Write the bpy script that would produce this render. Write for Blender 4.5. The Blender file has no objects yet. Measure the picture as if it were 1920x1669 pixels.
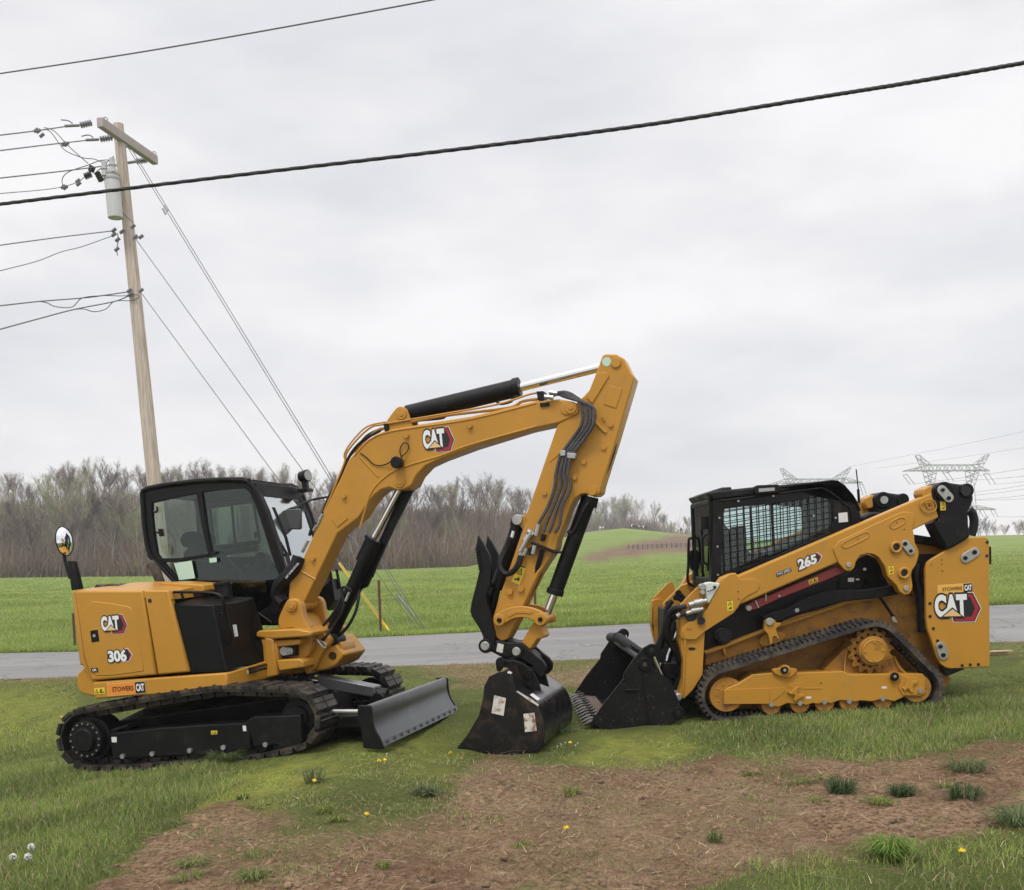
import bpy, bmesh, math, random
import numpy as np
from mathutils import Vector, Matrix, geometry
random.seed(7); RNG=np.random.default_rng(7)
SC=bpy.context.scene
# ---------------------------------------------------------------- camera, sky, sun, exposure
FPX=1950.; CX=960.; CY=1280.; TH=math.atan((1280-1062)/FPX); RHO=math.radians(0.9)
_f=np.array([0,math.cos(TH),-math.sin(TH)]); _u=np.array([0,math.sin(TH),math.cos(TH)]); _r=np.array([1.,0,0])
CR_=math.cos(RHO)*_r-math.sin(RHO)*_u; CU_=math.sin(RHO)*_r+math.cos(RHO)*_u
cam=bpy.data.cameras.new('camera'); camo=bpy.data.objects.new('camera',cam); SC.collection.objects.link(camo)
cam.sensor_fit='HORIZONTAL'; cam.sensor_width=36; cam.lens=36*FPX/1920; cam.clip_end=3000; cam.clip_start=.1
cam.shift_y=(CY-834.5)/1920.
camo.matrix_world=Matrix([[CR_[i],CU_[i],-_f[i],0] for i in range(3)]+[[0,0,0,1]])
SC.camera=camo
SUN_EL=math.radians(58); SUN_AZ=math.radians(205)   # azimuth clockwise from +Y
W=bpy.data.worlds.new('World'); SC.world=W; W.use_nodes=True
nt=W.node_tree; N=nt.nodes; Lk=nt.links; N.clear()
def nn(t,**k):
    n=N.new(t)
    for a,b in k.items(): setattr(n,a,b)
    return n
sky=nn('ShaderNodeTexSky'); sky.sky_type='NISHITA'; sky.sun_disc=False; sky.sun_elevation=SUN_EL; sky.sun_rotation=SUN_AZ
tc=nn('ShaderNodeTexCoord'); sep=nn('ShaderNodeSeparateXYZ'); Lk.new(tc.outputs['Generated'],sep.inputs[0])
mp=nn('ShaderNodeMapping'); mp.inputs['Scale'].default_value=(1.2,1.2,3.6); Lk.new(tc.outputs['Generated'],mp.inputs[0])
no=nn('ShaderNodeTexNoise'); no.inputs['Scale'].default_value=2.1; no.inputs['Detail'].default_value=7; no.inputs['Roughness'].default_value=.5; Lk.new(mp.outputs[0],no.inputs['Vector'])
rp=nn('ShaderNodeValToRGB'); rp.color_ramp.elements[0].position=.38; rp.color_ramp.elements[1].position=.62
rp.color_ramp.elements[0].color=(6.95,7.0,7.35,1); rp.color_ramp.elements[1].color=(9.15,8.95,8.95,1); Lk.new(no.outputs['Fac'],rp.inputs[0])
# overcast sky: brighter towards the zenith
mr=nn('ShaderNodeMapRange'); mr.inputs['From Min'].default_value=.42; mr.inputs['From Max'].default_value=1; mr.inputs['To Min'].default_value=1; mr.inputs['To Max'].default_value=2.1
Lk.new(sep.outputs['Z'],mr.inputs['Value'])
mu=nn('ShaderNodeVectorMath',operation='SCALE'); Lk.new(rp.outputs[0],mu.inputs[0]); Lk.new(mr.outputs[0],mu.inputs['Scale'])
mx=nn('ShaderNodeMix',data_type='RGBA'); mx.inputs['Factor'].default_value=.93
Lk.new(sky.outputs[0],mx.inputs[6]); Lk.new(mu.outputs[0],mx.inputs[7])
bg=nn('ShaderNodeBackground'); bg.inputs['Strength'].default_value=.115; Lk.new(mx.outputs[2],bg.inputs[0])
wo=nn('ShaderNodeOutputWorld'); Lk.new(bg.outputs[0],wo.inputs[0])
sl=bpy.data.lights.new('sun','SUN'); sl.energy=1.5; sl.angle=math.radians(14); sl.color=(1,.96,.9)
so=bpy.data.objects.new('sun',sl); SC.collection.objects.link(so)
sd=Vector((math.sin(SUN_AZ)*math.cos(SUN_EL),math.cos(SUN_AZ)*math.cos(SUN_EL),math.sin(SUN_EL)))
so.rotation_euler=sd.to_track_quat('Z','Y').to_euler(); so.location=sd*60
vs=SC.view_settings; vs.view_transform='Standard'; vs.look='None'; vs.exposure=0.0; vs.gamma=1
SC.cycles.max_bounces=8; SC.cycles.transparent_max_bounces=24; SC.cycles.volume_bounces=0
SC.cycles.use_denoising=True

# ---------------------------------------------------------------- helpers
ZN={1:(80,860,3.2),2:(80,1060,3.2),3:(480,1000,3.975),4:(520,640,2.743),5:(840,940,3.406),6:(1060,1060,4.8),7:(1270,880,3.148),
    8:(1270,1080,3.148),9:(0,180,3.629),10:(260,880,5.053),11:(1260,880,5.053),12:(1400,820,3.692),13:(500,780,2.4),0:(0,0,1.)}
def zp(z,p): a,b,s=ZN[z]; return (a+p[0]/s,b+p[1]/s)
def ray(px,py): return _f+CR_*(px-CX)/FPX-CU_*(py-CY)/FPX
def project(P):
    P=np.asarray(P,float); d=P@_f
    return CX+FPX*(P@CR_)/d, CY-FPX*(P@CU_)/d
def rotm(yaw,pitch,roll):
    y,p,r=map(math.radians,(yaw,pitch,roll))
    Rz=np.array([[math.cos(y),-math.sin(y),0],[math.sin(y),math.cos(y),0],[0,0,1]])
    Ry=np.array([[math.cos(p),0,-math.sin(p)],[0,1,0],[math.sin(p),0,math.cos(p)]])
    Rx=np.array([[1,0,0],[0,math.cos(r),-math.sin(r)],[0,math.sin(r),math.cos(r)]])
    return Rz@Ry@Rx
class Frame:
    """a machine's own axes: x along it, y away from the camera, z up"""
    def __init__(s,loc,yaw=0,pitch=0,roll=0):
        s.loc=np.array(loc,float); s.M=rotm(yaw,pitch,roll)
    def u(s,z,p,y):
        px,py=zp(z,p); o=s.M.T@(-s.loc); d=s.M.T@ray(px,py); t=(y-o[1])/d[1]; q=o+t*d
        return Vector((q[0],y,q[2]))
    def w(s,p): return s.M@np.array(p)+s.loc
    def mat(s):
        m=Matrix.Identity(4)
        for i in range(3):
            for j in range(3): m[i][j]=s.M[i][j]
            m[i][3]=s.loc[i]
        return m
WF=Frame((0,0,0))   # the world itself: y = distance from the camera
COL=SC.collection
def tag(o,label=None,cat=None,group=None,kind=None):
    for k,v in (('label',label),('category',cat),('group',group),('kind',kind)):
        if v: o[k]=v
    return o
def empty(name,frame=None,loc=None,rz=0,**k):
    o=bpy.data.objects.new(name,None); COL.objects.link(o); o.empty_display_size=.2
    if frame: o.matrix_world=frame.mat()
    if loc is not None: o.location=loc; o.rotation_euler=(0,0,rz)
    return tag(o,**k)
def chaikin(pts,n):
    for _ in range(n):
        q=[]
        for i in range(len(pts)):
            a=pts[i];b=pts[(i+1)%len(pts)]
            q+= [a.lerp(b,.25),a.lerp(b,.75)]
        pts=q
    return pts
def spline(P,n=6):
    P=[Vector(p) for p in P]
    if len(P)<3: return P
    out=[]
    for i in range(len(P)-1):
        p0=P[max(i-1,0)];p1=P[i];p2=P[i+1];p3=P[min(i+2,len(P)-1)]
        for k in range(n):
            t=k/n
            out.append(.5*((2*p1)+(p2-p0)*t+(2*p0-5*p1+4*p2-p3)*t*t+(3*p1-p0-3*p2+p3)*t**3))
    out.append(P[-1]); return out
SPLIT=set('bolt hose_boss hose_fitting weld_bead stick_hose hydraulic_pipe cylinder_hose boom_hose pipe_clamp hose_clamp tank_bolt hood_bolt thumb_hose link_pin pin_plug bucket_pin coupler_pin pin_boss bucket_side end_plate blade_bolt blade_arm quick_coupling dust_cap hose_bundle pivot_cap plate_bolt drain_hole arm_bolt cab_bolt bucket_boss boss_plug stay_rod lock_bolt tilt_cylinder cylinder_pin pressed_rib sticker bolt_hole bucket_ear hydraulic_thumb_plate quick_coupler grab_handle bucket_cheek coupler_lever brace_pin tank_band tow_hook line_hardware jumper_wire guy_strain_insulator guy_turnbuckle bucket_tooth bucket_teeth cylinder_port stiffener_plate window_latch hose_coupling'.split())
class MB:
    def __init__(s,frame=None): s.v=[];s.f=[];s.m=[];s.fr=frame;s.mi=0;s.cuts=[]
    def add(s,vs,fs):
        s.cuts.append((len(s.v),len(s.f))); b=len(s.v); s.v+= [tuple(v) for v in vs]; s.f+=[tuple(b+i for i in f) for f in fs]; s.m+=[s.mi]*len(fs); return s
    def prism(s,A,B,holes=None):
        """caps A and B (same count), optional holes as (Ah,Bh) pairs"""
        n=len(A)
        if not holes:
            s.add(list(A)+list(B),[tuple(range(n)),tuple(range(2*n-1,n-1,-1))]+[((i+1)%n,i,n+i,n+(i+1)%n) for i in range(n)])
        else:
            la=[A]+[h[0] for h in holes]; tri=geometry.tessellate_polygon(la)
            allA=[p for l in la for p in l]; allB=list(B)+[p for h in holes for p in h[1]]; m=len(allA)
            fs=[tuple(t) for t in tri]+[tuple(m+i for i in reversed(t)) for t in tri]
            o=0
            for l in la:
                k=len(l)
                fs+=[(o+(i+1)%k,o+i,m+o+i,m+o+(i+1)%k) for i in range(k)]; o+=k
            s.add(allA+allB,fs)
        return s
    def plate(s,z,pts,y0,y1,sm=0,holes=None,yr=None):
        """outline traced on the plane y=y0 (or yr), running from y0 to y1"""
        q=[s.fr.u(z,p,y0 if yr is None else yr) for p in pts]
        if sm: q=chaikin(q,sm)
        A=[Vector((p.x,y0,p.z)) for p in q]; B=[Vector((p.x,y1,p.z)) for p in q]
        hs=None
        if holes:
            hs=[]
            for h in holes:
                hq=[s.fr.u(z,p,y0 if yr is None else yr) for p in h]
                if sm: hq=chaikin(hq,sm)
                hs.append(([Vector((p.x,y0,p.z)) for p in hq],[Vector((p.x,y1,p.z)) for p in hq]))
        return s.prism(A,B,hs)
    def ext(s,pts,d):
        A=[Vector(p) for p in pts]; d=Vector(d); return s.prism(A,[p+d for p in A])
    def box(s,a,b):
        x0,y0,z0=a;x1,y1,z1=b
        v=[(x0,y0,z0),(x1,y0,z0),(x1,y1,z0),(x0,y1,z0),(x0,y0,z1),(x1,y0,z1),(x1,y1,z1),(x0,y1,z1)]
        return s.add(v,[(0,3,2,1),(4,5,6,7),(0,1,5,4),(1,2,6,5),(2,3,7,6),(3,0,4,7)])
    def tube(s,P,r,seg=8,caps=True,r1=None):
        P=[Vector(p) for p in P]; n=len(P); vs=[]; 
        t=(P[1]-P[0]).normalized(); ref=Vector((0,0,1)) if abs(t.z)<.9 else Vector((1,0,0))
        nrm=t.cross(ref).normalized()
        for i,p in enumerate(P):
            t=(P[min(i+1,n-1)]-P[max(i-1,0)])
            t=t.normalized() if t.length>1e-9 else Vector((0,0,1))
            nrm=(nrm-t*nrm.dot(t)); nrm=nrm.normalized() if nrm.length>1e-6 else t.orthogonal().normalized()
            bi=t.cross(nrm); rr=r if r1 is None else r+(r1-r)*i/(n-1)
            if isinstance(r,(list,tuple)): rr=r[i]
            for k in range(seg):
                a=2*math.pi*k/seg; vs.append(p+nrm*rr*math.cos(a)+bi*rr*math.sin(a))
        fs=[(i*seg+k,i*seg+(k+1)%seg,(i+1)*seg+(k+1)%seg,(i+1)*seg+k) for i in range(n-1) for k in range(seg)]
        if caps: fs+=[tuple(range(seg-1,-1,-1)),tuple(range((n-1)*seg,n*seg))]
        return s.add(vs,fs)
    def rod(s,z,a,b,y,r,seg=12,r1=None):
        if not isinstance(y,tuple): y=(y,y)
        return s.tube([s.fr.u(z,a,y[0]),s.fr.u(z,b,y[1])],r,seg,r1=r1)
    def hose(s,z,pts,r,seg=6,n=5):
        """pts = (px,py,y)"""
        return s.tube(spline([s.fr.u(z,p[:2],p[2]) for p in pts],n),r,seg)
    def pin(s,z,c,r,y0,y1,seg=20,r1=None):
        p=s.fr.u(z,c,y0); return s.tube([p,Vector((p.x,y1,p.z))],r,seg,r1=r1)
    def ring(s,c,r,rt,axis='y',seg=20,sg=6):
        P=[]
        for k in range(seg+1):
            a=2*math.pi*k/seg; P.append(Vector((c[0]+r*math.cos(a),c[1],c[2]+r*math.sin(a))))
        return s.tube(P,rt,sg,caps=False)
    def build(s,name,mat,par=None,bev=0,smooth=35,**k):
        if name in SPLIT and len(s.cuts)>1 and par is not None:
            cu=s.cuts+[(len(s.v),len(s.f))]; o=None
            for (v0,f0),(v1,f1) in zip(cu,cu[1:]):
                q=MB(s.fr); q.v=s.v[v0:v1]; q.f=[tuple(i-v0 for i in f) for f in s.f[f0:f1]]; q.m=s.m[f0:f1]; q.cuts=[0]
                o2=q.build(name,mat,par,bev,smooth,**k); o=o or o2
            return o
        me=bpy.data.meshes.new(name); me.from_pydata(s.v,[],s.f)
        for m_ in (mat if isinstance(mat,(list,tuple)) else [mat]): me.materials.append(m_)
        if isinstance(mat,(list,tuple)): me.polygons.foreach_set('material_index',s.m)
        bm=bmesh.new(); bm.from_mesh(me); bmesh.ops.recalc_face_normals(bm,faces=bm.faces); bm.to_mesh(me); bm.free()
        me.shade_smooth(); me.set_sharp_from_angle(angle=math.radians(smooth))
        o=bpy.data.objects.new(name,me); COL.objects.link(o)
        if par is not None: o.parent=par
        if bev:
            b=o.modifiers.new('bevel','BEVEL'); b.width=bev; b.segments=2; b.limit_method='ANGLE'; b.angle_limit=math.radians(40); b.use_clamp_overlap=True; b.harden_normals=False
        return tag(o,**k)
# ---------------------------------------------------------------- materials
def mat(name,col,rough=.5,metal=0,coat=0,bump=0,bscale=40,var=0,vscale=6,dirt=None,dscale=3,dlo=.5,dhi=.7,spec=.5,trans=0,detail=6,droug=.9):
    m=bpy.data.materials.new(name); m.use_nodes=True; t=m.node_tree; n=t.nodes; l=t.links; p=n['Principled BSDF']
    p.inputs['Roughness'].default_value=rough; p.inputs['Metallic'].default_value=metal; p.inputs['Coat Weight'].default_value=coat; p.inputs['Coat Roughness'].default_value=.12
    p.inputs['Specular IOR Level'].default_value=spec; p.inputs['Base Color'].default_value=(*col,1)
    tc=n.new('ShaderNodeTexCoord'); out=None
    if var:
        no=n.new('ShaderNodeTexNoise'); no.inputs['Scale'].default_value=vscale; no.inputs['Detail'].default_value=detail; l.new(tc.outputs['Object'],no.inputs['Vector'])
        r=n.new('ShaderNodeMapRange'); r.inputs['From Min'].default_value=.3; r.inputs['From Max'].default_value=.7; r.inputs['To Min'].default_value=1-var; r.inputs['To Max'].default_value=1+var; l.new(no.outputs['Fac'],r.inputs['Value'])
        v=n.new('ShaderNodeVectorMath'); v.operation='SCALE'; v.inputs[0].default_value=col; l.new(r.outputs[0],v.inputs['Scale']); out=v.outputs[0]
        rr=n.new('ShaderNodeMapRange'); rr.inputs['From Min'].default_value=.3; rr.inputs['From Max'].default_value=.7; rr.inputs['To Min'].default_value=rough*.8; rr.inputs['To Max'].default_value=min(1,rough*1.25); l.new(no.outputs['Fac'],rr.inputs['Value']); l.new(rr.outputs[0],p.inputs['Roughness'])
    if dirt:
        no=n.new('ShaderNodeTexNoise'); no.inputs['Scale'].default_value=dscale; no.inputs['Detail'].default_value=10; no.inputs['Roughness'].default_value=.7; l.new(tc.outputs['Object'],no.inputs['Vector'])
        r=n.new('ShaderNodeMapRange'); r.inputs['From Min'].default_value=dlo; r.inputs['From Max'].default_value=dhi; l.new(no.outputs['Fac'],r.inputs['Value'])
        x=n.new('ShaderNodeMix'); x.data_type='RGBA'; l.new(r.outputs[0],x.inputs['Factor'])
        if out: l.new(out,x.inputs[6])
        else: x.inputs[6].default_value=(*col,1)
        x.inputs[7].default_value=(*dirt,1); out=x.outputs[2]
    if out: l.new(out,p.inputs['Base Color'])
    if bump:
        no=n.new('ShaderNodeTexNoise'); no.inputs['Scale'].default_value=bscale; no.inputs['Detail'].default_value=4; l.new(tc.outputs['Object'],no.inputs['Vector'])
        b=n.new('ShaderNodeBump'); b.inputs['Strength'].default_value=bump; b.inputs['Distance'].default_value=.01; l.new(no.outputs['Fac'],b.inputs['Height']); l.new(b.outputs[0],p.inputs['Normal'])
    return m
Y=mat('yellow_paint',(.485,.236,.03),.38,coat=.06,spec=.3,var=.06,vscale=2.5,bump=.04,bscale=9,dirt=(.30,.19,.08),dscale=6,dlo=.57,dhi=.90)
YD=mat('yellow_paint_muddy',(.41,.19,.028),.55,spec=.3,var=.07,vscale=5,bump=.06,bscale=20,dirt=(.15,.08,.045),dscale=7,dlo=.47,dhi=.70)
BK=mat('black_paint',(.0035,.0035,.004),.45,spec=.26,var=.25,vscale=5,bump=.03,bscale=12,dirt=(.05,.042,.035),dscale=7,dlo=.54,dhi=.95)
BKG=mat('black_gloss',(.003,.003,.0035),.4,spec=.22,var=.2)
BKD=mat('black_plate_scuffed',(.006,.0055,.005),.5,spec=.3,var=.4,vscale=6,bump=.08,bscale=30,dirt=(.11,.065,.04),dscale=4,dlo=.52,dhi=.80)
BKS=mat('black_plate_spattered',(.005,.005,.005),.5,spec=.25,var=.3,vscale=6,bump=.1,bscale=70,dirt=(.16,.13,.10),dscale=42,dlo=.60,dhi=.72)
GP=mat('grey_shell',(.012,.012,.0125),.3,var=.2,vscale=8,coat=.3,dirt=(.12,.08,.055),dscale=3,dlo=.55,dhi=.85)
RUB=mat('rubber',(.028,.026,.025),.8,var=.3,vscale=8,bump=.2,bscale=60,dirt=(.19,.15,.11),dscale=6,dlo=.44,dhi=.76)
STL=mat('track_steel',(.02,.019,.018),.5,metal=.3,var=.3,vscale=10,bump=.15,bscale=50,dirt=(.17,.125,.085),dscale=5,dlo=.47,dhi=.72)
HOS=mat('hose',(.006,.006,.0065),.55,spec=.3,bump=.3,bscale=120)
HOG=mat('hose_sleeve',(.085,.083,.088),.8,spec=.2,var=.4,vscale=60,bump=.6,bscale=260)
CHR=mat('chrome',(.75,.75,.76),.12,metal=1)
STE=mat('zinc_steel',(.42,.42,.40),.4,metal=.7,var=.15,vscale=20)
GRY=mat('blade_grey',(.105,.108,.112),.32,metal=.5,coat=.15,var=.08,vscale=3,bump=.03,bscale=20,dirt=(.10,.07,.05),dscale=5,dlo=.62,dhi=.9)
RED=mat('red_paint',(.26,.018,.018),.4,coat=.2,var=.1)
WHT=mat('white_sticker',(.72,.72,.70),.5,var=.04)
WDT=mat('muddy_white_sticker',(.62,.60,.55),.6,dirt=(.25,.13,.07),dscale=16,dlo=.50,dhi=.6)
YST=mat('warning_yellow',(.75,.55,.03),.45)
ORG=mat('sticker_orange',(.75,.25,.03),.4)
YOR=mat('sticker_amber',(.78,.42,.07),.4)
DCB=mat('decal_black',(.008,.008,.009),.35)
DCW=mat('decal_white',(.78,.78,.78),.35)
DCR=mat('decal_red',(.33,.015,.03),.35)
DCY=mat('decal_gold',(.72,.5,.22),.4)
SEAT=mat('seat_fabric',(.004,.004,.004),.85,bump=.2)
INT=mat('interior_plastic',(.02,.021,.022),.6,spec=.3)
PAP=mat('paper_green',(.48,.66,.55),.7)
WPL=mat('white_plastic',(.62,.66,.62),.4)
def glass(name,tint,refl,rough=.02):
    m=bpy.data.materials.new(name); m.use_nodes=True; t=m.node_tree; n=t.nodes; l=t.links; n.clear()
    o=n.new('ShaderNodeOutputMaterial'); a=n.new('ShaderNodeBsdfTransparent'); a.inputs[0].default_value=(*tint,1)
    g=n.new('ShaderNodeBsdfGlossy'); g.inputs['Roughness'].default_value=rough; g.inputs[0].default_value=(.9,.95,.95,1)
    f=n.new('ShaderNodeFresnel'); f.inputs[0].default_value=1.5; ad=n.new('ShaderNodeMath'); ad.operation='ADD'; ad.inputs[1].default_value=refl; ad.use_clamp=True
    mx=n.new('ShaderNodeMixShader'); l.new(f.outputs[0],ad.inputs[0]); l.new(ad.outputs[0],mx.inputs[0]); l.new(a.outputs[0],mx.inputs[1]); l.new(g.outputs[0],mx.inputs[2]); l.new(mx.outputs[0],o.inputs[0]); return m
GL=glass('cab_glass',(.72,.80,.76),.0); GLL=glass('loader_glass',(.86,.925,.915),.0); GLF=glass('windscreen_glass',(.55,.66,.66),.55,.12)
MIR=mat('mirror_glass',(.85,.86,.87),.02,metal=1)
LENS=mat('lamp_lens',(.35,.36,.36),.15,metal=.3)
# ---------------------------------------------------------------- text and emblems
def text_mesh(txt,offset,shear=0):
    c=bpy.data.curves.new('t','FONT'); c.body=txt; c.size=1; c.offset=offset; c.shear=shear; c.fill_mode='FRONT'; c.resolution_u=4
    o=bpy.data.objects.new('t',c); COL.objects.link(o)
    me=bpy.data.meshes.new_from_object(o.evaluated_get(bpy.context.evaluated_depsgraph_get()))
    v=[tuple(p.co) for p in me.vertices]; f=[tuple(p.vertices) for p in me.polygons]
    bpy.data.objects.remove(o); return v,f
class Decal:
    """a thin sticker on a plane y=const: unit square (0,0)-(1,1) mapped to four traced corners tl,tr,br,bl"""
    def __init__(s,fr,z,c,y,kk=None): s.P=[fr.u(z,p,y) for p in c]; s.y=y; s.l=0; s.mb=MB(fr); s.mats=[]
    def pt(s,a,b,h):   # a right, b up
        tl,tr,br,bl=s.P; p=bl.lerp(br,a).lerp(tl.lerp(tr,a),b); return Vector((p.x,s.y-h,p.z))
    def _m(s,m):
        if m not in s.mats: s.mats.append(m)
        s.mb.mi=s.mats.index(m)
    def poly(s,m,pts,h=None):
        s.l+=1; h=.0012+s.l*.0007 if h is None else h; s._m(m); A=[s.pt(a,b,h) for a,b in pts]; s.mb.add(A,[tuple(range(len(A)))]); return s
    def text(s,m,txt,x0,y0,x1,y1,off=0,shear=0,grow=0):
        s.l+=1; h=.0012+s.l*.0007; s._m(m); v,f=text_mesh(txt,off,shear)
        if not v: return s
        vr,_=text_mesh(txt,0,shear) if off else (v,f)
        ax=min(p[0] for p in vr);bx=max(p[0] for p in vr);ay=min(p[1] for p in vr);by=max(p[1] for p in vr)
        s.mb.add([s.pt(x0+(p[0]-ax)/(bx-ax)*(x1-x0),y0+(p[1]-ay)/(by-ay)*(y1-y0),h) for p in v],f); return s
    def done(s,name,par,**k): 
        me=s.mb.build(name,s.mats,par,**k)
        return me
def emblem(fr,z,c,y,par,name='emblem'):
    d=Decal(fr,z,c,y)
    hexo=[(.42,-.04),(.86,-.04),(1.0,.45),(.85,1.03),(.40,1.03),(.34,.5)]
    d.poly(DCW,[(.40,-.07),(.88,-.07),(1.03,.45),(.87,1.07),(.5,1.07),(.36,.5)])
    d.poly(DCB,[(.41,-.05),(.87,-.05),(1.015,.45),(.86,1.05),(.5,1.05),(.37,.5)])
    d.poly(DCR,[(.43,-.02),(.855,-.02),(.985,.45),(.845,1.0),(.5,1.0),(.4,.5)])
    d.poly(DCB,[(.45,.14),(.8,.14),(.89,.45),(.79,.9),(.5,.9)])
    d.text(DCB,'CAT',.04,.2,.70,.96,.13)
    d.text(DCW,'CAT',.04,.2,.70,.96,.06)
    d.poly(DCB,[(.14,.14),(.64,.14),(.40,.52)]); d.poly(DCY,[(.19,.17),(.59,.17),(.40,.45)])
    return d.done(name,par)
def numplate(fr,z,c,y,par,txt,name='model_number'):
    d=Decal(fr,z,c,y)
    d.poly(DCW,[(.60,-.02),(.86,-.02),(1.03,.5),(.86,1.06),(.60,1.06)])
    d.poly(DCR,[(.62,.02),(.85,.02),(1.0,.5),(.85,1.02),(.62,1.02)])
    d.poly(DCB,[(.62,.10),(.82,.10),(.93,.5),(.82,.94),(.62,.94)])
    d.text(DCB,txt,.04,.08,.76,.92,.12); d.text(DCW,txt,.04,.08,.76,.92,.045)
    return d.done(name,par)
def dealer(fr,z,c,y,par,amber=False):
    d=Decal(fr,z,c,y); m=YOR if amber else ORG
    d.poly(DCY,[(-.01,-.05),(1.01,-.05),(1.01,1.05),(-.01,1.05)])
    d.poly(m,[(0,0),(.74,0),(.74,1),(0,1)]); d.poly(DCB,[(.74,0),(1,0),(1,1),(.74,1)])
    d.text(DCB,'STOWERS',.13,.3,.69,.7,.02); d.text(DCW,'CAT',.77,.22,.97,.8,.05)
    return d.done('dealer_sticker',par)
def warn(fr,z,c,y,par,vert=True):
    d=Decal(fr,z,c,y)
    d.poly(YST,[(0,0),(1,0),(1,1),(0,1)])
    if vert:
        d.poly(DCB,[(.06,.91),(.94,.91),(.94,.98),(.06,.98)])
        d.poly(DCB,[(.15,.5),(.85,.5),(.5,.86)]); d.poly(YST,[(.28,.54),(.72,.54),(.5,.77)]); d.poly(DCB,[(.46,.57),(.54,.57),(.54,.68),(.46,.68)])
        d.poly(DCB,[(.2,.12),(.45,.2),(.7,.15),(.8,.28),(.6,.38),(.5,.28),(.25,.25)])
    else:
        d.poly(DCB,[(.06,.15),(.4,.15),(.23,.85)]); d.poly(YST,[(.14,.25),(.32,.25),(.23,.6)])
        d.poly(DCB,[(.5,.2),(.9,.2),(.9,.35),(.65,.4),(.8,.75),(.6,.8)])
    return d.done('warning_sticker',par)
def sticker(fr,z,c,y,par,m,name='sticker'):
    d=Decal(fr,z,c,y); d.poly(m,[(0,0),(1,0),(1,1),(0,1)]); return d.done(name,par)
# ================================================================ the ground
def hz(px): return 1062-.0157*(px-960)     # the true horizon line in the photo's pixels
def zrow(pairs,Y):   # height profile x->z at distance Y from (px,py) pairs
    xs=[];zs=[]
    for px,py in pairs: q=WF.u(0,(px,py),Y); xs.append(q.x); zs.append(q.z)
    return np.array(xs),np.array(zs)
Z0=(np.array([-30,-8,-5,-4,-2.5,-1.2,0,1,2.8,4,6,8,30]),np.array([-2.6,-2.25,-1.93,-1.79,-1.62,-1.465,-1.485,-1.475,-1.385,-1.325,-1.22,-1.12,-.6]))
ZA=(np.array([-60,-8,0,7.4,60]),np.array([-2.0,-1.6,-1.46,-1.27,-.4])); YA=16.0
ZB=(np.array([-60,-8.5,0,9.5,60]),np.array([-1.9,-1.56,-1.27,-.92,.1])); YB=21.0
RID=[(-900,1100),(0,1084),(280,1081),(640,1071),(875,1063),(960,1045),(1040,1012),(1100,998),(1170,991),(1271,1001),(1400,1012),(1560,1012),(1700,1008),(1920,1003),(2800,990)]
HILL=[(-1200,985),(0,968),(300,966),(600,972),(900,978),(1130,990),(1290,1010),(1500,1030),(1920,1035),(3000,1030)]
def etan(pairs):   # bearing x/y -> slope z/y
    b=[];e=[]
    for px,py in pairs: q=WF.u(0,(px,py),1.0); b.append(q.x); e.append(q.z)
    return np.array(b),np.array(e)
ER=etan(RID); EH=etan(HILL)
def sstep(t): t=np.clip(t,0,1); return t*t*(3-2*t)
def ridge_d(b): return 112+188*sstep((b+.06)/.16)     # the meadow's far edge lies farther off to the right
def height(x,y):
    x=np.asarray(x,float); y=np.asarray(y,float); b=x/np.maximum(y,1.)
    z0=np.interp(x,*Z0); za=np.interp(x,*ZA); zb=np.interp(x,*ZB)
    R=ridge_d(b); V=R+30; H=R+88; zr=np.interp(b,*ER)*R; zh=np.interp(b,*EH)*H; zv=zr*.55-.55
    z0=z0-.10*np.exp(-((x+.15)**2+(y-8.45)**2)/.55)+.06*np.exp(-((x+.5)**2+(y-10.3)**2)/.5)
    z=z0+(za-z0)*sstep((y-11)/(YA-11))
    z=np.where(y>YA,za+(zb-za)*np.clip((y-YA)/(YB-YA),0,1),z)
    t=np.clip((y-YB)/(R-YB),0,1); hill=np.maximum(zr-.2,0)
    low=zb+(np.minimum(zr,.2)-zb)*t
    z=np.where(y>YB,low+hill*(sstep((t-.25)/.75)*.6+.4*t**1.5),z)
    z=np.where(y>R,zr+(zv-zr)*sstep((y-R)/30),z)
    z=np.where(y>V,zv+(zh-zv)*sstep((y-V)/58),z)
    return z
def vnoise(x,y,s,seed=0):
    g=np.random.default_rng(100+seed).random((256,256)); x=np.asarray(x)/s+57.3; y=np.asarray(y)/s+31.7
    i=np.floor(x).astype(int); j=np.floor(y).astype(int); u=x-i; v=y-j; u=u*u*(3-2*u); v=v*v*(3-2*v)
    a=g[i%256,j%256];b=g[(i+1)%256,j%256];c=g[i%256,(j+1)%256];d=g[(i+1)%256,(j+1)%256]
    return (a*(1-u)+b*u)*(1-v)+(c*(1-u)+d*u)*v
def fbm(x,y,s,o=4,seed=0):
    t=0;a=1;n=0
    for k in range(o): t=t+a*vnoise(x,y,s/2**k,seed+k); n+=a; a*=.55
    return t/n
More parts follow.
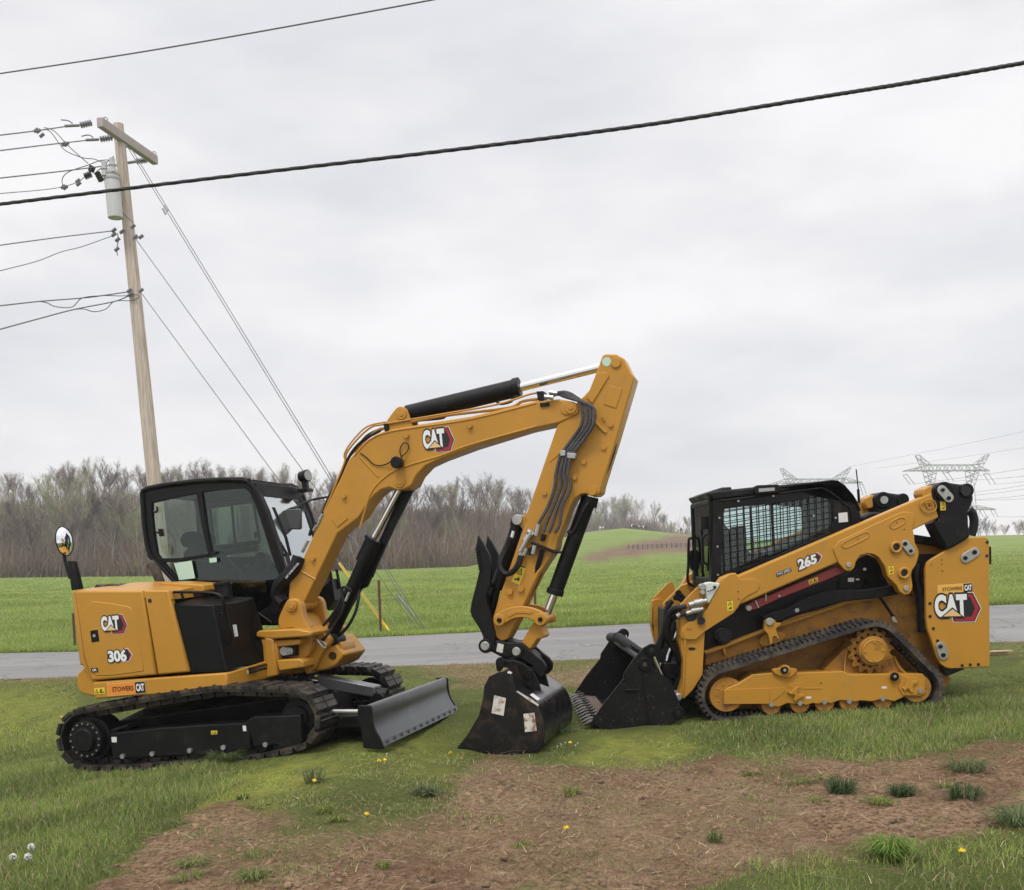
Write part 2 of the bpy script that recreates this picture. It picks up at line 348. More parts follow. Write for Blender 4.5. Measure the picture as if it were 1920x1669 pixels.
# ---- what grows where: traced areas of the lawn, carried to the ground by distance and bearing once
CELL=8; GW=2300//CELL; GH=900//CELL; GX0=-190; GY0=1000
def raster(polys,blur=9):
    yy,xx=np.mgrid[0:GH,0:GW]; X=GX0+xx*CELL; Yv=GY0+yy*CELL; A=np.zeros((GH,GW))
    for val,P in polys:
        ins=np.zeros((GH,GW),bool); n=len(P)
        for i in range(n):
            x0,y0=P[i];x1,y1=P[(i+1)%n]
            if y0==y1: continue
            c=((y0<=Yv)!=(y1<=Yv)); ins^= c&(X<(Yv-y0)/(y1-y0)*(x1-x0)+x0)
        A[ins]=val
    for _ in range(blur): A=(A+np.roll(A,1,0)+np.roll(A,-1,0)+np.roll(A,1,1)+np.roll(A,-1,1))/5
    return A
def sample(A,x,y,z,warp=1):
    px,py=project(np.stack([x,y,z],-1))
    if warp:
        w=np.clip(180/np.maximum(y,3),4,40)*warp
        px=px+(fbm(x,y,.6,4,21)-.5)*w*6; py=py+(fbm(x,y,.6,4,31)-.5)*w*3.2
    u=np.clip((px-GX0)/CELL,0,GW-1.01); v=np.clip((py-GY0)/CELL,0,GH-1.01); i=v.astype(int); j=u.astype(int); a=v-i;b=u-j
    return (A[i,j]*(1-b)+A[i,j+1]*b)*(1-a)+(A[i+1,j]*(1-b)+A[i+1,j+1]*b)*a
# grass: 1 full lawn .. 0 bare earth
GRA=raster([(1,[(-300,900),(2300,900),(2300,2000),(-300,2000)]),
 (.12,[(120,1700),(215,1618),(350,1545),(440,1500),(640,1455),(860,1440),(940,1400),(1290,1410),(1500,1425),(1700,1415),(1950,1400),(2300,1390),(2300,2000),(0,2000)]),
 (.64,[(440,1500),(560,1430),(860,1415),(880,1450),(820,1540),(640,1560),(520,1530)]),
 (.5,[(480,1540),(700,1500),(800,1560),(640,1600),(480,1590)]),
 (.30,[(330,1560),(450,1540),(620,1600),(560,1669),(400,1640)]),
 (.75,[(860,1395),(1080,1380),(1290,1370),(1290,1420),(1080,1450),(900,1420)]),
 (.62,[(1340,1669),(1400,1610),(1560,1585),(1700,1610),(1860,1560),(2300,1530),(2300,2000),(1300,2000)]),
 (.30,[(980,1640),(1100,1620),(1200,1640),(1180,1700),(960,1700)]),
 (.22,[(735,1246),(860,1240),(1250,1226),(1250,1280),(1130,1330),(1010,1300),(860,1290),(760,1268)]),
 (.25,[(-300,1272),(170,1270),(170,1290),(-300,1298)]),
 (.35,[(1850,1205),(2300,1195),(2300,1225),(1850,1235)]),
 (.85,[(860,1300),(1080,1290),(1110,1340),(1080,1375),(870,1380)])])
MOS=raster([(1,[(640,1418),(520,1432),(440,1470),(385,1510),(430,1520),(520,1485),(620,1445)]),(.8,[(1050,1390),(1290,1375),(1280,1425),(1100,1440)]),(.5,[(560,1400),(880,1400),(860,1440),(600,1440)]),(.55,[(-300,1295),(150,1290),(130,1400),(-300,1400)]),(.5,[(700,1370),(900,1370),(900,1400),(700,1400)])])
DRY=raster([(1,[(735,1246),(860,1240),(1250,1226),(1250,1280),(1130,1330),(1010,1300),(860,1290),(760,1268)]),(1,[(-300,1272),(170,1270),(170,1290),(-300,1298)]),(.6,[(840,1440),(1300,1440),(1500,1500),(1500,1620),(1000,1640),(700,1600),(840,1500)]),(.9,[(1380,1440),(1500,1460),(1480,1500),(1360,1490)]),(.6,[(440,1500),(860,1415),(1100,1410),(900,1530),(600,1600)]),(.8,[(1850,1205),(2300,1195),(2300,1225),(1850,1235)])])
TALL=raster([(1,[(-300,1430),(200,1450),(420,1430),(440,1500),(350,1545),(215,1618),(120,1700),(-300,1900)]),(1,[(1290,1360),(1480,1345),(1780,1320),(2300,1290),(2300,1400),(1920,1412),(1640,1425),(1450,1425),(1300,1400)]),(.6,[(1340,1669),(1400,1610),(1560,1585),(1700,1610),(1860,1560),(2300,1530),(2300,2000),(1300,2000)]),(.5,[(-300,1300),(150,1300),(120,1440),(-300,1430)])])
PLO=raster([(1,[(1075,1046),(1130,1033),(1180,1020),(1240,1009),(1290,1004),(1330,1006),(1330,1034),(1250,1034),(1180,1044),(1110,1052)])],1)
def axis(segs):
    o=[]
    for a,b,s in segs: o+=list(np.arange(a,b,s))
    o.append(segs[-1][1]); return np.array(o)
xs=axis([(-420,-120,12),(-120,-40,4),(-40,-12,1),(-12,-6,.2),(-6,7,.045),(7,13,.2),(13,40,1),(40,120,4),(120,420,12)])
ys=axis([(-6,2,1),(2,4.2,.2),(4.2,9.5,.04),(9.5,15.9,.09),(15.9,16.0,.05),(16.0,22,.35),(22,40,.8),(40,130,2),(130,420,4.5),(420,900,30)])
XX,YY=np.meshgrid(xs,ys); X=XX.ravel(); Yg=YY.ravel(); Zg=height(X,Yg)
gr=np.clip(sample(GRA,X,Yg,Zg),0,1); road_in=(Yg>15.8)&(Yg<21.2)
rough=np.where((Yg<16)&(Yg>2),1,0)*(1-.55*gr)
Zg=Zg+rough*((fbm(X,Yg,.42,4,3)-.5)*.095+(fbm(X,Yg,.16,3,9)-.5)*.11*np.clip(fbm(X,Yg,1.1,2,12)*2-.5,.15,1))-np.where(road_in,.05,0)
mos=sample(MOS,X,Yg,Zg); dry=sample(DRY,X,Yg,Zg)
RD=ridge_d(X/np.maximum(Yg,1)); ed=np.clip(1-np.abs(Yg-15.75)/.45,0,1)+np.clip(1-np.abs(Yg-21.2)/.35,0,1); dry=np.maximum(dry,np.clip(ed,0,1)); gr=gr*(1-.75*np.clip(ed,0,1)*fbm(X,Yg,.6,3,44)*1.5); gr=np.clip(gr,0,1); plo=sample(PLO,X,Yg,Zg,0)*((Yg>70)&(Yg<RD+4)); gr=np.where(Yg>21,1-plo,gr)
wood=sstep((Yg-RD-6-fbm(X,Yg,12,2,4)*10)/8)*(X/np.maximum(Yg,1)<.19); gr=gr*(1-wood)
nx,ny=len(xs),len(ys); me=bpy.data.meshes.new('ground')
me.vertices.add(nx*ny); me.vertices.foreach_set('co',np.stack([X,Yg,Zg],-1).ravel())
i=np.arange((ny-1)*(nx-1)); r=i//(nx-1); c=i%(nx-1); a=r*nx+c; F4=np.stack([a,a+1,a+nx+1,a+nx],-1)
me.loops.add(F4.size); me.loops.foreach_set('vertex_index',F4.ravel()); me.polygons.add(len(F4)); me.polygons.foreach_set('loop_start',np.arange(len(F4))*4); me.update(); me.validate(); me.shade_smooth()
for nm,v in (('grass',gr),('moss',mos),('dry',dry),('wood',wood),('bank',plo)): at=me.attributes.new(nm,'FLOAT','POINT'); at.data.foreach_set('value',v.astype(np.float32))
go=bpy.data.objects.new('ground',me); COL.objects.link(go); tag(go,kind='structure')
def nodes(name):
    m=bpy.data.materials.new(name); m.use_nodes=True; t=m.node_tree; return m,t.nodes,t.links,t.nodes['Principled BSDF']
class NG:
    def __init__(s,n,l): s.n=n;s.l=l; s.pos=n.new('ShaderNodeNewGeometry').outputs['Position']
    def attr(s,a): x=s.n.new('ShaderNodeAttribute'); x.attribute_name=a; return x.outputs['Fac']
    def noise(s,sc,det=5,ro=.6,vec=None,st=None):
        v=vec or s.pos
        if st: mpp=s.n.new('ShaderNodeMapping'); mpp.inputs['Scale'].default_value=st; s.l.new(v,mpp.inputs[0]); v=mpp.outputs[0]
        x=s.n.new('ShaderNodeTexNoise'); x.inputs['Scale'].default_value=sc; x.inputs['Detail'].default_value=det; x.inputs['Roughness'].default_value=ro; s.l.new(v,x.inputs['Vector']); return x.outputs['Fac']
    def rng(s,v,a,b,c=0,d=1): x=s.n.new('ShaderNodeMapRange'); x.inputs[1].default_value=a;x.inputs[2].default_value=b;x.inputs[3].default_value=c;x.inputs[4].default_value=d; s.l.new(v,x.inputs[0]); return x.outputs[0]
    def mix(s,f,a,b,mode='MIX'):
        x=s.n.new('ShaderNodeMix'); x.data_type='RGBA'; x.blend_type=mode
        for k,v in ((0,f),(6,a),(7,b)):
            if isinstance(v,tuple): x.inputs[k].default_value=(*v,1)
            elif isinstance(v,(int,float)): x.inputs[k].default_value=v
            else: s.l.new(v,x.inputs[k])
        return x.outputs[2]
    def math(s,op,a,b):
        x=s.n.new('ShaderNodeMath'); x.operation=op; x.use_clamp=False
        for k,v in ((0,a),(1,b)):
            if isinstance(v,(int,float)): x.inputs[k].default_value=v
            else: s.l.new(v,x.inputs[k])
        return x.outputs[0]
    def bump(s,h,st,dist,nrm=None):
        x=s.n.new('ShaderNodeBump'); x.inputs['Strength'].default_value=st; x.inputs['Distance'].default_value=dist; s.l.new(h,x.inputs['Height'])
        if nrm: s.l.new(nrm,x.inputs['Normal'])
        return x.outputs[0]
m,n_,l_,p_=nodes('ground'); g=NG(n_,l_)
e1=g.noise(1.3,9,.72); e2=g.noise(30,6,.7); e3=g.noise(130,3,.6); st=g.noise(38,4,.75,st=(1,2.6,1))
earth=g.mix(g.rng(e1,.40,.60),(.26,.158,.092),(.50,.33,.205)); earth=g.mix(g.rng(e2,.42,.62),earth,(.145,.088,.052)); earth=g.mix(g.rng(e3,.55,.75,0,.55),earth,(.62,.45,.30))
straw=g.mix(g.rng(st,.4,.65),(.25,.165,.095),(.56,.43,.26)); col=g.mix(g.math('MULTIPLY',g.attr('dry'),g.rng(g.noise(4.5,6,.7),.36,.62)),earth,straw)
lawn=g.mix(g.rng(g.noise(.9,6,.65),.35,.65),(.14,.17,.045),(.235,.27,.07)); lawn=g.mix(g.rng(g.noise(60,3,.7,st=(1,1.8,1)),.35,.6),(.09,.105,.035),lawn)
# the far meadow: broad drifts of lighter and darker green
far=g.mix(g.rng(g.noise(.10,6,.6,st=(1,2.2,1)),.36,.64),(.165,.225,.042),(.25,.325,.072)); far=g.mix(g.rng(g.noise(1.6,6,.75,st=(1,1.8,1)),.42,.7,0,.75),far,(.10,.145,.04)); far=g.mix(g.rng(g.noise(14,4,.8),.5,.8,0,.5),far,(.30,.34,.13))
sp=n_.new('ShaderNodeSeparateXYZ'); l_.new(g.pos,sp.inputs[0]); lawn=g.mix(g.rng(sp.outputs[1],17,20),lawn,far)
moss=g.mix(g.rng(g.noise(8,5,.7),.35,.65),(.27,.29,.06),(.44,.45,.095)); lawn=g.mix(g.math('MULTIPLY',g.attr('moss'),g.rng(g.noise(3,5,.7),.3,.5)),lawn,moss)
thr=g.rng(g.math('SUBTRACT',g.attr('grass'),g.math('MULTIPLY',g.noise(11,7,.75),.9)),-.25,.12)
col=g.mix(thr,col,lawn); col=g.mix(g.attr('wood'),col,g.mix(g.rng(g.noise(.25,5,.6),.4,.6),(.16,.125,.09),(.185,.19,.08)))
col=g.mix(g.math('MULTIPLY',g.attr('bank'),g.rng(g.noise(.35,5,.7),.25,.5,.55,1)),col,g.mix(g.rng(g.noise(.6,5,.7),.35,.65),(.095,.06,.038),(.21,.145,.095)))
l_.new(col,p_.inputs['Base Color']); p_.inputs['Roughness'].default_value=.95; p_.inputs['Specular IOR Level'].default_value=.12
l_.new(g.bump(g.noise(120,4,.7),.9,.02,g.bump(g.noise(26,5,.7),1,.06)),p_.inputs['Normal']); me.materials.append(m)
# ---- road
def road_edge(x,near): return (YA if near else YB)+ (vnoise(x,0*x,1.3,50+near)-.5)*.16+(vnoise(x,0*x,.25,60+near)-.5)*.07
rx=axis([(-400,-60,10),(-60,-14,1.5),(-14,14,.12),(14,60,1.5),(60,400,10)]); vs=[];fs=[]; K=7
for x in rx:
    e0,e1_=road_edge(np.array([x]),1)[0],road_edge(np.array([x]),0)[0]
    for k in range(K):
        t=k/(K-1); y=e0+(e1_-e0)*t; z=float(height(x,min(max(y,YA),YB)))+.012+.05*math.sin(math.pi*t)
        if k in (0,K-1): z-=.03
        vs.append((x,y,z))
for i_ in range(len(rx)-1):
    for k in range(K-1): a=i_*K+k; fs.append((a,a+K,a+K+1,a+1))
rm=bpy.data.meshes.new('road'); rm.from_pydata(vs,[],fs); rm.shade_smooth(); ro=bpy.data.objects.new('road',rm); COL.objects.link(ro); tag(ro,kind='structure')
m,n_,l_,p_=nodes('asphalt'); g=NG(n_,l_)
c=g.mix(g.rng(g.noise(.7,5,.6,st=(.25,2.5,1)),.35,.65),(.20,.193,.19),(.275,.265,.262)); c=g.mix(g.rng(g.noise(90,3,.8),.35,.7,0,.55),c,(.11,.105,.105)); c=g.mix(g.rng(g.noise(60,3,.8),.62,.75,0,.6),c,(.40,.38,.36))
ck=n_.new('ShaderNodeTexVoronoi'); ck.feature='DISTANCE_TO_EDGE'; ck.inputs['Scale'].default_value=.55; wv_=n_.new('ShaderNodeVectorMath'); wv_.operation='ADD'; nz=n_.new('ShaderNodeTexNoise'); nz.inputs['Scale'].default_value=2.5; nz.inputs['Detail'].default_value=6; l_.new(g.pos,nz.inputs['Vector']); l_.new(g.pos,wv_.inputs[0]); l_.new(nz.outputs['Color'],wv_.inputs[1]); l_.new(wv_.outputs[0],ck.inputs['Vector'])
c=g.mix(g.rng(ck.outputs['Distance'],.004,.014,.55,0),c,(.07,.066,.064)); c=g.mix(g.rng(g.noise(.35,4,.6,st=(.5,3,1)),.52,.62,0,.35),c,(.15,.145,.145))
l_.new(c,p_.inputs['Base Color']); p_.inputs['Roughness'].default_value=.85; l_.new(g.bump(g.noise(150,2,.6),.5,.006),p_.inputs['Normal']); rm.materials.append(m)
# ---- blades of grass, all as one sheet of stuff
def blades(name,x,y,h,w,col,lean,flat=0,mat_=None,hz_=None):
    n=len(x); z=height(x,y)
    if flat==0: z=z-.012
    ang=RNG.random(n)*2*np.pi; la=RNG.random(n)*2*np.pi; ln=lean*(.25+RNG.random(n))
    dx,dy=np.cos(ang)*w/2,np.sin(ang)*w/2
    V=np.empty((n,5,3)); lx,ly=np.cos(la)*ln*h,np.sin(la)*ln*h; hh=h*np.sqrt(np.clip(1-np.minimum(ln,.98)**2,.02,1)) if flat==0 else h*.08+.008
    zz=z if hz_ is None else z+hz_
    V[:,0]=np.stack([x-dx,y-dy,zz],-1);V[:,1]=np.stack([x+dx,y+dy,zz],-1)
    V[:,2]=np.stack([x+dx*.8+lx*.38,y+dy*.8+ly*.38,zz+hh*.6],-1);V[:,3]=np.stack([x-dx*.8+lx*.38,y-dy*.8+ly*.38,zz+hh*.6],-1)
    V[:,4]=np.stack([x+lx,y+ly,zz+hh],-1)
    b=np.arange(n)[:,None]*5; L=np.concatenate([b+[[0,1,2,3]],b+[[3,2,4]]],1).ravel()
    me=bpy.data.meshes.new(name); me.vertices.add(n*5); me.vertices.foreach_set('co',V.ravel()); me.loops.add(n*7); me.loops.foreach_set('vertex_index',L.astype(np.int32))
    me.polygons.add(n*2); ls=(np.arange(n)[:,None]*7+np.array([[0,4]])).ravel(); me.polygons.foreach_set('loop_start',ls.astype(np.int32)); me.update()
    at=me.attributes.new('col','FLOAT_COLOR','POINT'); C=np.ones((n,5,4)); C[:,:,:3]=col[:,None,:]; at.data.foreach_set('color',C.astype(np.float32).ravel())
    me.materials.append(mat_); o=bpy.data.objects.new(name,me); COL.objects.link(o); tag(o,kind='stuff'); return o
m,n_,l_,p_=nodes('grass_blade'); at=n_.new('ShaderNodeAttribute'); at.attribute_name='col'; l_.new(at.outputs['Color'],p_.inputs['Base Color']); p_.inputs['Roughness'].default_value=.55; p_.inputs['Specular IOR Level'].default_value=.3
tr=n_.new('ShaderNodeBsdfTranslucent'); l_.new(at.outputs['Color'],tr.inputs[0]); mxs=n_.new('ShaderNodeMixShader'); mxs.inputs[0].default_value=.3; l_.new(p_.outputs[0],mxs.inputs[1]); l_.new(tr.outputs[0],mxs.inputs[2]); l_.new(mxs.outputs[0],n_['Material Output'].inputs[0]); BLM=m
def scatter(n,y0,y1,spread,pw=1.0):
    y=y0+(y1-y0)*RNG.random(n)**pw; x=(RNG.random(n)*2-1)*(y*spread+.8); return x,y
def colmix(n,a,b,t): a=np.array(a);b=np.array(b); return a+(b-a)*t[:,None]
GA,GB,GC,GD=(.105,.15,.038),(.36,.44,.12),(.56,.58,.12),(.46,.37,.215)
x,y=scatter(520000,4.2,15.9,.56,.85); z=height(x,y)
gg=sample(GRA,x,y,z); tl=sample(TALL,x,y,z); ms=sample(MOS,x,y,z); dr=sample(DRY,x,y,z)
cl_=.55*fbm(x,y,.30,3,70)+.45*fbm(x,y,.10,2,75); keep=RNG.random(len(x))<np.clip((gg*1.35-.19+ (cl_-.5)*2.9*(1.1-gg)),0.0,1)
x,y,gg,tl,ms,dr=(v[keep] for v in (x,y,gg,tl,ms,dr)); n=len(x); t=np.clip(fbm(x,y,.8,3,80)*1.3-.2+RNG.normal(0,.22,n),0,1); col=colmix(n,GA,GB,t)
yl=(RNG.random(n)<ms*.75); col[yl]=colmix(yl.sum(),GB,GC,RNG.random(yl.sum())); dd=RNG.random(n)<.13+.25*dr; col[dd]=np.array(GD)*(.5+.7*RNG.random(dd.sum()))[:,None]
clump=fbm(x,y,.35,2,90); h=(.018+.028*clump+tl*(.038+.080*clump))*(.55+.75*RNG.random(n))*np.where(ms>.4,.6,1); h*=.75
blades('lawn_grass',x,y,h,np.clip(.0028+y*.00034,.003,.009),col,.75,mat_=BLM)
# dry clippings on the bare earth
x,y=scatter(330000,4.2,15.9,.56,.8); z=height(x,y); gg=sample(GRA,x,y,z); dr=sample(DRY,x,y,z)
keep=RNG.random(len(x))<np.clip((.85-gg)*(.15+dr)*(.2+1.6*fbm(x,y,.35,3,110)),0,1); x,y=x[keep],y[keep]; n=len(x)
col=np.array(GD)*(.3+1.0*RNG.random(n)**1.6)[:,None]; col[:,2]*=.95
blades('dry_clippings',x,y,.025+.07*RNG.random(n)**2,np.full(n,.0016)+.00026*y,col,1.0,flat=1,mat_=BLM,hz_=.012)
x,y=scatter(5200,4.3,12,.56,.8); z=height(x,y); gg=sample(GRA,x,y,z); k=RNG.random(len(x))<np.clip(.95-gg,.05,1); x,y=x[k],y[k]; n=len(x)
blades('dead_stalks',x,y,.07+.13*RNG.random(n),np.full(n,.0042),np.array((.60,.47,.29))*(.55+.6*RNG.random(n))[:,None],1.0,flat=1,mat_=BLM,hz_=.03)
# earth crumbs
x,y=scatter(30000,4.3,10,.56); z=height(x,y); gg=sample(GRA,x,y,z); k=(gg<.35)&(RNG.random(len(x))<fbm(x,y,.5,3,120)**2*1.8); x,y=x[k],y[k]; z=height(x,y)
s=.003+.019*RNG.random(len(x))**6; a6=np.arange(6)*np.pi/3
base=np.concatenate([np.stack([np.cos(a6),np.sin(a6),a6*0-.15],-1),np.stack([.72*np.cos(a6+.4),.72*np.sin(a6+.4),a6*0+.42],-1),[[0,0,.62]]])
V=(base[None]*s[:,None,None]*(.7+.6*RNG.random((len(x),13,1)))+np.stack([x,y,z+.002+(fbm(x,y,.42,4,3)-.5)*.095*.9],-1)[:,None])
b=np.arange(len(x))[:,None]*13; T=[]
for k in range(6):
    k2=(k+1)%6; T+=[b+[[k,k2,6+k]],b+[[k2,6+k2,6+k]],b+[[6+k,6+k2,12]]]
T=np.concatenate(T,0)
cm=bpy.data.meshes.new('earth_crumbs'); cm.from_pydata([tuple(v) for v in V.reshape(-1,3)],[],[tuple(t) for t in T]); cm.materials.append(mat('earth',(.19,.12,.073),.95,var=.5,vscale=1.5,bump=.3)); o=bpy.data.objects.new('earth_crumbs',cm); COL.objects.link(o); tag(o,kind='stuff')
# meadow grass beyond the road
x,y=scatter(300000,21.0,125,.60,1.9); keep=(RNG.random(len(x))<np.clip(1.25-(y-30)/80,.15,1)); x,y=x[keep],y[keep]; n=len(x); t=np.clip(fbm(x,y,2.2,4,130)*1.5-.3+RNG.normal(0,.2,n),0,1)
col=colmix(n,(.18,.25,.05),(.40,.49,.125),t); sd=RNG.random(n)<.05; col[sd]=(.46,.48,.24)
edge=np.exp(-(y-21)/.5); h=(.05+.09*fbm(x,y,1.5,3,140))*(.6+.7*RNG.random(n))*(1+.3*edge); blades('meadow_grass',x,y,h,.010+.0007*(y-20),col,.7,mat_=BLM)
# verge tufts hanging over the road edges
# ---- countable tufts
def tuft(px,py,hh,r,nb,ca,cb,label,name='grass_tuft',cat='grass tuft',Yd=None):
    # stand on the ground where that ray meets it
    d=ray(px,py); y=4.
    for _ in range(60):
        X=d[0]/d[1]*y; zt=float(height(X,y)); y-= (d[2]/d[1]*y-zt)/( d[2]/d[1]) *.7
    X=d[0]/d[1]*y; zt=float(height(X,y)); n=nb
    a=RNG.random(n)*6.283; rr=r*np.sqrt(RNG.random(n))*.5; bx_=rr*np.cos(a); by_=rr*np.sin(a)*.8; ln=hh*(.5+.7*RNG.random(n)); out=(.25+.75*RNG.random(n))*r*1.2; aa=a+RNG.normal(0,.5,n)
    w=.0026; vs=[];fs=[]
    for k in range(n):
        t=Vector((math.cos(aa[k]+1.57)*w,math.sin(aa[k]+1.57)*w,0)); p=Vector((bx_[k],by_[k],-.01)); o_=Vector((math.cos(aa[k])*out[k],math.sin(aa[k])*out[k],0)); b=len(vs)
        q=p+o_*.35+Vector((0,0,ln[k]*.7)); e=p+o_+Vector((0,0,ln[k]*(.95-.4*out[k]/r)))
        vs+=[p-t,p+t,q+t*.8,q-t*.8,e]; fs+=[(b,b+1,b+2,b+3),(b+3,b+2,b+4)]
    me=bpy.data.meshes.new(name); me.from_pydata([tuple(v) for v in vs],[],fs); at=me.attributes.new('col','FLOAT_COLOR','POINT'); C=np.ones((n,5,4)); tt=RNG.random(n); C[:,:,:3]=colmix(n,ca,cb,tt)[:,None]; at.data.foreach_set('color',C.astype(np.float32).ravel()); me.materials.append(BLM)
    o=bpy.data.objects.new(name,me); COL.objects.link(o); o.location=(X,y,zt); return tag(o,label,cat,'grass tufts on the bare earth')
DG,LG=(.03,.06,.018),(.09,.15,.045)
tuft(1578,1490,.13,.13,260,DG,LG,'round dark green grass tuft on bare earth, leftmost of three in a row')
tuft(1690,1492,.10,.11,200,DG,LG,'low dark green grass tuft on bare earth, middle of three in a row')
tuft(1808,1500,.12,.14,240,DG,LG,'spreading dark green grass tuft on bare earth, rightmost of three in a row')
tuft(1812,1445,.10,.18,200,(.06,.09,.03),(.17,.22,.08),'flattened pale green grass tuft just below the right lawn')
tuft(1668,1605,.13,.14,320,(.11,.19,.03),(.24,.36,.07),'bright yellow green grass tuft near the bottom right')
tuft(800,1488,.07,.12,200,(.05,.08,.03),(.13,.17,.06),'small grey green grass tuft in the sparse lawn below the dozer blade')
tuft(590,1468,.15,.12,90,(.09,.11,.05),(.22,.24,.11),'thin tall wispy grass tuft by the yellow moss strip')
tuft(425,1428,.14,.22,260,(.07,.11,.03),(.23,.28,.11),'pale seeding grass tuft against the lower edge of the excavator track')
tuft(1045,1375,.09,.2,300,(.04,.08,.02),(.11,.18,.05),'dark grass tuft between the two buckets')
tuft(1912,1545,.12,.2,240,(.05,.09,.03),(.2,.26,.1),'ragged grass tuft cut by the right edge of the picture')
rq=random.Random(5)
for k in range(20):
    px0=rq.choice([rq.uniform(250,1000),rq.uniform(900,1850)]); py0=rq.uniform(1480,1655) if px0<900 else rq.uniform(1450,1600); gq=rq.random()
    tuft(px0,py0,rq.uniform(.04,.09),rq.uniform(.06,.13),rq.randint(30,110),(.07+.05*gq,.10+.05*gq,.03),(.20+.1*gq,.25+.1*gq,.08),'small thin grass tuft scattered over the bare earth')
# dandelions
DANY=mat('dandelion_yellow',(.85,.62,.02),.6); STEM=mat('stem_green',(.13,.19,.05),.6); PUFF=mat('seed_head',(.72,.72,.66),.9)
def ground_at(px,py):
    d=ray(px,py); y=5.
    for _ in range(80):
        X=d[0]/d[1]*y; zt=float(height(X,y)); y-= (d[2]/d[1]*y-zt)/(d[2]/d[1])*.7
    return d[0]/d[1]*y,y,float(height(d[0]/d[1]*y,y))
def dandelion(px,py,puff,label,r=.016):
    X,y,z=ground_at(px,py); y0=y
    root=empty('seeding_dandelion' if puff else 'dandelion',loc=(X,y,z),label=label,cat='dandelion',group='seeding dandelions' if puff else 'yellow dandelions')
    hgt=.10 if puff else .05
    m=MB(); m.tube([(0,0,-.01),(.006,0,hgt*.5),(0,0,hgt)],.0025,5); m.build('stem',STEM,root)
    m=MB(); c=Vector((0,0,hgt))
    rg=random.Random(int(px))
    for k in range(90 if puff else 46):
        if puff: d=Vector((rg.gauss(0,1),rg.gauss(0,1),rg.gauss(0,1))).normalized()
        else: d=Vector((rg.gauss(0,1),rg.gauss(0,1),abs(rg.gauss(0,.5))+.15)).normalized()
        o=d.orthogonal().normalized(); o2=d.cross(o); w=.0035 if puff else .004; e=c+d*r*(1.05 if puff else 1.0)
        m.add([c+d*r*.15,e+o*w,e+o2*w,e-o*w,e-o2*w],[(0,1,2),(0,3,4),(1,2,3,4)])
    m.build('seed_head' if puff else 'flower_head',PUFF if puff else DANY,root)
for px,py,l in ((27,1640,'largest of three white dandelion clocks in the bottom left grass'),(55,1640,'right of three white dandelion clocks in the bottom left grass'),(61,1620,'smallest and uppermost of three white dandelion clocks in the bottom left grass')): dandelion(px,py,True,l,.020)
for px,py,l in ((845,1424,'yellow dandelion beside the tip of the excavator bucket'),(711,1440,'yellow dandelion in short grass below the dozer blade'),(590,1478,'yellow dandelion beside the thin wispy grass tuft'),(688,1543,'open yellow dandelion alone on the brown earth, lower centre'),(1069,1404,'yellow dandelion among white flowers right of the excavator bucket'),(1062,1570,'half closed yellow dandelion on bare earth at the bottom centre'),(1803,1615,'yellow dandelion in the bottom right grass'),(116,1352,'yellow dandelion left of the excavator track'),(722,1438,'smaller pale yellow dandelion next to the one below the dozer blade')): dandelion(px,py,False,l)
WF_=[(1052,1400),(1060,1397),(1079,1402),(1083,1398),(722,1434),(725,1418),(595,1452),(1045,1404)]
for px,py in WF_:
    X,y,z=ground_at(px,py); m=MB(); m.tube([(X,y,z-.01),(X,y,z+.02)],.001,4); m.tube([(X,y,z+.02),(X,y,z+.024)],.007,7); m.build('daisy',WHT,label='tiny white flower in the short grass of the lawn',cat='flower',group='tiny white flowers in the lawn')
# wood scraps behind the loader
m=MB(); X,y,z=ground_at(1870,1229); m.box((X-.22,y,z+.01),(X+.14,y+.12,z+.045)); m.add([(X-.1,y-.05,z+.045),(X+.2,y-.02,z+.05),(X+.2,y+.04,z+.05),(X-.1,y+.03,z+.045),(X-.1,y-.05,z+.06),(X+.2,y-.02,z+.065),(X+.2,y+.04,z+.065),(X-.1,y+.03,z+.06)],[(0,1,2,3),(4,5,6,7),(0,1,5,4),(1,2,6,5),(2,3,7,6),(3,0,4,7)]); m.build('board_offcut',mat('fresh_wood',(.52,.38,.24),.7,var=.2,vscale=12),label='pale broken board lying in the grass behind the loader',cat='board')
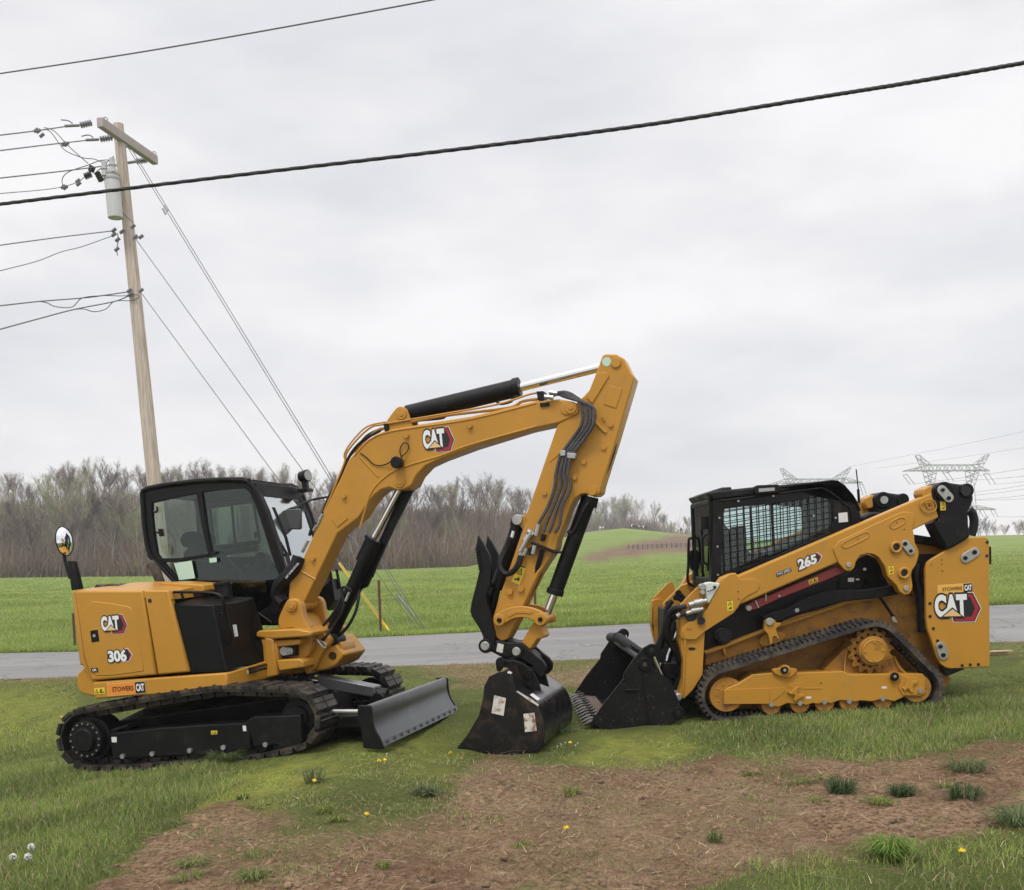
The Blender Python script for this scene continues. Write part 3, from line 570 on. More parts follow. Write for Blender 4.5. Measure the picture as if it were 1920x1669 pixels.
# ================================================================ trees
BARK=mat('tree_bark',(.27,.24,.215),.9,var=.2,vscale=.6); TWIG=mat('bare_twigs',(.19,.148,.125),.9,var=.15,vscale=.3); TWG=mat('budding_twigs',(.33,.33,.20),.9,var=.2,vscale=.3); TWT=mat('tan_twigs',(.235,.18,.125),.9,var=.2,vscale=.3)
EVG=mat('evergreen',(.035,.045,.028),.9,var=.3,vscale=2)
def bare_tree(seed,spread=1.0,start=.35,twig=1.0):
    """unit tree 1 m high: trunk mesh data and crown mesh data"""
    rg=random.Random(seed); tr=MB(); cr=MB()
    def rib(a,b,w,w2=.25):
        d=(b-a); o=Vector((-d.y,d.x,rg.uniform(-.5,.5)*d.length)); o=(o.normalized() if o.length>1e-6 else Vector((1,0,0)))*w
        cr.add([a-o,a+o,b+o*w2,b-o*w2],[(0,1,2,3)])
    def path(p,d,L,r,n,wob,up):
        P=[p]; D=[d]
        for k in range(n):
            d=(d+Vector((rg.gauss(0,wob),rg.gauss(0,wob),rg.gauss(up,wob*.5)))).normalized(); p=p+d*L/n; P.append(p); D.append(d)
        return P,D
    def side(d,s):
        a=rg.uniform(0,6.28); o=d.orthogonal().normalized(); o2=d.cross(o); nd=(d+(o*math.cos(a)+o2*math.sin(a))*s); nd.z+=.12; return nd.normalized()
    def twigs(P,D,L):
        for k in range(1,len(P)):
            for _ in range(rg.choice((1,2,2))):
                e=P[k-1].lerp(P[k],rg.random()); nd=side(D[k],rg.uniform(.5,1.1)); l=L*rg.uniform(.5,1.1); m_=e+nd*l*.5+Vector((rg.gauss(0,.1),rg.gauss(0,.1),.05))*l; rib(e,m_,.0009,.9); rib(m_,m_+(nd+Vector((rg.gauss(0,.3),rg.gauss(0,.3),.25))).normalized()*l*.6,.0009,.2)
                if rg.random()<.6: rib(m_,m_+side(nd,.8)*l*.5,.0008,.2)
    def sub2(p,d,L,r):
        P,D=path(p,d,L,r,3,.16,.05)
        for k in range(3): rib(P[k],P[k+1],r*(1-.25*k),.8)
        twigs(P,D,.055)
    def sub1(p,d,L,r):
        P,D=path(p,d,L,r,4,.13,.07); cr.tube(P,r,3,caps=False,r1=r*.35)
        for k in range(1,5):
            for _ in range(rg.choice((1,2))): sub2(P[k-1].lerp(P[k],rg.random()),side(D[k],rg.uniform(.5,.95)),L*rg.uniform(.35,.6),r*.5)
        twigs(P[-2:],D[-2:],.06)
    def limb(p,d,L,r):
        P,D=path(p,d,L,r,5,.10,.09); cr.tube(P,r,4,caps=False,r1=r*.3)
        for k in range(1,6):
            for _ in range(2 if k<3 else 3): sub1(P[k-1].lerp(P[k],rg.random()),side(D[k],rg.uniform(.4,.8)*spread),L*rg.uniform(.28,.45)*(1.15-.1*k),r*(1-.15*k)*.5)
    P,D=path(Vector((0,0,-.02)),Vector((rg.gauss(0,.03),rg.gauss(0,.03),1)).normalized(),start+.22,.016,6,.04,.06); tr.tube(P,.0145,6,caps=False,r1=.009)
    for k in range(3,7):
        if P[k].z>start*.8:
            for _ in range(rg.choice((1,1,2))): limb(P[k],side(D[k],rg.uniform(.6,1.15)*spread),(1.0-P[k].z)*rg.uniform(.65,.9),.0065)
    limb(P[-1],side(D[-1],.45),.40,.0078); limb(P[-1],side(D[-1],.75),.40,.0068); limb(P[-1],side(D[-1],.75),.36,.0062)
    mz=sorted(v[2] for v in cr.v)[-40]; s=1/mz
    tr.v=[(a*s,b*s,c*s) for a,b,c in tr.v]; cr.v=[(a*s,b*s,c*s) for a,b,c in cr.v]
    def md(mb,nm): me=bpy.data.meshes.new(nm); me.from_pydata(mb.v,[],mb.f); me.shade_smooth(); return me
    return md(tr,'trunk'),md(cr,'crown')
PROT=[]
for s_,sp_1,st_,tw in ((1,.85,.42,1),(2,1.0,.38,1),(3,.8,.5,1),(4,1.2,.25,1),(5,.9,.45,1),(6,1.1,.33,1)):
    a,b=bare_tree(s_,sp_1,st_,tw); PROT.append((a,b))
cache={}
def place_tree(X,y,H,kind,label,group,base=None):
    pi=random.randrange(len(PROT)) if base is None else base; a,b=PROT[pi]; tw={0:TWIG,1:TWG,2:TWT,3:EVG}[kind]
    if (pi,kind) not in cache:
        a2,b2=a.copy(),b.copy(); a2.materials.append(BARK); b2.materials.append(tw); cache[(pi,kind)]=(a2,b2)
    a2,b2=cache[(pi,kind)]; z=float(height(X,y))
    root=empty('bare_tree',loc=(X,y,z-.2),rz=random.uniform(0,6.28),label=label,cat='tree',group=group); w=H*random.uniform(.9,1.15); root.scale=(w,w,H)
    for d_,nm in ((a2,'trunk'),(b2,'crown')): o=bpy.data.objects.new(nm,d_); COL.objects.link(o); o.parent=root
    return root
TOP=[(-200,900),(0,882),(30,880),(70,900),(100,880),(130,858),(160,854),(215,862),(240,880),(290,866),(330,876),(380,866),(440,862),(500,864),(560,872),(620,880),(680,888),(760,902),(820,898),(870,888),(920,893),(980,903),(1040,915),(1110,926),(1160,922),(1200,926),(1225,940),(1250,962),(1275,978),(1300,996),(1330,1004)]
tx=[p[0] for p in TOP]; ty=[p[1] for p in TOP]
def top_h(X,y):
    z=float(height(X,y)); px,_=project(np.array([[X,y,z]])); px=float(px[0]); pt=float(np.interp(px,tx,ty)); q=WF.u(0,(px,pt),y); return px,q.z-z
LB={0:'bare grey brown tree in the wood behind the meadow',1:'tree with pale green buds in the wood behind the meadow',2:'tan twigged tree in the wood behind the meadow'}
rt=random.Random(11); cnt=0
for row,(dd_,nn_,jit) in enumerate(((84,46,6),(66,38,7),(48,36,6),(30,32,5),(16,24,3))):
    for k in range(nn_):
        px0=-120+ (1330+120)*(k+rt.uniform(.1,.9))/nn_; y=float(ridge_d((px0-960)/1950))+dd_+rt.uniform(-jit,jit); X=(px0-960)/1950*y
        if px0>1180 and row>1: continue
        px,H=top_h(X,y); f_=rt.uniform(.86,1.07) if row<2 else rt.uniform(.6,.95)
        if px>1240: f_=rt.uniform(.8,1)
        if H*f_<2.5: continue
        kd=rt.choices((0,1,2),(.55,.30 if row<3 else .15,.17))[0]
        place_tree(X,y,min(H*f_,30),kd,LB[kd],LB[kd]+'s'); cnt+=1
# undergrowth filling the wood's foot and slope
n=90000; px0=-300+1600*RNG.random(n); R_=ridge_d((px0-960)/1950); y=R_+8+82*RNG.random(n)**1.1; X=(px0-960)/1950*y; z=height(X,y); H=(.8+3.6*fbm(X,y,9,3,150)**1.5*1.5+3.0*(RNG.random(n)<.10))*(.5+.8*RNG.random(n))*(1+(R_-112)/400); keepm=(px0<1240)|(RNG.random(n)<.4)
X,y,H=X[keepm],y[keepm],H[keepm]; n=len(X)
t=RNG.random(n); col=colmix(n,(.13,.092,.072),(.32,.23,.175),t*np.clip(fbm(X,y,6,3,160)*1.6,0,1.2)); gk=RNG.random(n)<.10; col[gk]=(.20,.21,.10)
blades('wood_undergrowth',X,y,H,.05+.14*RNG.random(n),col,.55,mat_=BLM)
# trees and shrubs on the right skyline, beyond the field
for i_,(px0,yy,H) in enumerate(((1832,330,6),(1846,330,5),(1861,335,3.2),(1880,340,3.6),(1905,330,4.6),(1918,330,5))):
    X=(px0-960)/1950*yy; q=WF.u(0,(px0,1003),yy); r_=place_tree(X,yy,H*1.5,2 if i_>1 else 3,('bushy dark tree' if i_<2 else 'faint bare tree')+' far off on the skyline right of the loader','far trees on the right skyline',base=3); r_.location.z=q.z-H*.5
# ================================================================ cows, fence rails on the hill
COWB=mat('cow_black',(.02,.02,.02),.8); COWW=mat('cow_white',(.62,.6,.56),.8)
def cow(px,py,yy,head,label,white=False):
    q=WF.u(0,(px,py),yy); X=q.x; z=float(height(X,yy)); root=empty('cow',loc=(X,yy,z-(.35 if yy>290 else 0)),rz=(.9 if yy>290 else .3)*head,label=label,cat='cow',group='cows on the far green hill'); m=MB()
    s=head; P=[(-.8*s,0,1.2),(-.55*s,0,1.22),(0,0,1.15),(.55*s,0,1.2),(.8*s,0,1.28),(1.05*s,0,1.42),(1.3*s,0,1.35),(1.5*s,0,1.22)]
    m.tube(P,[.2,.36,.40,.38,.26,.17,.16,.09],10)
    for lx in (-.6,.55):
        for ly in (-.2,.2): m.tube([(lx*s,ly,1.0),(lx*s,ly,.5),(lx*s+.03,ly,0)],[.13,.07,.06],6)
    m.tube([(-.95*s,0,1.3),(-1.02*s,0,.7)],[.04,.03],4); m.tube([(1.15*s,-.2,1.46),(1.15*s,.2,1.46)],.05,4)
    m.build('body',COWW if white else COWB,root)
    mm=MB(); mm.tube([(-.25*s,0,1.17),(.2*s,0,1.17)],[.415,.415],10,caps=False); mm.tube([(1.28*s,0,1.36),(1.42*s,0,1.28)],[.17,.13],8); mm.build('patch',COWB if white else COWW,root); root.scale=(1.05,1.05,1.05)
for a in ((1127,995,298,1,'black and white cow at the left end of the hilltop',1),(1186,991,296,-1,'black cow standing on the hill crest, left of the close pair',0),(1196,991,296,1,'black cow on the hill crest, middle of the close three',0),(1208,992,299,-1,'black cow on the hill crest, right of the close pair',0),(1277,1014,285,-1,'mostly white cow at the muddy end of the hill beside the loader cab',1)): cow(*a[:5],white=bool(a[5]))
WOODP=mat('weathered_post',(.16,.13,.11),.9,var=.2); RUST=mat('rusty_steel',(.11,.045,.025),.8,var=.3,vscale=15)
P=[]
for k in range(14):
    px0=1178+k*9; X=(px0-960)/1950.*1; yy=60.
    while yy<290:      # walk out until the slope meets that sight line
        q=WF.u(0,(px0,1031-k*.4),yy)
        if float(height(q.x,yy))>=q.z: break
        yy+=1.
    P.append(Vector((q.x,yy,float(height(q.x,yy)))))
fe_=empty('pasture_fence',loc=tuple(P[0]),label='low rail fence across the muddy slope of the hill',cat='fence')
for p in P: m=MB(); m.box((p.x-P[0].x-.1,p.y-P[0].y-.1,p.z-P[0].z-.2),(p.x-P[0].x+.1,p.y-P[0].y+.06,p.z-P[0].z+.7)); m.build('fence_post',WOODP,fe_)
for h in (.32,.6): m=MB(); m.tube([p-P[0]+Vector((0,0,h)) for p in P],.03,5); m.build('fence_rail',WOODP,fe_)
# bush beside the white cow
for px0,l in ((1285,'thorny tan bush on the hill beside the white cow'),): 
    q=WF.u(0,(px0+6,1010),288); place_tree(q.x,288,5.5,2,l,'bushes on the far hill',base=3)
# fence stakes beyond the road
def stake(px,pt,pb,yy,label,r=.028,lean=0):
    b=WF.u(0,(px+lean,pb),yy); t=WF.u(0,(px,pt),yy); m=MB(); b.z=float(height(b.x,yy))-.1; m.tube([Vector((0,0,0)),t-b],r,8); o=m.build('fence_stake',RUST,label=label,cat='stake',group='rusty stakes along the meadow edge'); o.location=b
stake(710,1088,1186,22.0,'rusty steel stake beyond the road beside the yellow guy guard',lean=4)
stake(1003,1098,1140,22.3,'rusty steel stake seen just right of the excavator stick')
stake(137,1150,1203,22.3,'rusty steel stake behind the excavator hood at the road edge',lean=3)
# ================================================================ utility pole and its lines
PYD=25.0
PW=mat('pole_wood',(.36,.29,.215),.85,bump=.3,bscale=30); 
t_=PW.node_tree; n_=t_.nodes; l_=t_.links; g=NG(n_,l_); wv=g.noise(5,6,.7,st=(6,6,.25)); c=g.mix(g.rng(wv,.35,.65),(.36,.30,.25),(.68,.58,.49)); c=g.mix(g.rng(g.noise(2.2,5,.7,st=(4,4,.35)),.54,.66,0,.8),c,(.45,.29,.16)); l_.new(c,n_['Principled BSDF'].inputs['Base Color'])
GAL=mat('galvanised',(.36,.37,.36),.5,metal=.5); XAR=mat('grey_composite',(.40,.345,.335),.7,var=.1); TRF=mat('transformer_paint',(.50,.50,.50),.45,var=.05,vscale=3,coat=.2); PORC=mat('insulator_grey',(.17,.17,.18),.4); WIR=mat('wire',(.13,.135,.14),.55,metal=.3); CAB=mat('cable_black',(.012,.012,.012),.6)
def w9(p,y=PYD): return WF.u(9,p,y)
pt=WF.u(0,(221.5,233),PYD); pb=WF.u(0,(290,915),PYD); dv=(pb-pt).normalized(); gz=-1.6; base=pt+dv*((pt.z-gz)/-dv.z)
pole=empty('utility_pole',loc=base,label='leaning wooden utility pole behind the excavator with cross arm and transformer',cat='utility pole')
def PB(): return MB()
def pbuild(m,name,mt,par=None,**k):
    m.v=[tuple(Vector(v)-base) for v in m.v]; return m.build(name,mt,par or pole,**k)
m=MB(); m.tube([base-dv*-.3,base.lerp(pt,.5),pt],[.185,.155,.115],20); pbuild(m,'pole_shaft',PW)
A0=WF.u(0,(187,229),24.1); B0_=WF.u(0,(291,298),26.3); B0_.z=A0.z+.0; d_=(B0_-A0).normalized(); sd2=d_.cross(Vector((0,0,1))).normalized()
m=MB(); hw=.075; q=[A0+sd2*hw+Vector((0,0,.1)),A0-sd2*hw+Vector((0,0,.1)),A0-sd2*hw-Vector((0,0,.1)),A0+sd2*hw-Vector((0,0,.1))]; m.ext(q,B0_-A0); pbuild(m,'cross_arm',XAR,bev=.01)
m=MB(); pc=A0.lerp(B0_,.45); m.tube([pc+Vector((0,0,-.05)),Vector((pt.x+.02,pt.y,pc.z-.3))],.06,8); pbuild(m,'arm_bracket',GAL)
for e in (A0,B0_):
    m=MB(); c=e+(B0_-A0)*(.10 if e is A0 else -.02)+Vector((0,0,.14)); m.ring(c,.05,.014,seg=12,sg=5); pbuild(m,'eye_bolt',GAL)
def insul(a,b,n,r,name='insulator',mt=None):
    m=MB(); m.tube([a,b],r*.35,6)
    for k in range(n): p=a.lerp(b,(k+.5)/n); m.tube([p-(b-a).normalized()*.012,p+(b-a).normalized()*.012],r,10)
    return pbuild(m,name,mt or PORC)
insul(w9((625,182),24.1),w9((545,200),24.1),5,.065); insul(w9((765,283),25),w9((680,295),25),5,.065); insul(w9((1000,436),26.2),w9((925,446),26.2),5,.065)
insul(w9((630,478),24.7),w9((618,515),24.7),4,.07,mt=DCB); insul(w9((575,550),24.7),w9((622,530),24.7),4,.07,mt=DCB); insul(w9((660,520),24.7),w9((690,580),24.7),4,.07,mt=DCB)
m=MB()
for a,b in (((440,205),(540,200)),((585,300),(672,296)),((870,455),(925,446))): m.tube([w9(a,24.6),w9(b,24.6)],.03,6)
for l in (((415,163),(460,168),(490,185),(490,205)),((555,275),(600,266),(630,280),(630,300))): m.tube(spline([w9(p,24.6) for p in l],4),.014,5)
for c in ((245,235),(262,240),(285,270),(435,328),(452,330),(430,620),(445,625),(530,580),(535,600),(775,915),(830,925),(775,945),(800,980),(795,1045),(905,890),(920,960),(960,960),(880,1325),(960,1325),(885,1352)):
    p=w9(c,24.8); m.tube([p-Vector((.05,0,.03)),p+Vector((.05,0,.04))],.035,6)
pbuild(m,'line_hardware',PORC)
m=MB()
for l,r in ((((800,935),(805,985),(795,1040),(800,1085)),.012),(((925,975),(950,960),(970,955)),.012)): m.tube(spline([w9(p,24.8) for p in l],4),r,5)
pbuild(m,'hanging_connector',PORC)
# transformer
ta=w9((758,535),24.6); tb_=w9((786,832),24.6); m=MB(); ax=(tb_-ta).normalized(); m.tube([ta-ax*.1,ta,tb_],[.14,.165,.165],24); tm=pbuild(m,'transformer_tank',TRF,bev=.01)
m=MB(); m.tube([ta+ax*.08,ta+ax*.12],.175,24); m.tube([ta-ax*.02,ta+ax*.02],.178,24); pbuild(m,'tank_band',GAL)
for c in ((712,500),(765,475)): m=MB(); p=w9(c,24.5); m.tube([p+Vector((0,0,.16)),p-Vector((0,0,.14))],[.06,.075],14); m.tube([p+Vector((0,0,.02)),p-Vector((0,0,.0))],.09,14); pbuild(m,'bushing',TRF)
m=MB(); m.box(tuple(w9((790,560),24.7)),tuple(w9((830,720),24.75)+Vector((0,.06,0)))); pbuild(m,'transformer_hanger',GAL)
m=MB()
for l in (((300,225),(345,245),(400,320),(450,375),(560,420),(640,430),(690,450)),((300,215),(370,240),(470,345),(600,460)),((425,610),(425,560),(470,515),(600,470),(680,440),(750,435)),((640,530),(700,480),(740,440),(775,410)),((740,690),(800,740),(840,800),(905,860)),((700,560),(760,580),(810,610)),((760,560),(790,680),(820,770))): m.tube(spline([w9(p,24.7) for p in l],5),.010,5)
pbuild(m,'jumper_wire',WIR)
# wires of their own
def wire(name,z,pts,ys,r,label,mt=None,sag=0,grp='overhead wires on the left of the pole',cat='wire',n=8,par=None):
    P=[WF.u(z,p,yy) for p,yy in zip(pts,ys)]; P=spline(P,n)
    m=MB(); m.tube(P,r*.75,6); return m.build(name,mt or WIR,par,label=label,cat=cat,group=grp)
wire('overhead_wire',9,[(-700,368),(-90,280),(0,267),(240,238),(445,208)],(15.5,19,20.3,22.3,24.1),.017,'topmost wire ending at the near tip of the cross arm')
wire('overhead_wire',9,[(-700,465),(-90,384),(0,372),(300,335),(590,302)],(15.5,19,20.5,23,25),.017,'second wire down, ending at the pole just below its top')
wire('overhead_wire',9,[(-700,645),(-90,570),(0,559),(400,515),(700,478),(875,457)],(15.5,19,20.5,23,25,26.2),.017,'wire passing the transformer to the far end of the cross arm')
wire('overhead_wire',9,[(-700,726),(-90,672),(0,664),(300,638),(440,615),(530,585),(575,552)],(15.5,19,20.5,23,24.2,24.5,24.7),.011,'thin wire ending in a black insulator left of the transformer')
wire('overhead_wire',9,[(-700,1125),(-90,1030),(0,1016),(400,962),(770,918)],(15.5,19,20.5,23,24.8),.015,'wire ending on the pole below the transformer')
wire('overhead_wire',9,[(-700,1384),(-90,1215),(0,1190),(250,1125),(420,1060),(560,1025),(770,950)],(15.0,18.5,20,22,23.2,24,24.8),.011,'slack thin wire joining the pole under the transformer')
wire('overhead_wire',9,[(-700,1521),(-90,1440),(0,1428),(270,1398),(560,1375),(700,1358),(880,1332)],(15.0,18.5,20,22,23.6,24.2,24.9),.017,'upper of two telephone lines at mid pole')
wire('overhead_wire',9,[(-700,1798),(-90,1615),(0,1588),(250,1520),(500,1454),(780,1398),(885,1355)],(15.0,18.5,20,21.8,23.2,24.4,24.9),.017,'lower of two telephone lines at mid pole')
wire('slack_loop',9,[(270,1398),(320,1408),(380,1434),(490,1436),(560,1375),(700,1359),(820,1361),(885,1358)],(22,22.3,22.8,23.3,23.6,24.2,24.7,24.9),.013,'drooping cable loop under the upper telephone line')
wire('slack_loop',9,[(500,1454),(570,1450),(640,1468),(720,1450),(780,1398),(890,1392),(945,1370),(930,1352),(885,1355)],(23.2,23.5,23.8,24.1,24.4,24.8,24.8,24.8,24.8),.013,'drooping cable loop under the lower telephone line')
G1=WF.u(0,(793,1182),22.3); G2=WF.u(0,(733,1186),22.1)
def guy(a,b,r,label):
    P=[a.lerp(b,k/8) for k in range(9)]; m=MB(); m.tube(P,r,5); return m.build('guy_wire',WIR,label=label,cat='guy wire',group='guy wires running down to the right')
g1=guy(w9((870,350),25),G1+Vector((-.02,0,.0)),.009,'upper of the two close guy wires from the pole top'); g2=guy(w9((888,350),25.1),G1+Vector((.05,0,0)),.009,'lower of the two close guy wires from the pole top')
g3=guy(w9((925,975),24.9),G1+Vector((-.1,0,0)),.009,'single guy wire from the middle of the pole'); g4=guy(w9((965,1345),24.9),G2,.009,'single guy wire from low on the pole to the yellow guard')
m=MB()
for a in ((1118,785),(1130,765)):
    p=w9(a,24.3); m.tube([p+Vector((-.03,0,.06)),p+Vector((.03,0,-.06))],.028,6)
m.build('guy_strain_insulator',STE,g1)
m=MB()
for p in ((752,1125),(760,1135),(768,1146)): q=WF.u(0,p,22.6); m.tube([q-Vector((.08,0,-.1)),q+Vector((.08,0,-.1))],.03,6)
m.build('guy_turnbuckle',GAL,g3)
YGU=mat('guard_yellow',(.72,.50,.02),.5); ga=WF.u(0,(636,1056),22.9); gb=WF.u(0,(730,1184),22.1); m=MB(); m.tube([ga,gb],.032,10); m.build('guy_guard',YGU,g4)
# cables across the picture
bc=[(-900,412),(-400,407),(-60,390),(0,383),(400,334),(850,281),(1200,236),(1500,188),(1700,156),(1920,118),(2000,103),(2350,34),(2900,-90)]; by2=[14.5,13.1,12.2,12,11.6,11,10.5,10.1,9.9,9.6,9.5,9.1,8.5]
P=spline([WF.u(0,p,y) for p,y in zip(bc,by2)],30); m=MB(); m.tube(P,.017,8)
for ph in (0,2.1,4.2):
    Q=[]
    for i_,p in enumerate(P): a=i_*.9+ph; Q.append(p+Vector((0,math.cos(a)*.009,math.sin(a)*.009)))
    m.tube(Q,.011,6)
m.build('bundled_cable',CAB,label='thick black twisted cable crossing the whole sky',cat='cable')
wire('overhead_wire',0,[(-60,146),(0,138),(250,100),(500,57),(810,0),(900,-18)],(13,12.8,12.3,11.8,11.2,11),.010,'thin wire crossing the top left corner of the sky',grp='overhead wires on the left of the pole')
# ================================================================ pylons
PYL=mat('pylon_steel',(.30,.31,.315),.7)
def pylon(z,segs,yy,r,label,base_px):
    q0=WF.u(0,base_px,yy); root=empty('pylon',loc=(q0.x,yy,q0.z),label=label,cat='pylon',group='lattice pylons beyond the field')
    def pts(a,dy): q=WF.u(z,a,yy); return q-q0+Vector((0,dy,0))
    for nm,L in segs:
        m=MB()
        for l in L:
            for dy in (-1.6,1.6):
                for i_ in range(len(l)-1): m.tube([pts(l[i_],dy),pts(l[i_+1],dy)],r,4,caps=False)
            for p in l[::2]: m.tube([pts(p,-1.6),pts(p,1.6)],r,4,caps=False)
        m.build(nm,PYL,root)
def zig(a,b,c,d,n):  # zigzag between line a-b and line c-d
    o=[]
    for k in range(n+1):
        t=k/n; P0=(a[0]+(b[0]-a[0])*t,a[1]+(b[1]-a[1])*t); P1=(c[0]+(d[0]-c[0])*t,c[1]+(d[1]-c[1])*t); o.append(P0 if k%2==0 else P1)
    return o
pylon(12,[('cross_beam',[[(1092,232),(1230,196),(1260,192),(1575,192),(1665,235)],[(1092,232),(1665,230)],zig((1100,232),(1255,234),(1130,222),(1260,194),6),zig((1265,234),(1570,232),(1265,194),(1570,192),12),zig((1570,232),(1660,232),(1580,195),(1655,228),5)]),
 ('peak',[[(1180,125),(1215,198),(1240,234)],[(1180,125),(1262,192)],zig((1180,125),(1218,200),(1180,125),(1262,192),5),[(1665,122),(1625,195),(1590,232)],[(1665,122),(1570,192)],zig((1665,122),(1625,198),(1665,122),(1572,192),5)]),
 ('leg',[[(1232,234),(1262,345),(1300,560)],[(1302,234),(1282,345),(1320,560)],zig((1232,234),(1262,345),(1302,234),(1282,345),6),[(1528,232),(1540,345),(1560,560)],[(1598,232),(1560,345),(1580,560)],zig((1528,232),(1540,345),(1598,232),(1560,345),6)]),
 ('insulator_string',[[(1095,260),(1147,325)],[(1370,235),(1418,305)],[(1415,235),(1372,250)],[(1655,250),(1705,325)]])],330,.10,'lattice pylon standing clear above the right end of the loader',(1780,1010))
pylon(12,[('cross_beam',[[(150,328),(270,288),(350,290),(620,290),(680,282),(790,315)],[(270,318),(700,316),(790,315)],zig((160,325),(350,318),(170,318),(350,290),8),zig((355,318),(640,318),(355,290),(640,290),10),zig((640,318),(780,314),(660,285),(780,312),5)]),
 ('peak',[[(240,217),(272,288),(290,325)],[(240,217),(355,300)],zig((240,217),(275,290),(240,217),(350,296),4),[(712,212),(668,290),(655,318)],[(712,212),(600,285)],zig((712,212),(670,290),(712,212),(604,284),4)]),
 ('leg',[[(330,318),(360,560)],[(390,318),(375,560)],[(580,318),(590,560)],[(640,318),(610,560)]]),('insulator_string',[[(792,325),(818,398)]])],345,.10,'lattice pylon half hidden behind the loader cab',(1535,1010))
pylon(12,[('cross_beam',[[(1540,478),(1600,475),(1715,500)],[(1550,498),(1715,500)],zig((1555,498),(1710,500),(1560,476),(1700,496),9)]),('leg',[[(1570,498),(1580,640)],[(1600,498),(1590,640)]]),('insulator_string',[[(1625,503),(1650,550)],[(1700,503),(1728,550)]])],440,.12,'smaller distant pylon low behind the link tower of the loader',(1830,1010))
def pw(pts,ys,label,r=.05): wire('power_line',12,pts,ys,r,label,grp='power lines between the pylons',cat='power line',n=5)
for i_,(a,b,lab) in enumerate((((1147,325),(2000,205),'power line rising from the left string of the tall pylon'),((1418,305),(2000,262),'power line from the middle string of the tall pylon'),((1705,325),(2000,296),'power line from the right string of the tall pylon'),((1580,380),(2000,318),'power line passing below the tall pylon'),((1575,402),(2000,345),'lower line of the close pair below the tall pylon'),((1575,432),(2000,392),'power line low on the right, upper of the lowest pair'),((1575,436),(2000,420),'power line low on the right, lower of the lowest pair'),((1728,550),(2000,543),'power line leaving the small distant pylon'),((818,398),(1147,470),'power line falling behind the loader arms from the half hidden pylon'),((780,455),(930,463),'short stretch of power line seen between cab and loader arm'),((700,205),(1920,-40),'faint high power line over the pylons'),((900,215),(2000,60),'second faint high power line over the pylons'))): pw([a,((a[0]+b[0])/2,(a[1]+b[1])/2+5),b],(330,300,270),lab,.04 if i_>9 else .06)
# ================================================================ air between here and the far wood
hb_=MB(); hb_.box((-430,-7,-5),(430,470,48)); hm=bpy.data.materials.new('haze'); hm.use_nodes=True; t=hm.node_tree; t.nodes.clear(); o_=t.nodes.new('ShaderNodeOutputMaterial'); v_=t.nodes.new('ShaderNodeVolumePrincipled'); v_.inputs['Color'].default_value=(.92,.93,.95,1); v_.inputs['Density'].default_value=.0007; t.links.new(v_.outputs[0],o_.inputs['Volume'])
HAZE=hb_.build('haze',hm); tag(HAZE,kind='stuff')
# ================================================================ the excavator
def crawler_path(circ,step):
    """closed belt line round circles (x,z,r) given clockwise seen with x right, z up"""
    n=len(circ); segs=[]
    for i in range(n):
        (x0,z0,r0),(x1,z1,r1)=circ[i],circ[(i+1)%n]
        dx,dz=x1-x0,z1-z0; d=math.hypot(dx,dz); a=math.atan2(dz,dx)+math.acos(max(-1,min(1,(r0-r1)/d)))
        segs.append(a)
    P=[]
    for i in range(n):
        a0=segs[i-1];a1=segs[i]; x,z,r=circ[i]
        da=(a0-a1)%(2*math.pi); k=max(2,int(da/.12))
        for j in range(k+1):
            a=a0-da*j/k; P.append((x+r*math.cos(a),z+r*math.sin(a)))
    P.append(P[0]); 
    L=[0]
    for i in range(len(P)-1): L.append(L[-1]+math.hypot(P[i+1][0]-P[i][0],P[i+1][1]-P[i][1]))
    m=int(round(L[-1]/step)); out=[]
    P=np.array(P); s=np.linspace(0,L[-1],m,endpoint=False)
    xs=np.interp(s,L,P[:,0]); zs=np.interp(s,L,P[:,1])
    return list(zip(xs,zs))
EX=Frame((-2.52,9.75,-1.63),-15,6,.5)
ex=empty('excavator',EX,label='yellow mini excavator with black cab, long bent boom and grey dozer blade',cat='excavator')
def steel_track(fr,circ,y0,y1,par,mudmat):
    P=crawler_path(circ,.135); n=len(P); m=MB(fr); w=y1-y0
    for i in range(n):
        a=Vector((P[i][0],0,P[i][1])); b=Vector((P[(i+1)%n][0],0,P[(i+1)%n][1])); t=(b-a).normalized(); nr=Vector((-t.z,0,t.x)); L=(b-a).length
        def bx(s0,s1,h0,h1,ya,yb):
            q=[a+t*s0*L+nr*h0,a+t*s1*L+nr*h0,a+t*s1*L+nr*h1*.97+t*-.008,a+t*s0*L+nr*h1*.97+t*.008]
            m.ext([Vector((p.x,ya,p.z)) for p in q],(0,yb-ya,0))
        bx(.02,1.0,-.012,.012,y0+.012,y1-.012)
        for ya,yb in ((y0,y0+w*.47),(y0+w*.53,y1)): bx(.06,.93,.012,.042,ya,yb)
        bx(.36,.46,.042,.052,y0+.02,y1-.02)
        bx(.0,.9,-.065,-.012,y0+w*.36,y0+w*.44); bx(.0,.9,-.065,-.012,y0+w*.56,y0+w*.64)
    return m.build('crawler_track',mudmat,par,bev=.004)
CE=[(-1.03,.285,.242),(-.2,.50,.085),(.35,.52,.085),(1.0,.30,.235),(.62,.1,.085),(-.62,.1,.085)]
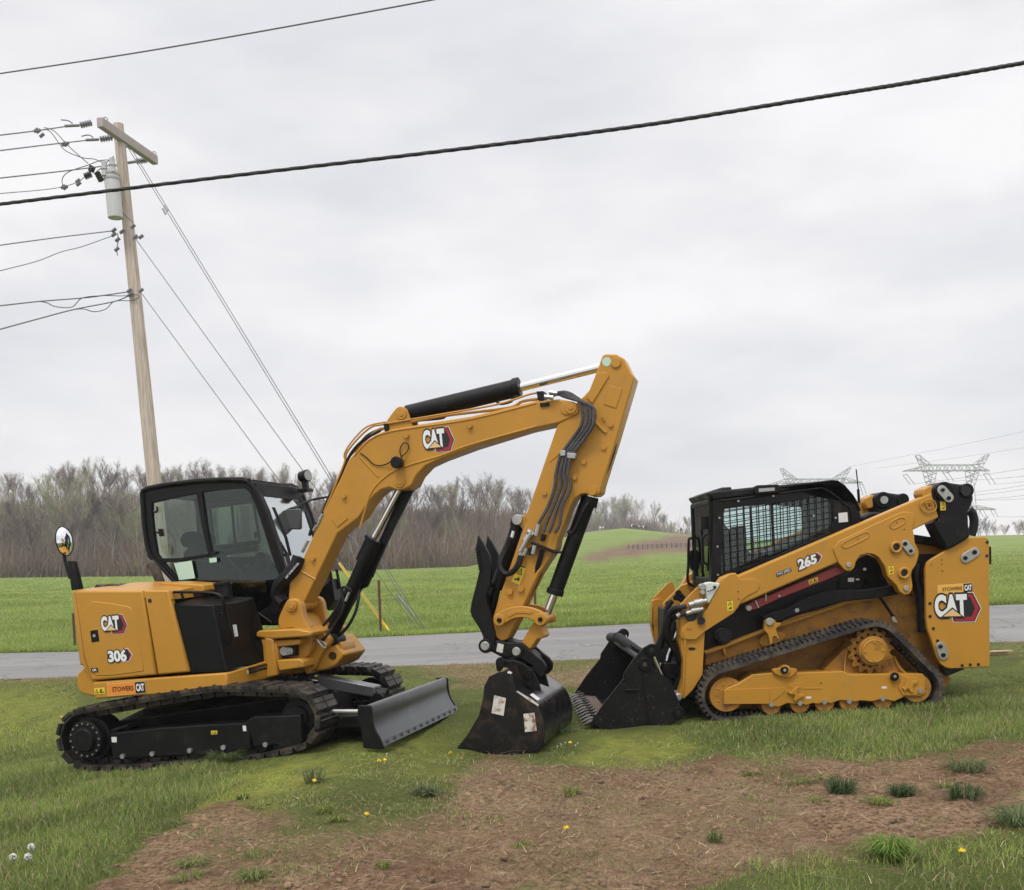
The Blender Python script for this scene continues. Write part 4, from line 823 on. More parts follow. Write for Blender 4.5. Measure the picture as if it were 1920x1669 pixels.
for y0,y1,near in ((-.99,-.60,1),(.60,.99,0)):
    tr=steel_track(EX,CE,y0,y1,ex,STL)
    ymid=(y0+y1)/2
    for x,z in ((-.62,.11),(-.3,.11),(.05,.11),(.35,.11),(.65,.11)): m=MB(EX); m.tube([(x,ymid-.1,z),(x,ymid+.1,z)],.075,16); m.build('track_roller',BK,ex,bev=.006)
    m=MB(EX); m.tube([(-1.0,ymid-.12,.285),(-1.0,ymid+.1,.285)],.2,24)
    if near:
        m.tube([(-1.0,y0-.005,.285),(-1.0,y0+.08,.285)],.165,28); m.tube([(-1.0,y0-.04,.285),(-1.0,y0+.02,.285)],.10,24,r1=.118)
    sp=m.build('drive_sprocket',BK,ex,bev=.006)
    if near:
        m=MB(EX)
        for k in range(16):
            a=2*math.pi*k/16; m.tube([(-1+.145*math.cos(a),y0-.014,.285+.145*math.sin(a)),(-1+.145*math.cos(a),y0,.285+.145*math.sin(a))],.0075,8)
        m.build('bolt',STE,sp)
    m=MB(EX); m.tube([(1.0,ymid-.05,.30),(1.0,ymid+.05,.30)],.15,28); m.tube([(1.0,ymid-.09,.30),(1.0,ymid+.09,.30)],.10,20); m.build('idler_wheel',BK,ex,bev=.006)
    m=MB(EX)
    if near:
        m.plate(2,[(395,1020),(420,1005),(700,975),(1000,955),(1215,945),(1240,925),(1250,1110),(1100,1128),(700,1150),(420,1168)],-.93,-.66)
        m.plate(2,[(1225,935),(1255,908),(1545,897),(1560,1050),(1530,1115),(1470,1112),(1400,1075),(1262,1095)],-.94,-.66)
        m.plate(2,[(370,1010),(430,975),(505,955),(510,975),(440,1000),(385,1050)],-.9,-.7)
        # track frame roof sloping up to the chassis
        m.add([(-.8,-.80,.40),(.9,-.80,.47),(.9,-.45,.52),(-.7,-.45,.48),(-.8,-.66,.2),(.9,-.66,.2),(.9,-.42,.2),(-.7,-.42,.2)],[(0,1,2,3),(0,4,5,1),(2,3,7,6),(0,3,7,4),(1,2,6,5)])
    else:
        m.box((-.75,.62,.12),(.9,.93,.40))
    tf=m.build('track_frame',BK,ex,bev=.012)
    if near:
        m=MB(EX)
        for c in ((475,1148),(653,1133),(878,1113),(1080,1095),(1333,1077)): m.pin(2,c,.021,-.955,-.9,12)
        m.build('bolt',STE,tf)
        warn(EX,2,[(1010,993),(1048,991),(1048,1013),(1011,1015)],-.932,tf,False)
        sticker(EX,2,[(413,1030),(445,1030),(445,1062),(416,1062)],-.932,tf,WHT)
        sticker(EX,2,[(1200,962),(1220,962),(1223,995),(1203,995)],-.932,tf,WHT)
m=MB(EX); m.box((-.65,-.62,.22),(.75,.62,.47)); m.tube([(.1,0,.45),(.1,0,.66)],.42,36); m.tube([(.05,0,.5),(.05,0,.56)],.52,40)
m.box((.6,-.35,.2),(.98,.35,.42)); m.build('chassis',BK,ex,bev=.015)
# dozer blade and its arms
bx0=[(855,1300),(858,1375),(868,1430),(890,1480),(925,1540),(948,1590)]
fp=[EX.u(3,p,-.99) for p in bx0]
m=MB(EX)
prof=[Vector((p.x,-.965,p.z)) for p in fp]+[Vector((p.x-.035,-.965,p.z)) for p in reversed(fp)]
prof[-1]=prof[-1]+Vector((-.02,0,.02)); prof.insert(0,prof[0]+Vector((-.01,0,.02)))
m.ext(prof,(0,1.93,0)); bl=m.build('dozer_blade',GRY,ex,bev=.006)
m=MB(EX)   # cutting edge strip bolted along the foot
a,b=fp[-2],fp[-1]; 
q=[Vector((a.x+.012,-.98,a.z)),Vector((b.x+.014,-.98,b.z)),Vector((b.x-.004,-.98,b.z-.01)),Vector((a.x,-.98,a.z))]
m.ext(q,(0,1.96,0)); m.build('cutting_edge',GRY,bl,bev=.003)
m=MB(EX)
for k in range(12):
    y=-.9+k*.163; m.tube([(a.x*.55+b.x*.45+.012,y,a.z*.55+b.z*.45),(a.x*.55+b.x*.45+.024,y,a.z*.55+b.z*.45)],.016,8)
m.build('blade_bolt',GRY,bl)
sp_=[(758,1290),(768,1283),(850,1283),(862,1300),(866,1375),(875,1430),(897,1480),(930,1540),(952,1608),(915,1612),(800,1600),(790,1480),(768,1405),(756,1380)]
for ya,yb in ((-.995,-.965),(.965,.995)):
    q=[EX.u(3,p,-.99) for p in sp_]; m=MB(EX); m.ext([Vector((p.x,ya,p.z)) for p in q],(0,yb-ya,0)); m.build('end_plate',BK,bl,bev=.006)
m=MB(EX); m.box((.85,-.62,.14),(1.60,-.48,.25)); m.box((.85,.48,.14),(1.60,.62,.25)); m.box((1.48,-.7,.06),(1.62,.7,.3)); m.box((.95,-.5,.10),(1.5,.5,.17))
m.build('blade_arm',BK,ex,bev=.012)
m=MB(EX); m.rod(3,(565,1328),(765,1328),-.70,.02,12); m.build('blade_strut',STE,ex)
# blade cylinder with its flat cover
m=MB(EX); m.tube([(.72,-.05,.56),(.88,-.05,.52)],.03,14); m.build('cylinder_rod',CHR,ex)
m=MB(EX); m.tube([(.66,-.05,.57),(.78,-.05,.55)],.07,16); m.tube([(.86,-.05,.52),(1.5,-.05,.34)],.055,16); m.tube([(1.45,-.17,.33),(1.45,.07,.33)],.05,16)
m.build('blade_cylinder',BK,ex,bev=.005)
m=MB(EX); m.add([(.87,-.13,.585),(1.42,-.13,.43),(1.42,.03,.43),(.87,.03,.585),(.87,-.13,.47),(1.42,-.13,.33),(1.42,.03,.33),(.87,.03,.47)],[(0,1,2,3),(4,7,6,5),(0,4,5,1),(1,5,6,2),(2,6,7,3),(3,7,4,0)])
m.build('cylinder_cover',GRY,ex,bev=.01)
# ---- upper structure
SK=-.93
m=MB(EX)
m.plate(2,[(298,702),(1100,645),(1113,744),(312,804)],SK,-.3)
p=[EX.u(2,(1100,645),SK),EX.u(2,(1338,572),-.42),EX.u(2,(1342,682),-.42),EX.u(2,(1113,744),SK)]
m.ext(p,(0,.3,0))
m.plate(2,[(300,745),(1330,690),(1330,640),(300,700)],-.3,.9)
sk=m.build('platform_frame',Y,ex,bev=.015)
dealer(EX,2,[(387,713),(612,697),(620,764),(394,783)],SK-.002,sk)
warn(EX,2,[(308,738),(372,732),(376,770),(314,775)],SK-.002,sk,False)
m=MB(EX)
for c in ((1240,622),(1240,643),(1288,609),(1288,629)): m.pin(2,c,.012,-.66,-.5,10)
m.build('bolt_hole',DCB,sk)
d=Decal(EX,2,[(1150,632),(1200,622),(1203,662),(1153,672)],-.72); d.poly(DCB,[(0,0),(1,0),(1,1),(0,1)]); d.poly(DCY,[(.15,.5),(.85,.5),(.85,.6),(.15,.6)]); d.done('rating_plate',sk)
d=Decal(EX,2,[(1203,634),(1234,628),(1236,650),(1206,657)],-.66); d.poly(WHT,[(0,0),(1,0),(1,1),(0,1)]); d.done('rating_plate',sk)
# counterweight: hull bulging at the rear corner
m=MB(EX)
m.plate(2,[(173,162),(192,152),(250,560),(292,696),(238,600),(222,600)],-.915,.7)
m.plate(2,[(238,597),(222,612),(176,655),(172,720),(184,755),(200,775),(312,803),(300,700),(285,640)],-.86,.8,yr=-.93)
m.build('counterweight',Y,ex,bev=.03)
m=MB(EX); m.plate(2,[(192,153),(598,152),(681,658),(290,694),(247,545)],SK,-.86); dr=m.build('engine_door',Y,ex,bev=.016)
m=MB(EX); m.plate(2,[(225,205),(500,240),(545,265),(610,625),(600,640),(330,672),(300,640),(262,520)],SK-.005,SK+.02,sm=1); m.build('door_pressing',Y,dr,bev=.007)
m=MB(EX); m.plate(2,[(277,388),(335,377),(347,462),(290,472)],SK-.006,SK); m.build('latch_bezel',Y,dr,bev=.004)
m=MB(EX); m.plate(2,[(283,393),(330,385),(340,456),(293,464)],SK-.009,SK); la=m.build('door_latch',BK,dr,bev=.004)
m=MB(EX); m.pin(2,(308,423),.014,SK-.015,SK,12); m.build('lock_barrel',STE,la)
emblem(EX,2,[(345,310),(500,300),(508,402),(357,410)],SK-.006,dr)
numplate(EX,2,[(388,512),(533,500),(540,575),(396,585)],SK-.006,dr,'306')
d=Decal(EX,2,[(288,618),(329,614),(333,639),(293,643)],SK-.009); d.poly(DCB,[(0,0),(1,0),(1,1),(0,1)]); d.text(DCW,'CR',.2,.25,.8,.75,.04); d.done('badge',dr)
m=MB(EX); m.plate(2,[(606,152),(752,150),(877,640),(690,657)],SK,-.86); sp2=m.build('side_panel',Y,ex,bev=.014)
m=MB(EX); m.pin(2,(642,213),.018,SK-.004,SK,14); m.build('key_plug',DCB,sp2)
# body block behind the panels and the hood top
m=MB(EX); m.plate(2,[(215,165),(745,165),(865,640),(300,690)],-.87,-.02); m.build('engine_block_housing',BK,ex)
hl=EX.u(2,(192,150),SK); hr=EX.u(2,(756,150),SK)
m=MB(EX)
NE=[EX.u(1,c,SK+.012) for c in ((192,793),(400,793),(600,793),(775,802))]; FE=[EX.u(1,c,-.35) for c in ((322,768),(560,742),(700,737),(960,758))]
G_=[Vector((p.x,-.05,p.z-.01)) for p in FE]; m.add(NE+FE+G_,[(0,1,5,4),(1,2,6,5),(2,3,7,6),(4,5,9,8),(5,6,10,9),(6,7,11,10)])
D_=[p+Vector((0,0,-.06)) for p in NE]; D2=[FE[3]+Vector((.01,0,-.10))]; m.add(NE+D_+[FE[3]]+D2,[(0,4,5,1),(1,5,6,2),(2,6,7,3),(3,7,9,8)])
m.plate(1,[(700,742),(960,757),(973,792),(935,815),(780,840),(755,800)],-.55,-.1)
hd=m.build('engine_hood',Y,ex,bev=.01,smooth=50)
m=MB(EX)
for i in range(9):
    for j in range(2): m.pin(1,(782+i*17+j*8,832-i*1.5-j*12),.009,-.56,-.54,8)
m.build('hood_vent',DCB,hd)
m=MB(EX); m.plate(1,[(308,765),(320,755),(440,752),(457,762),(455,775),(308,776)],-.6,-.35); m.build('air_cleaner_lid',RUB,hd,bev=.008)
m=MB(EX)
for c in ((543,765),(680,772),(843,760)): m.pin(1,c,.012,-.45,-.43,10)
m.build('hood_bolt',BK,hd)
# hydraulic tank
def U2(p,y): return EX.u(2,p,y)
b0,b1,b2=U2((878,645),-.90),U2((1100,632),-.90),U2((1322,575),-.42)
t0,t1,t2=U2((767,232),-.90),U2((1022,238),-.90),U2((1207,212),-.48)
s0,s1=U2((1255,430),-.44),U2((1315,470),-.42)
b3=Vector((b0.x,-.25,b0.z)); t3=Vector((t0.x+.02,-.4,t0.z+.05)); t4=Vector((t2.x,-.3,t2.z+.02)); b4=Vector((b2.x,-.25,b2.z))
m=MB(EX); m.add([b0,b1,t1,t0,s1,s0,t2,b2,b3,t3,t4,b4],[(0,1,2,3),(1,7,4,5,6,2),(0,3,9,8),(3,2,6,10,9),(6,5,4,7,11,10)])
tk=m.build('hydraulic_tank',BKG,ex,bev=.012)
m=MB(EX); m.hose(2,[(785,160,-.9),(960,163,-.9),(1045,172,-.9),(1080,205,-.9),(1105,310,-.85),(1138,435,-.8),(1128,465,-.8),(1095,470,-.8)],.014); m.rod(2,(830,162),(845,205),-.9,.012); m.build('grab_rail',BK,ex)
m=MB(EX); 
for c,y in (((808,318),-.905),((962,305),-.905),((1063,295),-.84),((1115,610),-.84),((900,615),-.905),((1037,602),-.905)): m.pin(2,c,.014,y,y+.03,12)
m.build('tank_bolt',BK,tk)
sticker(EX,2,[(1140,357),(1163,355),(1174,425),(1152,430)],-.76,tk,WHT)
m=MB(EX); m.pin(2,(1112,520),.022,-.80,-.7,12); m.build('drain_tap',STE,tk)
m=MB(EX); 
c=EX.u(1,(1090,830),-.45); m.tube([c,c+Vector((0,0,.10))],.075,18); m.tube([c+Vector((0,0,.10)),c+Vector((0,0,.13))],.08,18); m.build('filler_cap',BK,tk,bev=.004)
m=MB(EX); m.hose(1,[(1060,765,-.45),(1075,750,-.45),(1110,745,-.45),(1140,752,-.45)],.014); m.build('breather_pipe',HOS,tk)
m=MB(EX); m.pin(1,(1072,764),.018,-.46,-.42,12); m.build('breather_cap',YOR,tk)
# front frame (yellow castings) and swing bracket
m=MB(EX)
m.plate(3,[(0,738),(25,725),(300,712),(420,735),(410,770),(120,790),(0,775)],-.42,.35)
m.plate(3,[(0,775),(55,790),(130,800),(150,830),(165,930),(150,965),(165,1050),(60,1085),(0,1100)],-.40,.35)
m.plate(3,[(60,770),(125,790),(160,1060),(75,1080)],-.42,-.36)
m.plate(3,[(125,800),(330,790),(330,830),(160,850)],-.38,.3)
m.plate(3,[(150,945),(320,935),(350,950),(360,1000),(170,1030)],-.40,.3)
m.plate(3,[(90,780),(560,780),(655,905),(600,980),(530,1015),(160,1065),(90,1075)],-.10,.42)
m.build('front_frame',Y,ex,bev=.014)
m=MB(EX); m.plate(3,[(168,835),(215,818),(290,835),(290,915),(200,930),(170,905)],-.34,-.08); m.build('frame_recess',BK,ex)
m=MB(EX)
for i,c in enumerate(((205,880),(228,880),(250,878))): m.pin(3,c,.038-.003*i,-.37+.01*i,-.34,16); 
m.build('hose_coupling',STE,ex)
lug=[(163,640),(178,600),(215,522),(232,497),(258,484),(292,486),(320,500),(338,530),(345,575),(362,650),(402,712),(418,770),(417,850),(395,900),(372,930),(245,945),(238,900),(262,860),(258,830),(300,815),(312,790),(302,720),(270,706),(178,722),(165,690)]
m=MB(EX); m.plate(3,lug,-.26,-.17,sm=1); 
lq=[EX.u(3,p,-.26) for p in lug[:14]+[(300,720),(178,722)]]
m.ext([Vector((p.x,.17,p.z)) for p in lq],(0,.09,0))
m.plate(3,[(185,640),(300,600),(345,640),(400,735),(420,790),(410,1040),(375,1055),(345,1000),(355,950),(330,850),(300,780),(190,715)],-.18,.18)
m.plate(3,[(400,720),(440,745),(500,740),(545,775),(555,800),(548,830),(500,880),(455,960),(440,1010),(400,1035)],-.17,.17,sm=1)
m.plate(3,[(455,870),(555,790),(590,810),(640,810),(655,905),(600,925),(595,975),(535,1005),(520,940)],-.05,.25,sm=1)
sb=m.build('swing_bracket',Y,ex,bev=.016)
m=MB(EX); m.pin(3,(570,915),.05,-.10,.1,20,r1=.05); m.build('swing_pin',BK,sb,bev=.01)
m=MB(EX); m.pin(3,(258,540),.052,-.285,.28,24); m.pin(3,(258,540),.03,-.295,-.28,20); m.build('boom_pin',Y,sb,bev=.004)
m=MB(EX); m.hose(3,[(430,800,-.25),(455,795,-.3),(495,845,-.3),(520,850,-.28),(515,820,-.28),(470,800,-.25)],.007); m.build('wire_clip',STE,sb)
# ---- boom
BY=.125
bo=[(110,1152),(215,930),(330,690),(362,615),(425,540),(500,482),(560,457),(690,434),(1000,386),(1330,306),(1450,297),(1518,310),(1548,345),(1536,382),(1450,420),(1335,445),(1290,455),(1000,545),(835,606),(762,640),(715,690),(690,740),(655,762),(618,768),(575,752),(535,763),(500,790),(460,840),(400,935),(310,987)]
q=[EX.u(4,p,-BY) for p in bo[:-2]]
tail=[EX.u(3,p,-BY) for p in [(610,0),(340,562),(305,570),(240,495),(243,440),(250,360),(290,318)]]
# near-face right edge continues up to the ear
pts=q+[EX.u(4,(420,905),-BY)]+tail
pts=[p for i,p in enumerate(pts) if i!=0]
m=MB(EX); m.ext([Vector((p.x,-BY,p.z)) for p in pts],(0,2*BY,0))
bm_=m.build('boom',Y,ex,bev=.012)
m=MB(EX)
def strip(z,pts,r,y): m.tube(spline([EX.u(z,p,y) for p in pts],5),r,6)
strip(4,[(425,960),(462,830),(490,765),(540,710),(600,668),(700,630),(835,590),(1000,530),(1330,438)],.009,-BY)
strip(4,[(425,595),(520,698)],.009,-BY); strip(3,[(325,275),(445,345)],.010,-BY)
strip(4,[(395,590),(470,510),(560,470),(700,445),(1000,400),(1330,318)],.008,-BY)
m.build('weld_bead',Y,bm_)
m=MB(EX); m.pin(4,(628,722),.048,-BY-.012,BY+.01,24); m.pin(4,(628,722),.026,-BY-.018,-BY,16); m.build('cylinder_pin',Y,bm_,bev=.004)
m=MB(EX); m.plate(4,[(1455,330),(1500,310),(1535,312),(1550,345),(1540,375),(1510,382),(1460,372)],-BY-.012,-BY,sm=1); m.pin(4,(1508,340),.05,-BY-.022,BY+.01,24); m.pin(4,(1508,340),.022,-BY-.028,BY,14); m.build('stick_pin',Y,bm_,bev=.004)
m=MB(EX); 
for c in ((660,487),(988,435),(338,798),(178,1118)): 
    m.pin(4,c,.02,-BY-.03,-BY,10); m.pin(4,(c[0]-6,c[1]-3),.014,-BY-.012,-BY,8)
m.build('hose_boss',Y,bm_)
m=MB(EX); m.plate(4,[(277,912),(330,866),(362,912),(308,958)],-BY-.008,-BY); m.build('cover_plate',Y,bm_,bev=.003)
emblem(EX,4,[(742,462),(902,444),(912,556),(752,572)],-BY-.001,bm_)
for ya,yb in ((-.1,-.065),(.065,.1)):
    m=MB(EX); m.plate(4,[(553,420),(608,345),(628,334),(650,338),(668,352),(690,425),(690,450),(560,465)],ya,yb,sm=1,yr=-.1); m.build('cylinder_lug',Y,bm_,bev=.006)
m=MB(EX); m.pin(4,(636,375),.045,-.112,.11,20); m.pin(4,(636,375),.02,-.118,0,14); m.build('lug_pin',Y,bm_,bev=.003)
# work lamp hanging from the boom by its cable
m=MB(EX); m.pin(4,(608,622),.052,-BY-.10,-BY-.01,20,r1=.045); wl=m.build('work_lamp',BK,ex,bev=.008)
m=MB(EX); m.hose(4,[(640,600,-BY-.02),(630,560,-BY-.02),(650,522,-BY-.02),(675,535,-BY-.02),(665,570,-BY-.02),(635,595,-BY-.03)],.005); m.hose(4,[(425,575,-BY-.01),(455,595,-BY-.01),(500,635,-BY-.01),(550,635,-BY-.015),(590,615,-BY-.05)],.005); m.build('lamp_cable',HOS,wl)
# boom cylinder with guard
m=MB(EX); m.rod(3,(545,800),(875,60),0,.062,20); m.build('boom_cylinder',BKG,ex,bev=.004)
m=MB(EX); m.rod(3,(800,215),(878,48),0,.075,20); m.rod(3,(865,60),(878,38),0,.08,20); m.build('cylinder_gland',BK,ex,bev=.004)
m=MB(EX); m.rod(4,(480,1040),(640,740),0,.03,16); m.build('cylinder_rod',CHR,ex)
m=MB(EX); 
g0=[(662,742),(715,728),(575,1010),(455,1285),(410,1335),(398,1325),(420,1270),(545,1010),(640,800)]
m.plate(4,[(640,770),(700,735),(712,745),(600,965),(465,1262),(418,1282),(412,1262),(540,1000)],.06,.10,yr=.08)
m.plate(3,[(510,655),(600,740),(690,560),(770,420),(815,335),(852,330),(910,170),(925,120),(900,100),(830,160),(790,230),(720,360),(640,480),(560,600)],.07,.1,yr=.02)
m.build('cylinder_guard',BK,ex,bev=.004)
m=MB(EX); m.hose(3,[(480,810,-.2),(520,770,-.22),(570,700,-.15),(650,560,-.12),(640,430,-.1),(655,402,-.1),(690,410,-.1),(712,435,-.1)],.014); m.hose(3,[(610,770,-.02),(680,700,-.1),(740,590,-.1),(765,480,-.08),(770,420,0)],.014)
m.hose(3,[(500,690,-.13),(580,590,-.12),(640,480,-.1),(690,420,-.1)],.012); m.build('cylinder_hose',HOS,ex)
m=MB(EX); m.rod(3,(695,440),(668,505),-.11,.013,8); m.build('hose_fitting',STE,ex)
m=MB(EX); m.pin(3,(560,800),.06,-.1,.1,18); m.build('cylinder_foot_pin',BK,ex,bev=.005)
# pipes along the boom
def ucol(z,l,y): return [(a,b,y) for a,b in l]
m=MB(EX)
m.hose(4,ucol(4,[(240,880),(340,640),(365,560),(470,450),(560,425),(850,375),(1130,325),(1290,275),(1340,265)],-.11),.009)
m.hose(4,ucol(4,[(245,870),(350,630),(400,560),(480,485),(560,445),(850,385),(1180,345),(1260,310),(1340,298)],-.08),.013)
m.hose(4,ucol(4,[(350,615),(345,580),(380,520),(460,440),(560,415)],-.03),.007)
m.build('hydraulic_pipe',Y,ex)
m=MB(EX); m.hose(4,ucol(4,[(195,1000),(215,940),(235,880),(270,790),(330,690),(350,640),(380,575),(440,510),(530,460)],-.1),.012); m.hose(4,ucol(4,[(165,1000),(180,960),(215,930)],-.12),.014); m.hose(4,ucol(4,[(400,570),(460,490),(540,450)],-.02),.016); m.build('boom_hose',HOS,ex)
m=MB(EX)
for c in ((228,905),(212,940),(100,1130),(135,1070),(150,1040),(195,960)): m.hose(4,[(c[0]-8,c[1]+14,-.12),(c[0]+8,c[1]-16,-.12)],.017)
m.build('hose_fitting',STE,ex)
m=MB(EX); m.plate(4,[(545,425),(565,422),(572,458),(552,462)],-.13,0); m.plate(4,[(1332,258),(1368,256),(1370,300),(1340,302)],-.13,0); m.plate(4,[(1350,318),(1398,314),(1398,332),(1352,338)],-.14,-.1); m.build('pipe_clamp',BK,ex)
# stick cylinder
m=MB(EX); m.rod(4,(668,375),(1240,238),0,.076,22); m.rod(4,(1215,243),(1248,236),0,.084,22); m.rod(4,(636,375),(690,370),0,.05,14); m.build('stick_cylinder',BK,ex,bev=.005)
m=MB(EX); m.rod(4,(1245,238),(1700,125),0,.036,18); m.build('cylinder_rod',CHR,ex)
m=MB(EX); m.hose(4,[(700,405,-.05),(840,392,-.05),(860,378,-.05)],.02); m.hose(4,[(1130,312,-.06),(1150,322,-.06),(1200,310,-.06),(1215,290,-.06),(1240,283,-.06)],.013); m.build('cylinder_port',BK,ex)
# ---- stick
SY=.115
up=[(1672,72),(1690,65),(1742,66),(1785,90),(1820,165),(1838,182),(1822,240),(1745,500),(1668,745),(1662,780),(1640,796),(1610,795),(1585,785),(1560,788),(1530,808),(1500,860),(1478,930),(1440,1020)]
q=[EX.u(4,p,-SY) for p in up]
lowp=[EX.u(5,p,-SY) for p in [(690,300),(580,465),(490,650),(440,760),(395,850),(375,885),(340,895),(305,870),(285,800),(290,730),(330,600),(490,150),(500,125)]]
up2=[EX.u(4,p,-SY) for p in [(1270,900),(1290,865),(1440,430),(1480,370),(1575,282),(1605,250),(1640,160)]]
m=MB(EX); m.ext([Vector((p.x,-SY,p.z)) for p in q+lowp+up2],(0,2*SY,0)); st=m.build('stick',Y,ex,bev=.012)
m=MB(EX); m.plate(4,[(1660,160),(1700,163),(1705,180),(1620,320),(1590,290),(1640,165)],-SY-.012,-SY); m.plate(4,[(1705,225),(1775,245),(1742,345),(1680,325)],-SY-.007,-SY); m.build('stiffener_plate',Y,st,bev=.004)
m=MB(EX); m.pin(4,(1740,109),.042,-SY-.016,SY+.01,22); m.pin(4,(1617,768),.042,-SY-.016,SY+.01,22); m.build('cylinder_pin',Y,st,bev=.004)
m=MB(EX); m.pin(4,(1694,105),.037,-SY-.003,-SY+.002,18); m.build('lifting_eye',PAP,st)
m=MB(EX)
for c in ((1714,428),(1678,545),(1575,620),(1528,700),(1372,780),(1670,392),(1680,405)): m.pin(4,c,.021 if c[1]>410 else .008,-SY-.018,-SY,10)
m.tube([EX.u(4,(1628,410),-SY-.005),EX.u(4,(1690,470),-SY-.005)],.014,8)
m.tube([EX.u(4,(1470,560),-SY),EX.u(4,(1400,620),-SY)],.006,6)
m.pin(5,(392,575),.028,-SY-.03,-SY,14); m.pin(5,(462,557),.028,-SY-.03,-SY,14)
m.build('boss',Y,st)
warn(EX,5,[(455,403),(503,418),(458,535),(404,512)],-SY-.002,st)
m=MB(EX)   # thumb bracket on the stick
m.plate(5,[(415,125),(420,100),(440,92),(470,90),(515,90),(520,160),(480,170),(440,145)],-.09,.09,sm=1); m.build('thumb_bracket',Y,st,bev=.006)
# hoses over the boom tip and down the stick
m=MB(EX)
for k,(dx,dy) in enumerate(((-6,0),(16,6),(34,14),(54,22))):
    y=-.15-.012*k
    m.hose(4,[(1390+dx,290-dy*1.2,-.06),(1470,262+dy*.9,-.1),(1540+dx*.5,290+dy,y),(1575+dx,350,y-.03),(1570+dx,430,y-.03),(1525+dx,500,y),(1480+dx,560,y),(1462+dx*.9,590,y),(1440+dx,680,y),(1435+dx*1.4,750,y),(1400+dx*1.2,850,y),(1355+dx*1.8,940,y),(1345+dx*1.5,985,y)],.0145,8,6)
m.hose(4,[(1735,490,-.05),(1738,540,-.05),(1715,620,-.05),(1690,680,-.05)],.013)
m.build('stick_hose',HOG,ex)
m=MB(EX); m.plate(4,[(1452,562),(1480,560),(1482,588),(1455,590)],-.19,-.12); m.plate(4,[(1490,572),(1535,575),(1532,604),(1490,600)],-.20,-.12); m.build('hose_clamp',STE,ex,bev=.004)
m=MB(EX); 
for a,b in (((1400,262),(1440,268)),((1375,285),(1420,290)),((1310,980),(1290,1010)),((1290,1010),(1250,1080)),((1345,940),(1330,1000)),((1325,1050),(1315,1095))): m.rod(4,a,b,-.16,.02,8)
m.rod(5,(510,190),(545,215),-.15,.028,8); m.rod(5,(490,250),(515,215),-.15,.022,8); m.rod(5,(460,370),(470,330),-.15,.024,8); m.rod(5,(485,345),(500,300),-.15,.02,8)
m.build('hose_fitting',STE,ex)
m=MB(EX); m.plate(5,[(530,255),(690,320),(680,335),(525,270)],-.17,.1); m.plate(5,[(600,205),(620,215),(610,255),(585,250)],-.17,-.1); m.plate(5,[(512,300),(545,285),(540,340),(515,345)],-.16,-.11); m.build('valve_bracket',BK,ex,bev=.004)
m=MB(EX); m.hose(5,[(600,310,-.14),(590,360,-.13),(570,430,-.1),(530,520,-.08),(490,610,-.06),(440,720,-.05),(405,820,-.05)],.024); m.hose(5,[(640,340,-.05),(600,430,-.02),(560,520,0),(500,640,0),(455,740,0)],.02)
m.hose(5,[(465,350,-.16),(450,400,-.18),(420,445,-.18),(370,465,-.17),(335,430,-.16),(335,380,-.14),(370,300,-.1),(400,230,-.1)],.026); m.build('thumb_hose',HOS,ex)
# bucket cylinder, links
m=MB(EX); m.rod(4,(1612,800),(1600,850),0,.07,18); m.rod(5,(905,-30),(680,592),0,.066,20); m.rod(5,(690,560),(680,595),0,.075,20); m.build('bucket_cylinder',BK,ex,bev=.004)
m=MB(EX); m.hose(4,[(1600,830,-.07),(1570,880,-.09),(1545,940,-.09),(1515,985,-.09),(1495,975,-.09)],.018); m.rod(4,(1585,850),(1530,970),-.08,.02,8); m.build('cylinder_pipe',BK,ex)
m=MB(EX); m.rod(5,(680,590),(632,715),0,.036,18); m.build('cylinder_rod',CHR,ex)
lk=[(287,760),(292,728),(315,715),(350,692),(420,672),(490,668),(560,688),(615,715),(637,745),(633,780),(605,795),(570,790),(545,765),(500,745),(450,742),(395,758),(352,792),(318,797),(292,785)]
for ya,yb in ((-.185,-.125),(.125,.185)):
    m=MB(EX); m.plate(5,lk,ya,yb,sm=1,yr=-.185); li=m.build('curved_link',Y,ex,bev=.008)
    if ya<0:
        m=MB(EX); m.plate(5,[(370,722),(430,695),(490,692),(545,705),(525,722),(485,715),(430,718),(385,745)],ya-.006,ya); m.build('link_rib',Y,li,bev=.003)
m=MB(EX); m.pin(5,(326,760),.05,-.2,.2,22); m.pin(5,(588,755),.052,-.2,.2,22); m.build('link_pin',Y,ex,bev=.005)
m=MB(EX); m.pin(5,(326,760),.022,-.21,-.2,6); m.pin(5,(588,755),.022,-.21,-.2,6); m.build('pin_plug',BK,ex)
m=MB(EX); m.plate(5,[(458,915),(545,775),(600,795),(605,830),(618,860),(600,878),(570,880),(525,948),(490,935)],-.1,.1); m.build('bucket_link',Y,ex,bev=.01)
# coupler
m=MB(EX)
for ya,yb in ((-.15,-.10),(.10,.15)):
    m.plate(5,[(270,905),(300,885),(360,900),(470,905),(500,930),(560,985),(605,1020),(625,1050),(622,1095),(590,1130),(565,1105),(535,1050),(480,1015),(440,1000),(330,990),(270,958)],ya,yb,yr=-.15)
m.plate(5,[(370,880),(480,915),(560,985),(600,1060),(540,1040),(400,960)],-.1,.1)
m.build('quick_coupler',BK,ex,bev=.01)
m=MB(EX)
for ya,yb in ((-.17,-.13),(.13,.17)):
    m.plate(5,[(302,1030),(315,1000),(345,995),(375,1015),(420,1012),(470,1030),(520,1060),(550,1090),(575,1150),(592,1215),(500,1180),(440,1150),(385,1065),(350,1060),(330,1090),(310,1085)],ya,yb,yr=-.17)
m.build('bucket_ear',BK,ex,bev=.008)
m=MB(EX); m.pin(5,(335,1030),.045,-.19,.19,20); m.pin(5,(515,1105),.045,-.19,.19,20); m.build('bucket_pin',BK,ex,bev=.006)
